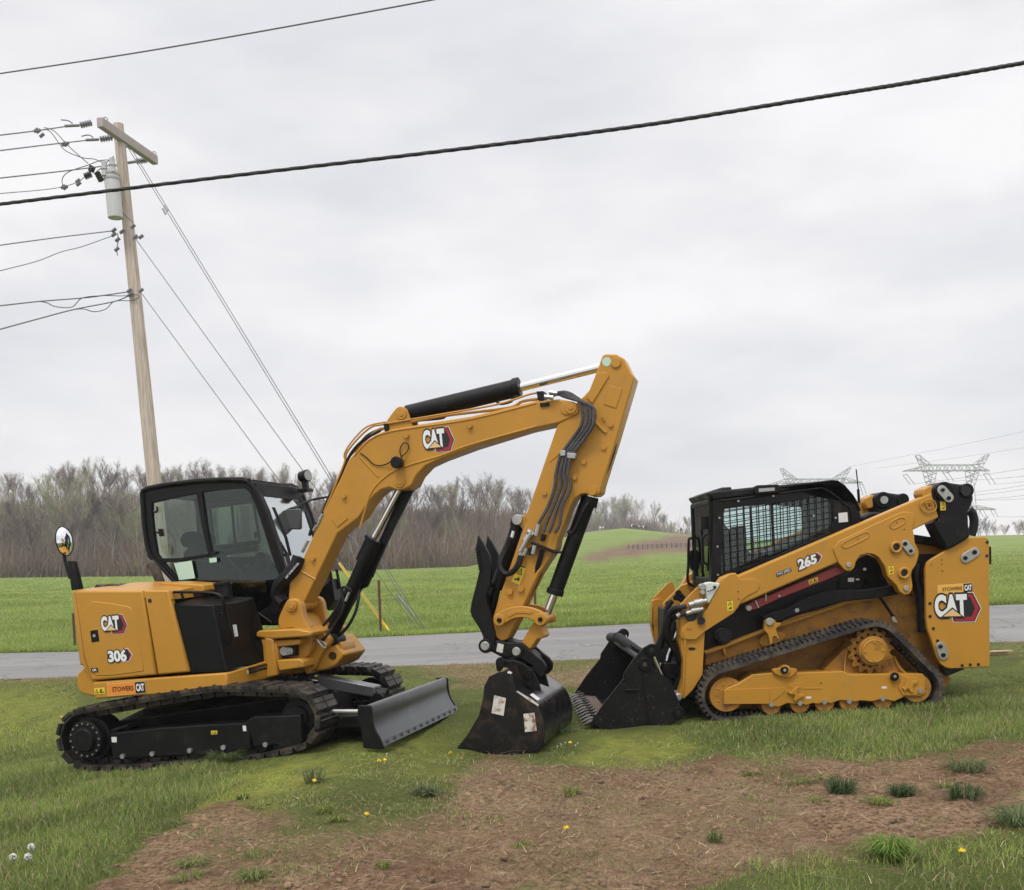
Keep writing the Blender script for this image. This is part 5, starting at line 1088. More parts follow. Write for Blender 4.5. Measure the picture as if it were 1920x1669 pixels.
m=MB(EX); m.pin(5,(235,925),.040,-.21,-.1,20); m.pin(5,(435,960),.038,-.175,-.1,20); m.build('coupler_pin',STE,ex,bev=.006)
m=MB(EX); m.pin(5,(237,925),.062,-.2,.2,22); m.pin(5,(437,960),.06,-.165,.16,22); m.plate(5,[(205,905),(260,895),(300,920),(300,960),(240,960),(210,950)],-.19,.19,sm=1);m.build('pin_boss',BK,ex,bev=.006)
sticker(EX,5,[(318,905),(357,915),(348,970),(307,958)],-.152,ex,WDT,'coupler_label')
# thumb
m=MB(EX)
tb=[(140,700),(150,640),(175,545),(200,440),(185,375),(176,300),(190,215),(228,275),(262,345),(275,425),(272,520),(243,600),(250,660),(268,735),(298,840),(300,900),(270,950),(215,950),(210,915),(225,872),(205,820),(150,735)]
for ya,yb in ((-.17,-.12),(.12,.17)): m.plate(5,tb,ya,yb,yr=-.17)
m.plate(5,[(160,640),(250,600),(265,735),(225,860),(155,735)],-.12,.12)
m.plate(5,[(215,520),(262,520),(245,600),(175,560)],-.12,.12)
th=m.build('hydraulic_thumb',BK,ex,bev=.008)
m=MB(EX)
for k in range(8):
    m.plate(5,[(178+k*3,300+k*18),(196+k*3,305+k*18),(200+k*3,318+k*18),(176+k*3,313+k*18)],-.185,-.12,yr=-.17)
m.build('thumb_teeth',BK,th)
m=MB(EX); m.rod(5,(440,160),(310,560),0,.055,18); m.rod(5,(440,118),(430,160),0,.05,16); m.rod(5,(310,560),(275,720),0,.035,14); m.build('thumb_cylinder',BK,ex,bev=.004)
m=MB(EX); m.pin(5,(440,118),.045,-.12,.12,18); m.build('thumb_cylinder_pin',STE,ex,bev=.005)
m=MB(EX); m.rod(5,(418,190),(405,240),-.06,.014,8); m.build('cylinder_label',WHT,ex)
# bucket
BS=-.45;BE=.70
side=[(360,1085),(388,1063),(410,1120),(432,1212),(500,1250),(560,1300),(600,1375),(618,1450),(612,1540),(575,1590),(510,1612),(400,1622),(220,1614),(100,1622),(12,1624),(20,1605),(60,1572),(130,1482),(195,1370),(222,1260),(230,1182),(262,1120),(320,1092)]
bm2=MB(EX); bm2.plate(5,side,BS,BS+.03); q=[EX.u(5,p,BS) for p in side]; bm2.ext([Vector((p.x,BE-.03,p.z)) for p in q],(0,.03,0))
m=MB(EX)
arc=[(388,1063),(410,1120),(432,1212),(500,1250),(560,1300),(600,1375),(618,1450),(612,1540),(575,1590),(510,1612),(400,1622),(220,1614),(60,1618)]
qa=spline([EX.u(5,p,BS) for p in arc[2:]],4); cen=EX.u(5,(380,1400),BS)
qa=[EX.u(5,p,BS) for p in ((350,1086),(388,1066),(412,1125))]+qa
qi=[p+(cen-p).normalized()*.025 for p in qa]
m.ext([Vector((p.x,BS+.004,p.z)) for p in qa]+[Vector((p.x,BS+.004,p.z)) for p in reversed(qi)],(0,BE-BS-.008,0))
bu=m.build('bucket',GP,ex,bev=.0,smooth=50); bm2.build('bucket_cheek',BKD,bu,bev=.006)
sticker(EX,5,[(296,1238),(371,1257),(355,1370),(278,1352)],BS-.002,bu,WDT); sticker(EX,5,[(482,1358),(552,1350),(567,1465),(492,1474)],BS-.002,bu,WDT)
m=MB(EX)   # label that wraps the shell
a=[EX.u(5,p,-.32) for p in ((582,1283),(618,1256))]
pa=[EX.u(5,(560,1262),-.36),EX.u(5,(600,1330),-.36)]
m.add([Vector((qa[7].x+.008,-.36,qa[7].z+.006)),Vector((qa[7].x+.008,-.25,qa[7].z+.006)),Vector((qa[10].x+.010,-.25,qa[10].z+.004)),Vector((qa[10].x+.010,-.36,qa[10].z+.004))],[(0,1,2,3)]); m.build('shell_sticker',WHT,bu)
m=MB(EX); m.plate(5,[(436,1215),(445,1212),(530,1262),(580,1300),(575,1308),(520,1275)],BS-.004,BS); m.build('side_label',WDT,bu)
sticker(EX,5,[(386,1082),(412,1092),(402,1103),(378,1097)],BS-.002,bu,WHT)
m=MB(EX)
for k in range(5):
    y=BS+.05+k*(BE-BS-.1)/4; t0_=EX.u(5,(70,1612),BS)
    m.add([(t0_.x,y-.03,t0_.z+.03),(t0_.x,y+.03,t0_.z+.03),(t0_.x,y+.03,t0_.z-.01),(t0_.x,y-.03,t0_.z-.01),(t0_.x-.12,y-.02,t0_.z-.005),(t0_.x-.12,y+.02,t0_.z-.005)],[(0,1,5,4),(3,4,5,2),(0,4,3),(1,2,5),(0,3,2,1)])
m.build('bucket_tooth',BKD,bu,bev=.004)
# ---- cab
CY0=0.0; CY1=.95
Z10=10
def c10(p,y=CY0): return EX.u(10,p,y)
outl=[(35,212),(90,182),(250,150),(560,112),(800,100),(1000,100),(1050,125),(1085,165),(1110,210),(1180,370),(1290,700),(1390,1010),(1410,1130),(1330,1330),(1320,1460),(1070,1460),(560,1180),(360,1080),(230,940),(110,820),(80,700),(55,520)]
wi=[(120,320),(250,290),(560,225),(800,190),(1000,180),(1045,215),(1100,330),(1160,500),(1250,790),(1330,1010),(1320,1110),(1240,1300),(1060,1400),(600,1160),(430,1110),(380,1050),(270,930),(170,800),(145,640),(125,470)]
cabn=MB(EX)
q=[c10(p) for p in outl]; h=[c10(p) for p in wi]
def rev(l): return list(l)
cabn.prism([Vector((p.x,CY0,p.z)) for p in q],[Vector((p.x,CY0+.05,p.z)) for p in q],[([Vector((p.x,CY0,p.z)) for p in h],[Vector((p.x,CY0+.05,p.z)) for p in h])])
# far wall of the cab, same profile
farh=[(150,340),(540,285),(1010,250),(1080,420),(1180,700),(1210,850),(1150,1000),(1070,1060),(980,1000),(900,955),(800,860),(760,825),(500,835),(250,835),(190,800)]
fh=[c10(p) for p in farh]
cabn.prism([Vector((p.x,CY1-.05,p.z)) for p in q],[Vector((p.x,CY1,p.z)) for p in q],[([Vector((p.x,CY1-.05,p.z)) for p in fh],[Vector((p.x,CY1,p.z)) for p in fh])])
cab=cabn.build('cab',BK,ex,bev=.008)
# tubular edges of the near side
m=MB(EX); m.tube([c10(p) for p in outl[:13]]+[c10((1400,1180))],.026,8); m.tube([c10(p) for p in [outl[0]]+outl[:15:-1]],.026,8)
m.tube([c10(p,CY1) for p in ()] or [Vector((c10(p).x,CY1,c10(p).z)) for p in outl[4:13]],.03,8)
m.build('cab_tube',BKG,cab)
# roof
rp_=[c10(p) for p in ((35,212),(90,182),(250,150),(560,112),(800,100),(1000,98),(1055,120))]
m=MB(EX); A=[Vector((p.x,CY0+.01,p.z)) for p in rp_]+[Vector((p.x,CY0+.01,p.z-.05)) for p in reversed(rp_)]
m.ext(A,(0,CY1-CY0-.02,0)); m.build('cab_roof',BK,cab,bev=.01)
m=MB(EX); 
x=rp_[-1].x; z=rp_[-1].z; m.box((x-.35,CY0+.12,z+.005),(x-.02,CY1-.12,z+.035)); m.box((x-.03,CY0+.03,z-.075),(x+.055,CY1-.03,z-.01)); m.build('roof_rail',BK,cab,bev=.008)
m=MB(EX); m.rod(10,(1045,90),(1060,150),CY0-.01,.017,8); m.build('aerial_stub',BK,cab)
# pillars and bars in the near side
m=MB(EX)
m.plate(10,[(548,200),(590,195),(640,560),(690,800),(660,815),(600,560),(555,300)],CY0-.004,CY0+.045)
m.plate(10,[(190,845),(400,840),(660,795),(735,775),(735,800),(670,825),(400,870),(215,885)],CY0-.004,CY0+.045)
m.build('door_pillar',BK,cab,bev=.004)
m=MB(EX); m.ext([c10(p,CY0+.02) for p in wi],(0,.006,0)); m.build('side_window',GL,cab)
sticker(EX,10,[(335,890),(503,866),(536,1032),(385,1050)],CY0-.008,cab,PAP,'paper_notice'); sticker(EX,10,[(668,845),(738,835),(741,878),(674,886)],CY0-.008,cab,PAP,'paper_tag')
# far door: sliding window frame
m=MB(EX); fy=CY1-.06
m.hose(10,[(672,320,fy),(1080,258,fy)],.016); m.rod(10,(672,320),(715,745),fy,.016,6); m.rod(10,(715,745),(1150,690),fy,.026,6); m.rod(10,(1080,258),(1150,690),fy,.016,6); m.rod(10,(880,290),(915,715),fy,.014,6); m.rod(10,(730,790),(1130,745),fy,.035,8)
m.rod(10,(540,270),(665,810),fy,.03,6)
m.build('sliding_window_frame',BK,cab)
m=MB(EX); m.ext([Vector((p.x,CY1-.02,p.z)) for p in fh],(0,.006,0)); m.build('door_glass',GL,cab)
# windscreen: slab following the front edge
fe=[c10(p) for p in ((1110,215),(1185,380),(1290,700),(1392,1020))]
m=MB(EX); A=[Vector((p.x,CY0+.09,p.z)) for p in fe]; B=[Vector((p.x-.008,CY0+.09,p.z)) for p in reversed(fe)]
m.ext(A+B,(0,CY1-CY0-.16,0)); m.build('windscreen',GLF,cab)
m=MB(EX)
for y in (CY0+.05,CY1-.05):
    w_=.05
    A=[Vector((p.x+.012,y-w_,p.z)) for p in fe]+[Vector((p.x-.03,y-w_,p.z)) for p in reversed(fe)]; m.ext(A,(0,2*w_,0))
p=fe[0]; m.box((p.x-.03,CY0,p.z-.04),(p.x+.015,CY1,p.z+.09)); p=fe[-1]; m.box((p.x-.03,CY0,p.z-.25),(p.x+.012,CY1,p.z))
# rounded upper corner of the far edge
m.add([(fe[0].x+.014,CY1-.25,fe[0].z-.04),(fe[0].x+.014,CY1-.1,fe[0].z-.04),(fe[1].x+.014,CY1-.1,fe[1].z)],[(0,1,2)])
m.build('windscreen_frame',BK,cab,bev=.008)
m=MB(EX)
for dy in (0,.03): m.tube([Vector((fe[1].x+.03,CY0+.12+dy,fe[1].z+.02)),Vector((fe[2].x+.03,CY0+.16+dy,fe[2].z+.05)),Vector((fe[2].x+.035,CY0+.19+dy,fe[2].z-.12))],.008,6)
m.box((fe[2].x,CY0+.08,fe[2].z-.2),(fe[2].x+.05,CY0+.16,fe[2].z-.1)); m.build('wiper',BK,cab)
m=MB(EX); m.rod(10,(1340,820),(1385,985),CY0+.03,.014,8); m.rod(10,(1375,830),(1410,970),CY0+.08,.014,8); m.build('grab_handle',STE,cab)
# front work lamp on the roof, front mirror
m=MB(EX); c=EX.u(10,(1590,65),CY1-.12); lp=MB(EX); m.tube([c+Vector((-.06,.0,0)),c+Vector((.03,-.03,0))],.052,18,r1=.06); m.box((c.x-.05,c.y-.03,c.z-.13),(c.x-.0,c.y+.03,c.z-.04)); m.box((c.x-.09,c.y-.07,c.z-.15),(c.x+.02,c.y+.07,c.z-.12)); w=m.build('roof_lamp',BK,cab,bev=.004)
m=MB(EX); m.tube([c+Vector((.028,-.029,0)),c+Vector((.036,-.032,0))],.05,18); m.build('lamp_lens',LENS,w)
m=MB(EX); m.hose(10,[(1600,310,CY1),(1640,290,CY1+.05),(1790,262,CY1+.1)],.012); m.hose(10,[(1640,290,CY1),(1550,320,CY1-.25),(1470,378,.44)],.012); mr_=m.build('mirror_arm',BK,cab)
m=MB(EX); m.plate(10,[(1388,380),(1400,375),(1525,375),(1535,390),(1535,555),(1522,572),(1400,568),(1387,552)],.42,.46,sm=0); m.build('mirror_back',mat('mirror_grey',(.06,.065,.065),.5),cab,bev=.01)
# interior
m=MB(EX); m.plate(10,[(380,690),(385,640),(420,600),(470,588),(560,590),(605,620),(612,700),(590,738),(420,748)],.36,.62,sm=1); m.plate(10,[(410,745),(600,735),(660,900),(700,1080),(470,1120),(420,940)],.28,.7,sm=1); m.plate(10,[(470,1080),(700,1040),(900,1060),(880,1150),(500,1180)],.25,.75,sm=1); se=m.build('driver_seat',SEAT,cab,bev=.03)
m=MB(EX); m.plate(10,[(740,815),(760,800),(930,960),(1060,1080),(1040,1100),(900,1000)],.2,.3,sm=1); m.plate(10,[(300,880),(560,850),(900,960),(960,1080),(1000,1160),(420,1120)],.1,.24,sm=1); m.plate(10,[(900,1100),(1040,1100),(1050,1180),(1100,1260),(1000,1300),(920,1220)],.25,.7,sm=1); m.build('console',INT,cab,bev=.02)
m=MB(EX); m.hose(10,[(1040,1085,.3),(1000,1000,.3),(1020,950,.3),(1075,925,.3)],.035,8); m.hose(10,[(920,990,.26),(960,1000,.26),(1000,1030,.26)],.02,8); m.rod(10,(750,790),(755,830),.2,.02,8); m.build('control_lever',BK,cab)
m=MB(EX); m.plate(10,[(1090,790),(1200,780),(1210,960),(1130,980),(1100,940)],.5,.62,sm=1); m.build('display_monitor',BK,cab,bev=.01)
m=MB(EX); m.box((-.55,.06,.72),(.75,.9,.80)); m.box((-.72,.06,.75),(-.5,.9,1.35)); m.build('cab_floor',BK,cab)
m=MB(EX); m.rod(10,(155,600),(195,600),CY0+.03,.012,6); m.plate(10,[(182,565),(218,563),(228,635),(195,637)],CY0-.01,CY0+.015); m.hose(10,[(140,400,CY0),(165,405,CY0),(178,385,CY0),(172,355,CY0)],.01); m.plate(10,[(1088,595),(1115,588),(1125,650),(1098,655)],CY1-.09,CY1-.07); m.build('window_latch',BK,cab)
m=MB(EX)   # dark lower cab side with the diagonal stay
m.plate(10,[(480,1100),(1010,1290),(1070,1470),(560,1470)],CY0-.01,CY0+.03); m.plate(10,[(480,1040),(1180,1080),(1330,1040),(1400,1150),(1400,1400),(1320,1480),(700,1480)],.42,.9,yr=.42); m.build('lower_cab_panel',BK,cab)
m=MB(EX); m.rod(10,(1020,1280),(1258,1450),CY0-.03,.009,6); m.build('cab_stay',INT,cab)
m=MB(EX); m.hose(10,[(1520,830,-.13),(1480,930,-.14),(1400,1020,-.14),(1330,1100,-.12),(1310,1190,-.1),(1360,1270,-.1)],.06,8); m.hose(10,[(1540,850,-.10),(1450,1000,-.08),(1370,1090,-.06),(1340,1180,-.05),(1400,1290,-.05)],.05,8); m.build('hose_bundle',HOS,ex)
d=Decal(EX,10,[(1385,1020),(1500,880),(1530,900),(1405,1045)],-.205); d.text(DCW,'CAT 10-78 0 XT-3 ES',0,.25,1,.8,.02); d.done('hose_print',ex)
# far side door edge and step seen past the boom
m=MB(EX); m.plate(10,[(1745,1120),(1830,1040),(1860,1240),(1800,1340),(1760,1300)],.72,.9); m.rod(10,(1875,950),(1910,1130),.85,.014,6); m.build('far_step',BK,ex)
# rear mirror, its post, exhaust
m=MB(EX); m.plate(1,[(146,612),(180,614),(222,782),(172,790)],-.80,-.74); mp_=m.build('mirror_post',BK,ex,bev=.006)
m=MB(EX); m.hose(1,[(128,575,-.78),(140,640,-.78),(165,720,-.78)],.014); m.build('mirror_stalk',BK,mp_)
cc=EX.u(1,(130,495),-.78); nrm=Vector((1,.06,-.02)).normalized()
m=MB(EX); rad=.122; t1_=nrm.orthogonal().normalized(); 
e1=Vector((-nrm.y,nrm.x,0)).normalized(); e2=nrm.cross(e1).normalized()
rings=6; vs=[cc+nrm*.045]; fs=[]
for r_ in range(1,rings+1):
    for k in range(28):
        a=2*math.pi*k/28; rr=rad*r_/rings; vs.append(cc+e1*rr*math.cos(a)+e2*rr*1.05*math.sin(a)+nrm*.045*(1-(r_/rings)**2))
fs=[(0,1+k,1+(k+1)%28) for k in range(28)]+[(1+r_*28+k,1+r_*28+(k+1)%28,1+(r_+1)*28+(k+1)%28,1+(r_+1)*28+k) for r_ in range(rings-1) for k in range(28)]
m.add(vs,fs); m.build('mirror_face',MIR,mp_,smooth=80)
m=MB(EX); R_=vs[1+(rings-1)*28:1+rings*28]; m.add([p+nrm*.002 for p in R_]+[cc-nrm*.03+(p-cc)*.7 for p in R_]+[cc-nrm*.04],[(k,(k+1)%28,28+(k+1)%28,28+k) for k in range(28)]+[(28+k,28+(k+1)%28,56) for k in range(28)])
m.tube([p for p in R_]+[R_[0]],.006,5,caps=False); m.build('mirror_shell',BK,mp_)
m=MB(EX); m.hose(1,[(705,745,-.25),(690,700,-.25),(665,650,-.25),(645,630,-.25)],.045,12); m.build('exhaust_pipe',RUB,ex)
# ================================================================ the compact track loader
LD=Frame((2.79,10.35,-1.38),1.1,2.8,.5)
ld=empty('track_loader',LD,label='yellow compact track loader with black caged cab and black front bucket',cat='track loader')
def l8(p,y=-.965): return LD.u(8,p,y)
def circ8(c,r,y=-.965): p=l8(c,y); q=l8((c[0]+r,c[1]),y); return (p.x,p.z,(q-p).length)
c1=circ8((300,705),158); c2=circ8((1165,445),166); c3=circ8((1430,668),138)
CL=[(c1[0],c1[1],c1[2]),(c2[0],c2[1],c2[2]),(c3[0],c3[1],c3[2]),(c3[0]-.35,c3[1]-c3[2]+.03-.0,.03)]
CL=[c1,c2,c3]
for y0,y1 in ((-.965,-.575),(.575,.965)):
    P=crawler_path(CL,.050); n=len(P); m=MB(LD)
    V=[]
    for i in range(n):
        a=Vector((P[i][0],0,P[i][1])); pr=Vector((P[i-1][0],0,P[i-1][1])); nx=Vector((P[(i+1)%n][0],0,P[(i+1)%n][1])); t=(nx-pr).normalized(); nr=Vector((-t.z,0,t.x)); V.append((a,t,nr))
    vs=[]
    for a,t,nr in V:
        for h in (0,-.032):
            for y in (y0,y1): p=a+nr*h; vs.append((p.x,y,p.z))
    fs=[]
    for i in range(n):
        a=i*4;b=((i+1)%n)*4
        fs+=[(a,b,b+1,a+1),(a+2,a+3,b+3,b+2),(a,a+2,b+2,b),(a+1,b+1,b+3,a+3)]
    m.add(vs,fs); w=y1-y0
    for i,(a,t,nr) in enumerate(V):
        for (ya,yb,o) in ((y0,y0+w*.22,0),(y0+w*.26,y0+w*.48,.3),(y0+w*.52,y0+w*.74,0),(y0+w*.78,y1,.3)):
            s=.05*o; q=[a+t*(s-.014),a+t*(s+.014),a+t*(s+.010)+nr*.024,a+t*(s-.010)+nr*.024]
            m.ext([Vector((p.x,ya+.004,p.z)) for p in q],(0,yb-ya-.004,0))
        q=[a+t*-.014-nr*.032,a+t*.014-nr*.032,a+t*.01-nr*.062,a+t*-.01-nr*.062]
        m.ext([Vector((p.x,y0+w*.38,p.z)) for p in q],(0,w*.24,0))
    m.build('rubber_track',RUB,ld)
    ym=(y0+y1)/2
    # idlers, rollers, sprocket
    for cc,R0,nm in ((c1,.86,'front_idler'),(c3,.86,'rear_idler')):
        m=MB(LD); r=cc[2]-.085
        for a,b in ((y0+.05,y0+.11),(y1-.11,y1-.05)): m.tube([(cc[0],a,cc[1]),(cc[0],b,cc[1])],r,32)
        m.tube([(cc[0],y0+.065,cc[1]),(cc[0],y1-.065,cc[1])],r*.45,24)
        for k in range(10):
            an=2*math.pi*k/10; m.tube([(cc[0]+r*.6*math.cos(an),y0+.044,cc[1]+r*.6*math.sin(an)),(cc[0]+r*.6*math.cos(an),y0+.06,cc[1]+r*.6*math.sin(an))],.012,8)
        m.build(nm,YD,ld,bev=.008)
    for cx_,cz in ((555,762),(725,752),(870,745),(1015,740),(1213,730)):
        p=l8((cx_,cz),-.9); rr=(l8((cx_+58,cz),-.9)-p).length
        m=MB(LD); m.tube([(p.x,y0+.06,p.z),(p.x,y0+.12,p.z)],rr,24); m.tube([(p.x,y1-.12,p.z),(p.x,y1-.06,p.z)],rr,24); m.tube([(p.x,y0+.08,p.z),(p.x,y1-.08,p.z)],rr*.6,18)
        m.build('track_roller',YD,ld,bev=.006)
    m=MB(LD); n_=15
    for ya,yb in ((y0+.10,y0+.125),(y1-.125,y1-.1)):
        A=[]
        for k in range(n_*4):
            an=2*math.pi*k/(n_*4); rr=(c2[2]-.045) if k%4 in (0,1) else (c2[2]-.078)
            A.append(Vector((c2[0]+rr*math.cos(an),ya,c2[1]+rr*math.sin(an))))
        m.ext(A,(0,yb-ya,0))
    m.tube([(c2[0],y0+.13,c2[1]),(c2[0],y1,c2[1])],.17,28)
    for k in range(n_):
        an=2*math.pi*(k+.12)/n_; m.tube([(c2[0]+(c2[2]-.07)*math.cos(an),y0+.1,c2[1]+(c2[2]-.07)*math.sin(an)),(c2[0]+(c2[2]-.07)*math.cos(an),y1-.1,c2[1]+(c2[2]-.07)*math.sin(an))],.016,8)
    sp=m.build('drive_sprocket',YD,ld,bev=.003)
    m=MB(LD)
    for k in range(n_):
        an=2*math.pi*(k+.12)/n_; m.tube([(c2[0]+(c2[2]-.11)*math.cos(an),y0+.098,c2[1]+(c2[2]-.11)*math.sin(an)),(c2[0]+(c2[2]-.11)*math.cos(an),y0+.1,c2[1]+(c2[2]-.11)*math.sin(an))],.013,8)
    m.build('bolt',BK,sp)
    m=MB(LD); m.tube([(c2[0],y0+.02,c2[1]),(c2[0],y0+.12,c2[1])],.135,30); hb=m.build('final_drive',YD,ld,bev=.01)
    m=MB(LD); m.tube([(c2[0],y0+.01,c2[1]),(c2[0],y0+.03,c2[1])],.11,30); m.ring((c2[0],y0+.008,c2[1]),.10,.006); 
    for k in range(4):
        an=math.pi/2*k; m.tube([(c2[0]+.082*math.cos(an),y0+.002,c2[1]+.082*math.sin(an)),(c2[0]+.082*math.cos(an),y0+.012,c2[1]+.082*math.sin(an))],.013,8)
    hc=m.build('hub_cap',Y,hb,bev=.003)
    if y0<0:
        d=Decal(LD,8,[(1163,392),(1207,392),(1207,440),(1163,440)],y0+.008); d.text(YD,'CAT',.1,.1,.9,.9,.06); d.done('cast_letters',hb)
    # undercarriage beam
    fr_=[(275,675),(310,655),(350,640),(445,582),(560,572),(700,572),(980,562),(1010,580),(1260,577),(1450,577),(1466,600),(1466,690),(1440,712),(1340,714),(1280,742),(1250,735),(1213,728),(1150,742),(1080,737),(1050,745),(1015,738),(960,735),(940,742),(905,755),(870,745),(830,758),(800,752),(760,765),(725,752),(690,758),(650,752),(600,775),(557,770),(520,755),(480,745),(275,758)]
    m=MB(LD); q=[l8(p,-.93) for p in fr_]; a=y0+.035; 
    m.ext([Vector((p.x,a,p.z)) for p in q],(0,.1,0)); m.ext([Vector((p.x,a+.1,p.z)) for p in q[3:14]+[q[-1]]],(0,.2,0))
    tf=m.build('track_frame',Y,ld,bev=.008)
    if y0<0:
        FY=-.93
        m=MB(LD); m.plate(8,[(276,672),(545,662),(545,755),(276,757)],FY-.012,FY); m.plate(8,[(545,662),(620,655),(640,665),(620,700),(545,755)],FY-.006,FY); m.build('tensioner_cover',Y,tf,bev=.004)
        m=MB(LD); m.plate(8,[(1330,590),(1420,600),(1452,640),(1450,690),(1400,705),(1330,705),(1305,660)],FY-.01,FY); m.plate(8,[(1330,660),(1345,655),(1360,600),(1375,598),(1385,622),(1420,620),(1418,632),(1392,645),(1395,688),(1380,690),(1365,665),(1340,680)],FY-.03,FY-.005); m.build('tow_hook',Y,tf,bev=.004)
        m=MB(LD); m.plate(8,[(650,685),(668,690),(690,665),(712,650),(718,660),(708,680),(712,700),(745,700),(750,710),(720,725),(700,740),(688,735),(695,700),(670,700)],FY-.03,FY); m.plate(8,[(650,640),(730,630),(735,618),(745,660),(855,658),(855,668),(740,668),(660,660)],FY-.004,FY); m.build('tow_hook',Y,tf,bev=.004)
        m=MB(LD); m.plate(8,[(560,560),(575,548),(610,545),(630,525),(655,528),(670,545),(708,548),(708,560),(690,580),(670,598),(620,598),(580,580)],FY-.03,FY+.05,sm=1); m.pin(8,(640,555),.04,FY-.055,FY,18); m.pin(8,(1288,597),.045,FY-.03,FY+.05,20); 
        m.build('suspension_pivot',Y,tf,bev=.004)
        m=MB(LD); m.pin(8,(635,556),.034,FY-.06,FY-.03,18); m.pin(8,(1285,595),.04,FY-.04,FY-.02,18); m.pin(8,(848,632),.008,FY-.002,FY,8); m.build('pivot_cap',BK,tf,bev=.004)
        m=MB(LD); m.pin(8,(635,556),.014,FY-.064,FY-.06,8); m.pin(8,(1285,593),.014,FY-.044,FY-.04,8)
        for c in ((557,760),(725,752),(870,745),(1017,740),(1215,724),(1435,678)): m.pin(8,c,.024,FY-.02,FY,6)
        m.build('bolt',STE,tf)
        m=MB(LD); m.plate(8,[(760,712),(790,712),(790,725),(760,725)],FY-.002,FY); m.plate(8,[(1207,652),(1237,652),(1237,665),(1207,665)],FY-.002,FY); m.build('sticker',WHT,tf)
        m=MB(LD); m.plate(8,[(862,556),(1000,418),(1040,415),(1280,470),(1345,560),(1365,575),(1010,590),(980,565)],-.80,-.60,yr=-.8); m.build('drive_bracket',YD,ld,bev=.01)
        m=MB(LD); m.hose(8,[(1005,430,-.805),(990,500,-.81),(990,570,-.82),(1020,590,-.86),(1100,600,-.87),(1250,580,-.87)],.009); m.hose(8,[(1280,475,-.81),(1310,540,-.82),(1350,575,-.85)],.009); m.build('weld_bead',Y,ld)
# chassis
m=MB(LD)
m.plate(7,[(162,1072),(520,948),(612,905),(700,868),(1000,788),(1310,735),(1400,750),(1500,1000),(1560,1160),(1620,1240),(1590,1290),(1500,1330),(900,1400),(300,1420),(170,1380)],-.53,.53)
m.build('chassis',YD,ld,bev=.012)
m=MB(LD); m.plate(7,[(158,1075),(185,1070),(520,945),(1000,783),(1310,730),(1312,745),(1000,798),(520,962),(200,1085),(165,1095)],-.60,-.5); m.plate(7,[(262,1045),(280,1040),(290,1095),(280,1105)],-.59,-.5); m.build('fender_lip',Y,ld,bev=.006)
m=MB(LD); m.plate(7,[(510,950),(516,890),(530,878),(550,876),(575,890),(580,905),(605,905),(610,915),(580,940),(600,1000),(590,1005),(575,985),(560,990),(560,1030),(545,1035),(530,970)],-.72,-.66,yr=-.7); m.plate(7,[(480,1010),(530,960),(640,960),(640,1000),(560,1040),(500,1050)],-.56,-.52,sm=1);m.build('link_bracket',Y,ld,bev=.006)
m=MB(LD); m.pin(7,(547,900),.036,-.74,-.7,18); m.build('pivot_bolt',STE,ld,bev=.004)
m=MB(LD)
m.plate(7,[(165,930),(160,1065),(175,1070),(520,945),(700,862),(1000,785),(1312,738),(1300,680),(1120,640),(1100,520),(1000,560),(900,570),(380,780),(300,850)],-.5,.5)
m.build('engine_bay',BK,ld)
m=MB(LD); m.plate(7,[(505,868),(520,860),(650,820),(760,760),(900,715),(1100,712),(1320,680),(1330,735),(1150,765),(1000,778),(800,822),(640,880),(590,905),(560,880),(515,890)],-.70,-.60,yr=-.7); m.build('lower_link',BK,ld,bev=.008)
m=MB(LD); m.pin(7,(707,832),.02,-.705,-.7,10); m.build('link_plug',STE,ld)
m=MB(LD); m.plate(7,[(945,700),(960,640),(1050,590),(1110,600),(1110,700),(1000,720)],-.53,-.50,sm=1); m.plate(7,[(1000,560),(1120,500),(1180,530),(1250,690),(1310,738),(1200,745),(1100,640)],-.52,-.45); m.build('side_cover',BKG,ld,bev=.006)
m=MB(LD); m.plate(7,[(1008,642),(1043,640),(1043,664),(1008,664)],-.535,-.53); m.pin(7,(1108,590),.014,-.55,-.53,8); m.plate(7,[(1055,645),(1075,645),(1075,655),(1055,655)],-.535,-.53); m.build('sticker',WHT,ld)
m=MB(LD)   # rear frame tower
m.plate(7,[(1120,500),(1250,490),(1400,430),(1500,420),(1700,440),(1560,560),(1480,700),(1480,1000),(1420,900),(1400,750),(1290,690),(1200,690),(1150,600)],-.50,.50); m.build('rear_tower',Y,ld,bev=.01)
m=MB(LD); m.plate(7,[(1400,385),(1700,430),(1640,470),(1400,430)],-.60,.6,yr=-.6); m.plate(7,[(1410,500),(1580,500),(1480,560),(1500,960),(1460,960),(1390,560)],-.62,-.55); m.hose(7,[(1420,560,-.66),(1410,640,-.66),(1440,760,-.66),(1450,960,-.66)],.05,10); m.build('lift_cylinder',BK,ld,bev=.006)
m=MB(LD); m.hose(7,[(1180,730,-.62),(1280,880,-.62)],.014); m.build('brake_cable',BK,ld)
m=MB(LD); m.plate(7,[(1265,872),(1280,868),(1300,900),(1295,908),(1270,895)],-.64,-.6); m.build('cable_clevis',STE,ld)
m=MB(LD); m.pin(6,(1430,640),.075,-.62,-.5,18); m.pin(6,(1430,640),.05,-.65,-.6,18); m.build('engine_mount',INT,ld,bev=.006)
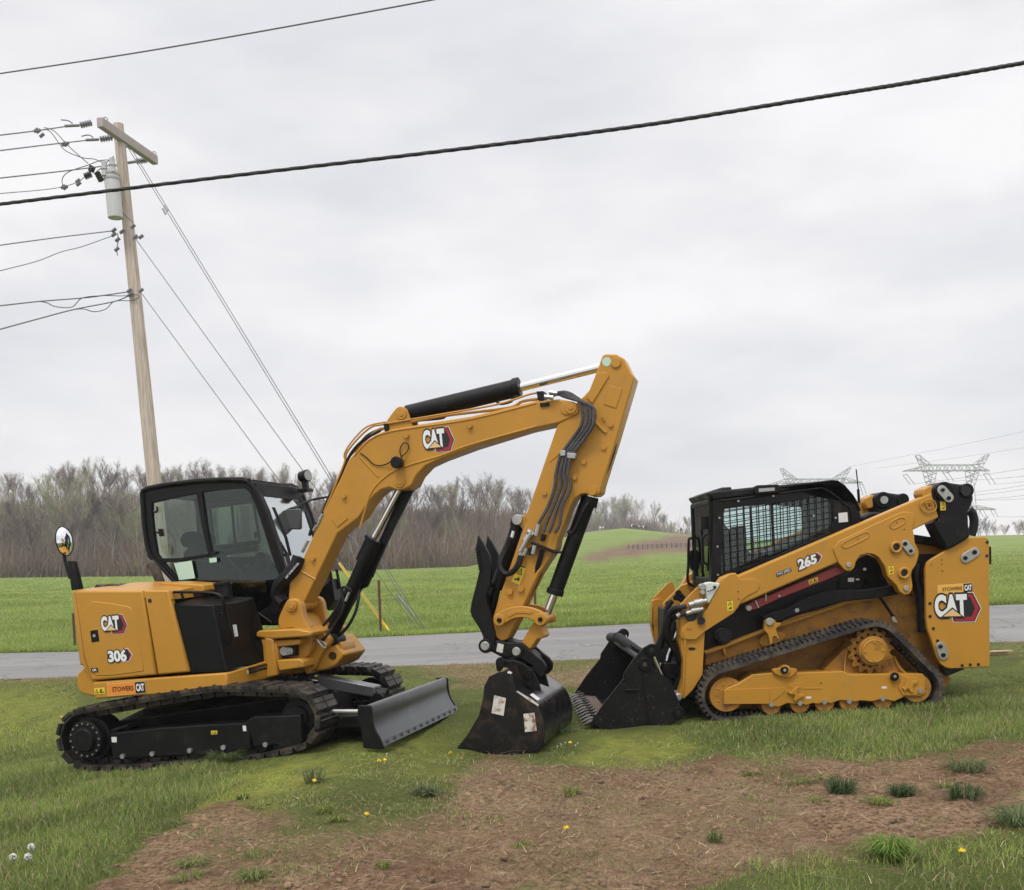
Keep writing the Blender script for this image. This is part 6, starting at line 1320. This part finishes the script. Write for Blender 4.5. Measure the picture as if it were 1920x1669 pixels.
# loader arms
arm=[(45,1005),(28,1010),(18,985),(25,945),(45,915),(75,898),(110,888),(140,870),(165,835),(185,815),(195,760),(245,660),(262,638),(310,618),(345,610),(360,628),(1500,140),(1545,285),(1388,360),(1400,400),(1402,430),(1425,480),(1425,510),(1410,560),(1385,600),(1380,625),(1390,690),(1385,715),(1368,738),(1340,742),(1312,722),(1290,680),(1240,632),(1225,572),(1190,520),(1160,502),(1120,496),(1080,508),(1055,545),(1045,582),(1025,600),(1000,600),(982,588),(950,550),(370,800),(335,850),(160,960),(110,1005)]
for near in (1,0):
    m=MB(LD); q=[LD.u(7,p,-.86) for p in arm]; ya=-.86 if near else .74
    m.ext([Vector((p.x,ya,p.z)) for p in q],(0,.12,0)); ar=m.build('lift_arm',Y,ld,bev=.014)
    if near:
        AY=-.86
        m=MB(LD); m.plate(7,[(918,468),(960,420),(1290,265),(1330,250),(1380,252),(1400,272),(1400,300),(1388,345),(1400,400),(1402,430),(1425,480),(1425,510),(1410,560),(1385,600),(1380,625),(1390,690),(1385,715),(1368,738),(1340,742),(1312,722),(1290,680),(1240,632),(1225,572),(1190,520),(1160,502),(1120,496),(1080,508),(1055,545),(1045,582),(1025,600),(1000,600),(982,588),(950,550)],AY-.014,AY); m.build('arm_gusset',Y,ar,bev=.006)
        m=MB(LD); m.plate(7,[(250,660),(310,618),(345,615),(372,648),(450,645),(480,660),(488,690),(470,720),(420,745),(380,775),(355,820),(330,850),(160,960),(110,1005),(45,1005),(28,960),(60,905),(130,880),(175,830)],AY-.010,AY); m.build('arm_nose_plate',Y,ar,bev=.006)
        m=MB(LD)
        for l in (((1252,330),(1262,312),(1310,285),(1335,285),(1350,300),(1340,318),(1290,348),(1265,352)),((968,450),(980,430),(1100,372),(1122,370),(1135,388),(1120,405),(1010,460),(985,465)),((1432,215),(1440,195),(1495,175),(1520,190),(1532,225),(1520,245),(1480,258),(1450,245))): 
            q=[LD.u(7,p,AY-.016) for p in l]; q=chaikin(q,1); m.tube(q+[q[0]],.006,6,caps=False)
        q=[LD.u(7,p,AY-.016) for p in ((1465,200),(1490,195),(1512,215),(1505,232),(1478,230))]; m.tube(q+[q[0]],.006,6,caps=False)
        m.build('pressed_rib',Y,ar)
        m=MB(LD)
        for c in ((1297,315),(1067,410),(1488,215),(1340,355),(360,722),(362,765),(63,945),(80,945)): m.pin(7,c,.006,AY-.0175,AY-.014,8)
        m.build('drain_hole',DCB,ar)
        for c in ((1284,460),(1330,612)):
            m=MB(LD); p=LD.u(7,c,AY); m.ring((p.x,AY-.035,p.z),.043,.012,seg=24); m.ring((p.x,AY-.018,p.z),.043,.012,seg=24)
            m.build('boss_ring',Y,ar); m=MB(LD); m.tube([(p.x,AY-.018,p.z),(p.x,AY-.008,p.z)],.040,20); m.build('boss_hole',DCB,ar)
        for a,b in (((1347,440),(1380,482)),):
            m=MB(LD); m.tube([LD.u(7,a,AY-.03),LD.u(7,b,AY-.03)],.001,4); v=(LD.u(7,b,AY)-LD.u(7,a,AY)); 
            def oblong(a,b,y,r,mm):
                A=LD.u(7,a,y);B=LD.u(7,b,y);t=(B-A).normalized();n_=Vector((-t.z,0,t.x));O=[]
                for k in range(9): an=math.pi*k/8; O.append(B+t*r*math.sin(an)+n_*r*math.cos(an))
                for k in range(9): an=math.pi*k/8; O.append(A-t*r*math.sin(an)-n_*r*math.cos(an))
                mm.ext(O,(0,.012,0))
            m=MB(LD); oblong(a,b,AY-.034,.036,m); lp_=m.build('lock_plate',STE,ar,bev=.003)
            m=MB(LD); m.pin(7,a,.018,AY-.045,AY-.03,12); m.pin(7,b,.016,AY-.042,AY-.03,12); m.build('lock_bolt',BK,lp_)
        m=MB(LD); m.pin(7,(1013,565),.022,AY-.03,AY,14); m.pin(7,(1353,703),.024,AY-.03,AY,14); m.build('arm_bolt',STE,ar,bev=.003)
        warn(LD,7,[(292,772),(327,767),(330,833),(295,838)],AY-.012,ar); warn(LD,7,[(1245,565),(1277,563),(1277,618),(1247,621)],AY-.016,ar)
        numplate(LD,7,[(703,533),(848,487),(856,540),(716,600)],AY-.001,ar,'265')
        d=Decal(LD,7,[(580,613),(668,578),(676,600),(586,638)],AY-.001); d.poly(DCY,[(-.01,-.04),(1.01,-.04),(1.01,1.04),(-.01,1.04)]); d.poly(DCB,[(0,0),(1,0),(1,1),(0,1)]); d.text(DCW,'TWO SPEED',.04,.17,.95,.83,0,shear=.2); d.done('two_speed_badge',ar)
    ya=-.86 if near else .72
    m=MB(LD)   # front leg of the arm
    q=[LD.u(6,p,-.84) for p in [(1045,625),(1080,612),(1095,660),(1150,668),(1255,600),(1245,800),(1235,985),(1150,1120),(1065,1205),(1020,1150),(1060,1020),(1062,860),(1040,760),(1022,690),(1020,480),(1030,380),(1100,360),(1240,420),(1200,520)]]
    m.ext([Vector((p.x,ya+.02,p.z)) for p in q],(0,.12,0)); lg=m.build('arm_leg',Y,ld,bev=.012)
    q=[LD.u(6,p,-.80) for p in [(1035,360),(1190,200),(1240,180),(1290,330),(1260,420),(1040,420)]]
    m=MB(LD); m.ext([Vector((p.x,ya+.08,p.z)) for p in q],(0,.03,0)); m.build('arm_web',Y,ld,bev=.004)
    if near:
        m=MB(LD); m.plate(6,[(1105,745),(1120,738),(1165,740),(1176,750),(1160,762),(1118,765)],-.845,-.838,sm=1); m.build('leg_slot',DCB,lg)
        m=MB(LD); m.plate(6,[(1068,625),(1078,612),(1092,625),(1088,740),(1065,1180),(1050,1190),(1060,1000),(1070,740)],-.862,-.82); m.build('leg_flange',Y,lg,bev=.004)
        m=MB(LD); m.pin(6,(1022,1187),.034,-.85,-.7,18,r1=.05); m.build('coupler_roller',STE,ld,bev=.008)
# red arm brace
m=MB(LD); m.plate(7,[(408,818),(414,802),(470,768),(560,738),(975,560),(985,575),(1003,600),(900,648),(600,765),(470,825),(430,836),(412,832)],-.79,-.74,yr=-.8)
rb=m.build('arm_brace',RED,ld,bev=.006)
warn(LD,7,[(772,655),(828,636),(832,660),(778,682)],-.792,rb,False)
m=MB(LD); m.pin(7,(423,819),.024,-.81,-.79,14); m.pin(7,(602,747),.012,-.80,-.79,8); m.rod(7,(522,735),(523,778),-.80,.007,6); m.rod(7,(460,775),(478,818),-.80,.008,6); m.build('brace_pin',STE,rb)
# white coupler block and hydraulic couplers
m=MB(LD); m.plate(6,[(1248,165),(1275,155),(1310,150),(1388,162),(1390,175),(1290,350),(1280,335)],-.885,-.80,yr=-.88); m.build('manifold_cover',WPL,ld,bev=.012)
m=MB(LD); m.hose(6,[(1275,235,-.90),(1320,225,-.90),(1360,195,-.90)],.005); m.pin(6,(1345,195),.012,-.90,-.88,8); m.build('cap_leash',HOS,ld)
m=MB(LD)
m.rod(6,(1110,360),(1275,318),-.88,.026,12); m.rod(6,(1160,345),(1240,325),-.88,.034,12); m.rod(6,(1085,435),(1240,392),-.88,.022,12); m.rod(6,(1130,415),(1210,400),-.88,.03,12); m.pin(6,(1238,195),.03,-.9,-.82,12); m.pin(6,(1240,245),.02,-.9,-.82,12); m.rod(6,(1000,460),(1040,440),-.88,.02,10); m.build('quick_coupling',STE,ld,bev=.003)
m=MB(LD); m.rod(6,(1010,385),(1090,368),-.88,.024,10); m.rod(6,(1030,445),(1085,432),-.88,.022,10); m.pin(6,(1135,458),.05,-.87,-.83,16); m.pin(6,(1225,500),.035,-.9,-.88,16); m.hose(6,[(1240,400,-.88),(1225,450,-.9),(1225,490,-.9)],.01); m.pin(6,(1215,440),.02,-.9,-.88,8); m.build('dust_cap',INT,ld)
m=MB(LD)
m.hose(6,[(1040,380,-.86),(980,400,-.84),(940,450,-.8),(910,540,-.78),(905,620,-.76),(950,700,-.74),(1010,800,-.72),(1050,900,-.70),(1045,1000,-.68),(1000,1090,-.66)],.034,8)
m.hose(6,[(1000,460,-.86),(960,480,-.8),(925,560,-.75),(930,650,-.7),(980,740,-.68),(1035,860,-.66),(1040,960,-.64)],.028,8)
m.hose(6,[(960,320,-.6),(920,380,-.6),(905,480,-.6),(890,560,-.6),(880,640,-.6)],.026,8)
m.hose(6,[(1000,780,-.66),(1030,850,-.64),(1010,950,-.6),(960,980,-.6),(1010,1050,-.6)],.03,8)
m.build('hose_bundle',HOS,ld)
m=MB(LD)
for a,b,y in (((1070,300),(1020,250),-.3),((1060,320),(1000,290),-.3),((965,320),(930,345),-.35)): m.rod(6,a,b,y,.022,8); m.pin(6,b,.03,y-.02,y+.02,10)
m.rod(6,(920,560),(845,745),-.5,.05,12); m.rod(6,(960,620),(900,870),-.55,.055,12); m.rod(6,(1000,500),(935,700),-.55,.03,12); m.rod(6,(890,740),(830,860),-.45,.06,14)
m.build('tilt_cylinder',BK,ld,bev=.004)
m=MB(LD); m.rod(6,(1035,500),(910,860),-.62,.016,10); m.rod(6,(860,870),(840,930),-.45,.03,12); m.build('cylinder_rod',CHR,ld)
# front of the chassis: yellow side plate on the far side and cross panel
m=MB(LD); q=[LD.u(6,p,.45) for p in [(880,345),(1040,180),(1170,135),(1210,200),(1180,700),(900,700),(885,560)]]; m.ext(q,(0,.05,0)); m.build('front_plate',Y,ld,bev=.01)
m=MB(LD); m.plate(6,[(1000,420),(1240,400),(1240,1000),(1080,1150),(1000,1000)],-.5,.6); m.plate(6,[(890,900),(1040,880),(1060,1100),(960,1180),(900,1050)],-.6,.6); m.build('quick_attach',BK,ld,bev=.01)
m=MB(LD); m.rod(6,(955,950),(1045,1000),-.62,.02,10); m.rod(6,(965,1005),(1045,1060),-.64,.022,10); m.rod(6,(1010,1070),(960,1140),-.66,.03,10); m.build('coupler_lever',BK,ld)
# rear link towers
lt=[(1498,125),(1505,105),(1530,90),(1570,80),(1600,78),(1700,92),(1735,108),(1750,170),(1738,215),(1718,245),(1722,330),(1732,395),(1700,420),(1640,455),(1600,470),(1585,465),(1550,400),(1510,318),(1548,290),(1542,250),(1510,180)]
for near in (1,0):
    q=[LD.u(7,p,-.84) for p in lt]; ya=-.84 if near else .62
    m=MB(LD); m.ext([Vector((p.x,ya,p.z)) for p in q],(0,.22,0)); lt_=m.build('link_tower',BK,ld,bev=.02)
    cc=[LD.u(7,c,-.84) for c in ((1570,130),(1705,127))]
    m=MB(LD); m.tube([(cc[0].x,ya-.025,cc[0].z),(cc[0].x,ya+.25,cc[0].z)],.085,24); m.tube([(cc[1].x,ya-.02,cc[1].z),(cc[1].x,ya+.24,cc[1].z)],.065,24); m.build('link_boss',BKG,lt_,bev=.008)
    m=MB(LD); q=[LD.u(7,p,-.84) for p in ((1445,150),(1450,118),(1500,92),(1515,98),(1510,180),(1470,190))]; m.ext([Vector((p.x,ya+.01,p.z)) for p in q],(0,.2,0)); m.build('arm_end',Y,lt_,bev=.02)
    if near:
        m=MB(LD); oblong((1563,122),(1605,168),-.88,.042,m); lp_=m.build('lock_plate',STE,lt_,bev=.003)
        m=MB(LD); m.pin(7,(1570,122),.016,-.895,-.88,12); m.pin(7,(1605,170),.018,-.895,-.88,12); m.build('lock_bolt',BK,lp_)
        m=MB(LD); m.pin(7,(1705,127),.045,-.864,-.858,18); m.build('boss_bore',DCB,lt_)
        warn(LD,7,[(1551,188),(1583,186),(1584,241),(1553,243)],-.843,lt_)
    else:
        m=MB(LD); m.tube([(cc[0].x,ya-.05,cc[0].z),(cc[0].x,ya-.02,cc[0].z)],.04,18); m.build('pivot_bolt',STE,lt_)
m=MB(LD); m.hose(7,[(1720,240,-.5),(1745,270,-.5),(1750,330,-.5),(1735,390,-.5)],.04,10); m.build('rear_hose',HOS,ld)
m=MB(LD); m.plate(7,[(1085,300),(1100,270),(1160,250),(1200,255),(1230,270),(1180,330),(1090,340)],-.2,.3,sm=1); m.build('rear_cowl',BK,ld,bev=.02)
# rear door with its side plate
PY=-.80
rp2=[(1466,585),(1478,548),(1500,530),(1700,410),(1720,402),(1822,398),(1838,408),(1842,430),(1846,1160),(1838,1168),(1612,1178),(1585,1172),(1552,1150),(1528,1100),(1500,1010),(1476,940),(1470,880)]
m=MB(LD); m.plate(7,rp2,PY,PY+.05); sd_=m.build('engine_side_plate',Y,ld,bev=.012)
m=MB(LD); m.plate(7,[(1838,420),(1850,440),(1852,1150),(1835,1160),(1600,1150),(1500,900),(1500,600),(1700,450)],PY+.05,.75,yr=PY); m.build('engine_housing',YD,ld,bev=.02)
m=MB(LD); m.plate(7,[(1840,455),(1852,458),(1854,560),(1842,560)],PY+.01,PY+.1); m.plate(7,[(1560,1150),(1700,1178),(1600,1220),(1580,1200)],PY+.02,PY+.12); m.build('rear_bumper',BK,ld)
dealer(LD,7,[(1537,686),(1741,672),(1742,722),(1538,738)],PY-.001,sd_,True)
emblem(LD,7,[(1510,745),(1782,735),(1790,890),(1516,895)],PY-.001,sd_)
for a,b in (((1703,524),(1757,490)),((1556,1047),(1572,1097))):
    m=MB(LD); oblong(a,b,PY-.014,.046,m); lp_=m.build('lock_plate',STE,sd_,bev=.003)
    m=MB(LD); m.pin(7,a,.018,PY-.028,PY-.012,12); m.pin(7,b,.020,PY-.024,PY-.012,12); m.build('lock_bolt',BK,lp_)
m=MB(LD)
for c in ((1492,792),(1493,868),(1512,940),(1537,1012),(1682,1158),(1730,1154),(1778,1152),(1828,510),(1830,430)): m.pin(7,c,.014,PY-.006,PY,10)
for c in ((1500,565),(1562,535),(1562,560),(1565,600)): m.pin(7,c,.006,PY-.003,PY,8)
m.build('plate_bolt',DCB,sd_)
# ---- cab
LY=-.47
def cl(p,y=LY): return LD.u(11,p,y)
co=[(388,290),(440,285),(560,262),(1380,165),(1500,120),(1560,108),(1620,150),(1700,235),(1755,320),(1790,480),(1760,540),(1640,580),(1000,830),(560,1010),(370,1075),(385,700)]
hole=[(500,370),(1180,300),(1330,250),(1430,238),(1500,280),(1528,330),(1530,500),(1508,590),(900,860),(470,1000),(468,900),(480,500)]
m=MB(LD)
q=[cl(p) for p in co]; h=[cl(p) for p in hole]; hf=[cl(p,.41) for p in [(490,380),(760,340),(1000,300),(1150,300),(1230,350),(1262,420),(1250,640),(1150,690),(860,840),(480,990),(480,500)]]
for ya,yb,hh in ((LY,LY+.06,h),(.41,.47,hf)):
    m.prism([Vector((p.x,ya,p.z)) for p in q],[Vector((p.x,yb,p.z)) for p in q],[([Vector((p.x,ya,p.z)) for p in hh],[Vector((p.x,yb,p.z)) for p in hh])])
# front posts
fp_=[cl(p) for p in ((388,290),(420,290),(400,1070),(372,1075))]
m.ext([Vector((p.x,LY+.06,p.z)) for p in fp_],(0,.05,0)); m.ext([Vector((p.x,.36,p.z)) for p in fp_],(0,.05,0))
lc=m.build('cab',BK,ld,bev=.01)
m=MB(LD)
rf=[(330,222),(400,205),(560,190),(800,165),(1010,150),(1350,118),(1520,98),(1570,105),(1640,145),(1720,235),(1775,320),(1800,400),(1760,400),(1700,260),(1620,165),(1560,125),(1380,180),(560,275),(430,290),(388,300)]
m.plate(11,rf,LY-.01,.48); m.plate(11,[(192,272),(240,245),(330,215),(420,210),(400,300),(240,325)],-.40,.44,yr=.30)
m.build('cab_roof',BK,lc,bev=.02)
m=MB(LD); m.plate(11,[(1560,108),(1640,150),(1760,330),(1795,480),(1795,560),(1640,560),(1500,590),(1515,300),(1500,200)],LY+.06,.41,sm=0); m.build('rear_bulkhead',BK,lc)
m=MB(LD)
q=[cl(p) for p in ((395,190),(1380,180))]
for l in ([(470,300),(900,245),(1370,182),(1420,178),(1470,200),(1590,280),(1600,300),(1640,340),(1680,355)],[(1680,355),(1700,430),(1710,520)]):
    m.tube([cl(p,LY-.004) for p in l],.010,6)
m.build('cab_seam',BKG,lc)
m=MB(LD)
for c in ((450,460),(630,300),(962,252),(1300,208),(1480,235),(432,732),(435,1000),(1345,440),(1552,460)): m.pin(11,c,.010,LY-.006,LY,8)
m.build('cab_bolt',STE,lc)
sticker(LD,11,[(1576,415),(1660,407),(1668,497),(1580,505)],LY-.003,lc,WHT)
m=MB(LD); m.plate(11,[(785,165),(810,150),(1000,142),(1020,150),(1025,215),(1000,225),(790,240),(775,225)],LY-.03,LY+.06); lp_=m.build('side_lamp',BK,lc,bev=.01)
m=MB(LD); m.plate(11,[(822,182),(972,172),(974,202),(824,215)],LY-.034,LY-.028); m.build('lamp_lens',LENS,lp_)
# side glass and mesh guard
m=MB(LD); m.ext([cl(p,LY+.035) for p in hole],(0,.005,0)); m.build('side_window',GLL,lc)
m=MB(LD); m.ext([Vector((p.x,.44,p.z)) for p in hf],(0,.005,0)); m.build('side_window',GLL,lc)
def grid_mesh(y,hh,sx,sz,w,name):
    xs=[p.x for p in hh];zs=[p.z for p in hh]; m=MB(LD); n=len(hh)
    def cuts(axis,v):
        o=[]
        for i in range(n):
            a,b=hh[i],hh[(i+1)%n]; a0,b0=(a.x,b.x) if axis=='x' else (a.z,b.z)
            if (a0<=v)!=(b0<=v): t=(v-a0)/(b0-a0); p=a.lerp(b,t); o.append(p.z if axis=='x' else p.x)
        return sorted(o)
    k=min(xs)+sx*.5
    while k<max(xs):
        c=cuts('x',k)
        for i in range(0,len(c)-1,2): m.box((k-w,y-.004,c[i]),(k+w,y+.004,c[i+1]))
        k+=sx
    hh2=[Vector((p.x,p.y,p.z-.10*p.x)) for p in hh]; zs=[p.z for p in hh2]; hh=hh2
    k=min(zs)+sz*.5
    while k<max(zs):
        c=cuts('z',k)
        for i in range(0,len(c)-1,2): m.tube([(c[i],y+.009,k+.1*c[i]),(c[i+1],y+.009,k+.1*c[i+1])],w*1.15,6)
        k+=sz
    return m.build(name,BK,lc)
grid_mesh(LY+.012,h,.068,.055,.0042,'window_guard'); grid_mesh(.42,hf,.068,.055,.0042,'window_guard')
m=MB(LD); m.plate(11,[(650,560),(660,535),(690,530),(705,560),(712,780),(680,900),(650,880)],-.25,.2,sm=1); m.plate(11,[(735,360),(755,360),(790,840),(765,850)],-.3,-.28); m.plate(11,[(935,310),(955,310),(985,780),(960,800)],.36,.40); m.plate(11,[(640,860),(900,800),(930,900),(700,980)],-.3,.3); 
m.build('driver_seat',SEAT,lc,bev=.02)
m=MB(LD); m.hose(11,[(800,900,-.3),(820,830,-.3),(860,810,-.3)],.03,8); m.plate(11,[(470,980),(900,830),(1500,590),(1500,700),(500,1100)],-.4,.4); m.plate(11,[(480,680),(510,660),(525,700),(520,900),(480,930)],.25,.38,sm=1); m.build('armrest_controls',BK,lc,bev=.01)
# front door: glass, frame, lamp, wiper, handle
fx=cl((392,600)).x
m=MB(LD); zt=cl((392,330)).z; zb=cl((380,1070)).z
m.box((fx-.012,-.40,zb),(fx-.004,.40,zt)); m.build('front_window',GL,lc)
m=MB(LD)
for y in (-.44,.40): m.box((fx-.03,y,zb-.02),(fx+.02,y+.05,zt+.04))
m.box((fx-.028,-.42,zt),(fx+.02,.43,zt+.05)); m.box((fx-.028,-.42,zb-.04),(fx+.02,.43,zb+.04)); m.build('door_frame',BKG,lc,bev=.012)
m=MB(LD); m.tube([(fx-.04,-.1,zb+.1),(fx-.05,-.18,zb+.45),(fx-.04,-.15,zt-.1)],.012,6); m.box((fx-.09,-.36,zb+.5),(fx-.02,-.24,zb+.62)); m.tube([(fx-.04,-.38,zb+.15),(fx-.09,-.38,zb+.2),(fx-.09,-.38,zb+.42),(fx-.04,-.38,zb+.46)],.014,6); m.build('wiper',BK,lc)
m=MB(LD); m.tube(spline([LD.u(11,p,.42) for p in ((215,1110),(150,1060),(155,900),(158,690),(175,655),(225,650))],6),.014,8); m.plate(11,[(165,770),(215,765),(218,965),(190,960),(170,930)],.42,.46,sm=1); m.build('side_mirror',BK,lc)
m=MB(LD); m.rod(11,(1745,0),(1765,190),.3,.006,6); m.rod(11,(1764,190),(1772,320),.3,.014,8); m.build('aerial',BK,lc)
# ---- loader bucket
B0=-.99;B1=.985
def b6(p,y=B0): return LD.u(6,p,y)
bs=[(225,1425),(360,1225),(520,1025),(527,975),(610,850),(700,745),(735,723),(775,725),(805,745),(812,790),(785,850),(782,905),(830,950),(905,1010),(965,1090),(1030,1240),(1050,1310),(1030,1390),(930,1440),(755,1457),(350,1485)]
lb=[b6(p) for p in bs]
bk=empty('bucket_root'); bpy.data.objects.remove(bk)
m=MB(LD); m.ext(lb,(0,.028,0)); m.ext([Vector((p.x,B1-.028,p.z)) for p in lb],(0,.028,0)); m.build('bucket_side',BKS,ld,bev=.005)
m=MB(LD); outer=[b6(p) for p in ((225,1430),(350,1487),(755,1458),(930,1442),(1030,1390),(1050,1310),(1030,1240),(965,1090),(905,1010),(830,950),(770,890),(690,800))]
# real floor: flat at the foot, then the curved back
fl=[b6(p) for p in ((240,1430),(420,1475),(755,1450),(900,1430),(980,1370),(1000,1290),(985,1200),(930,1090),(850,990),(770,900),(720,800))]
fl=spline(fl,3); inn=[Vector((p.x-.012,p.y,p.z+.012)) for p in fl]
m.ext([p+Vector((0,.03,0)) for p in fl]+[p+Vector((0,.03,0)) for p in reversed(inn)],(0,B1-B0-.06,0)); m.build('bucket_shell',BKD,ld,smooth=50)
m=MB(LD); a=b6((236,1428)); b=b6((470,1464)); m.add([(a.x,B0+.03,a.z+.012),(b.x,B0+.03,b.z+.03),(b.x,B1-.03,b.z+.03),(a.x,B1-.03,a.z+.012)],[(0,1,2,3)]); m.build('muddy_floor',mat('muddy_floor',(.16,.12,.10),.85,var=.2,dirt=(.20,.07,.03),dscale=3,dlo=.45,dhi=.62),ld)
m=MB(LD)
for k in range(12):
    y=B0+.07+k*(B1-B0-.14)/11
    m.add([(a.x+.10,y-.035,a.z+.035),(a.x+.10,y+.035,a.z+.035),(a.x+.0,y+.04,a.z+.022),(a.x+.0,y-.04,a.z+.022),(a.x-.075,y-.022,a.z-.015),(a.x-.075,y+.022,a.z-.015),(a.x-.0,y+.04,a.z-.01),(a.x-.0,y-.04,a.z-.01),(a.x+.10,y-.035,a.z),(a.x+.10,y+.035,a.z)],[(0,1,2,3),(3,2,5,4),(7,4,5,6),(8,7,6,9),(0,3,7,8),(3,4,7),(2,6,5),(1,9,6,2),(0,8,9,1)])
    m.tube([(a.x+.05,y,a.z+.03),(a.x+.05,y,a.z+.05)],.02,8)
m.build('bucket_teeth',mat('worn_steel',(.13,.12,.11),.45,metal=.5,var=.4,vscale=20,dirt=(.03,.018,.01),dscale=14,dlo=.45,dhi=.55),ld,bev=.003)
m=MB(LD)
for y,s in ((B0-.02,1),(B1+.0,0)):
    for c,r in (((778,765),.06),((718,892),.065),((1018,1328),.055)):
        p=b6(c); m.tube([(p.x,y,p.z),(p.x,y+.05,p.z)],r,20)
m.rod(6,(540,1125),(665,1122),B0-.02,.012,8); m.build('bucket_boss',BKG,ld,bev=.006)
m=MB(LD)
for c in ((778,765),(718,892),(1018,1328)): m.pin(6,c,.022,B0-.03,B0-.02,12)
m.build('boss_plug',STL,ld)
m=MB(LD); m.plate(6,[(675,940),(690,940),(765,1440),(750,1450)],B0-.003,B0); m.plate(6,[(515,1030),(530,1028),(556,1050),(548,1056)],B0-.015,B0+.02); m.build('side_weld',BKG,ld)
# grapple style top frame between the ears with rams
m=MB(LD); q=b6((620,800)); m.tube([(q.x+.06,B0+.03,q.z-.05),(q.x+.06,B1-.03,q.z-.05)],.028,12); m.build('cross_tube',BK,ld)
m=MB(LD)
for y in (B0+.06,B1-.08,): 
    p=b6((775,770)); r_=b6((880,1005)); m.tube([Vector((p.x,y,p.z)),Vector((r_.x,y+.04,r_.z))],.019,12)
m.build('stay_rod',CHR,ld)
m=MB(LD); p=b6((600,780)); m.tube([(p.x+.02,.2,p.z+.04),(p.x+.25,-.25,p.z-.15)],.05,14); m.tube([(p.x-.02,.5,p.z+.02),(p.x+.02,.2,p.z+.04)],.05,14); m.build('grapple_cylinder',INT,ld,bev=.004)
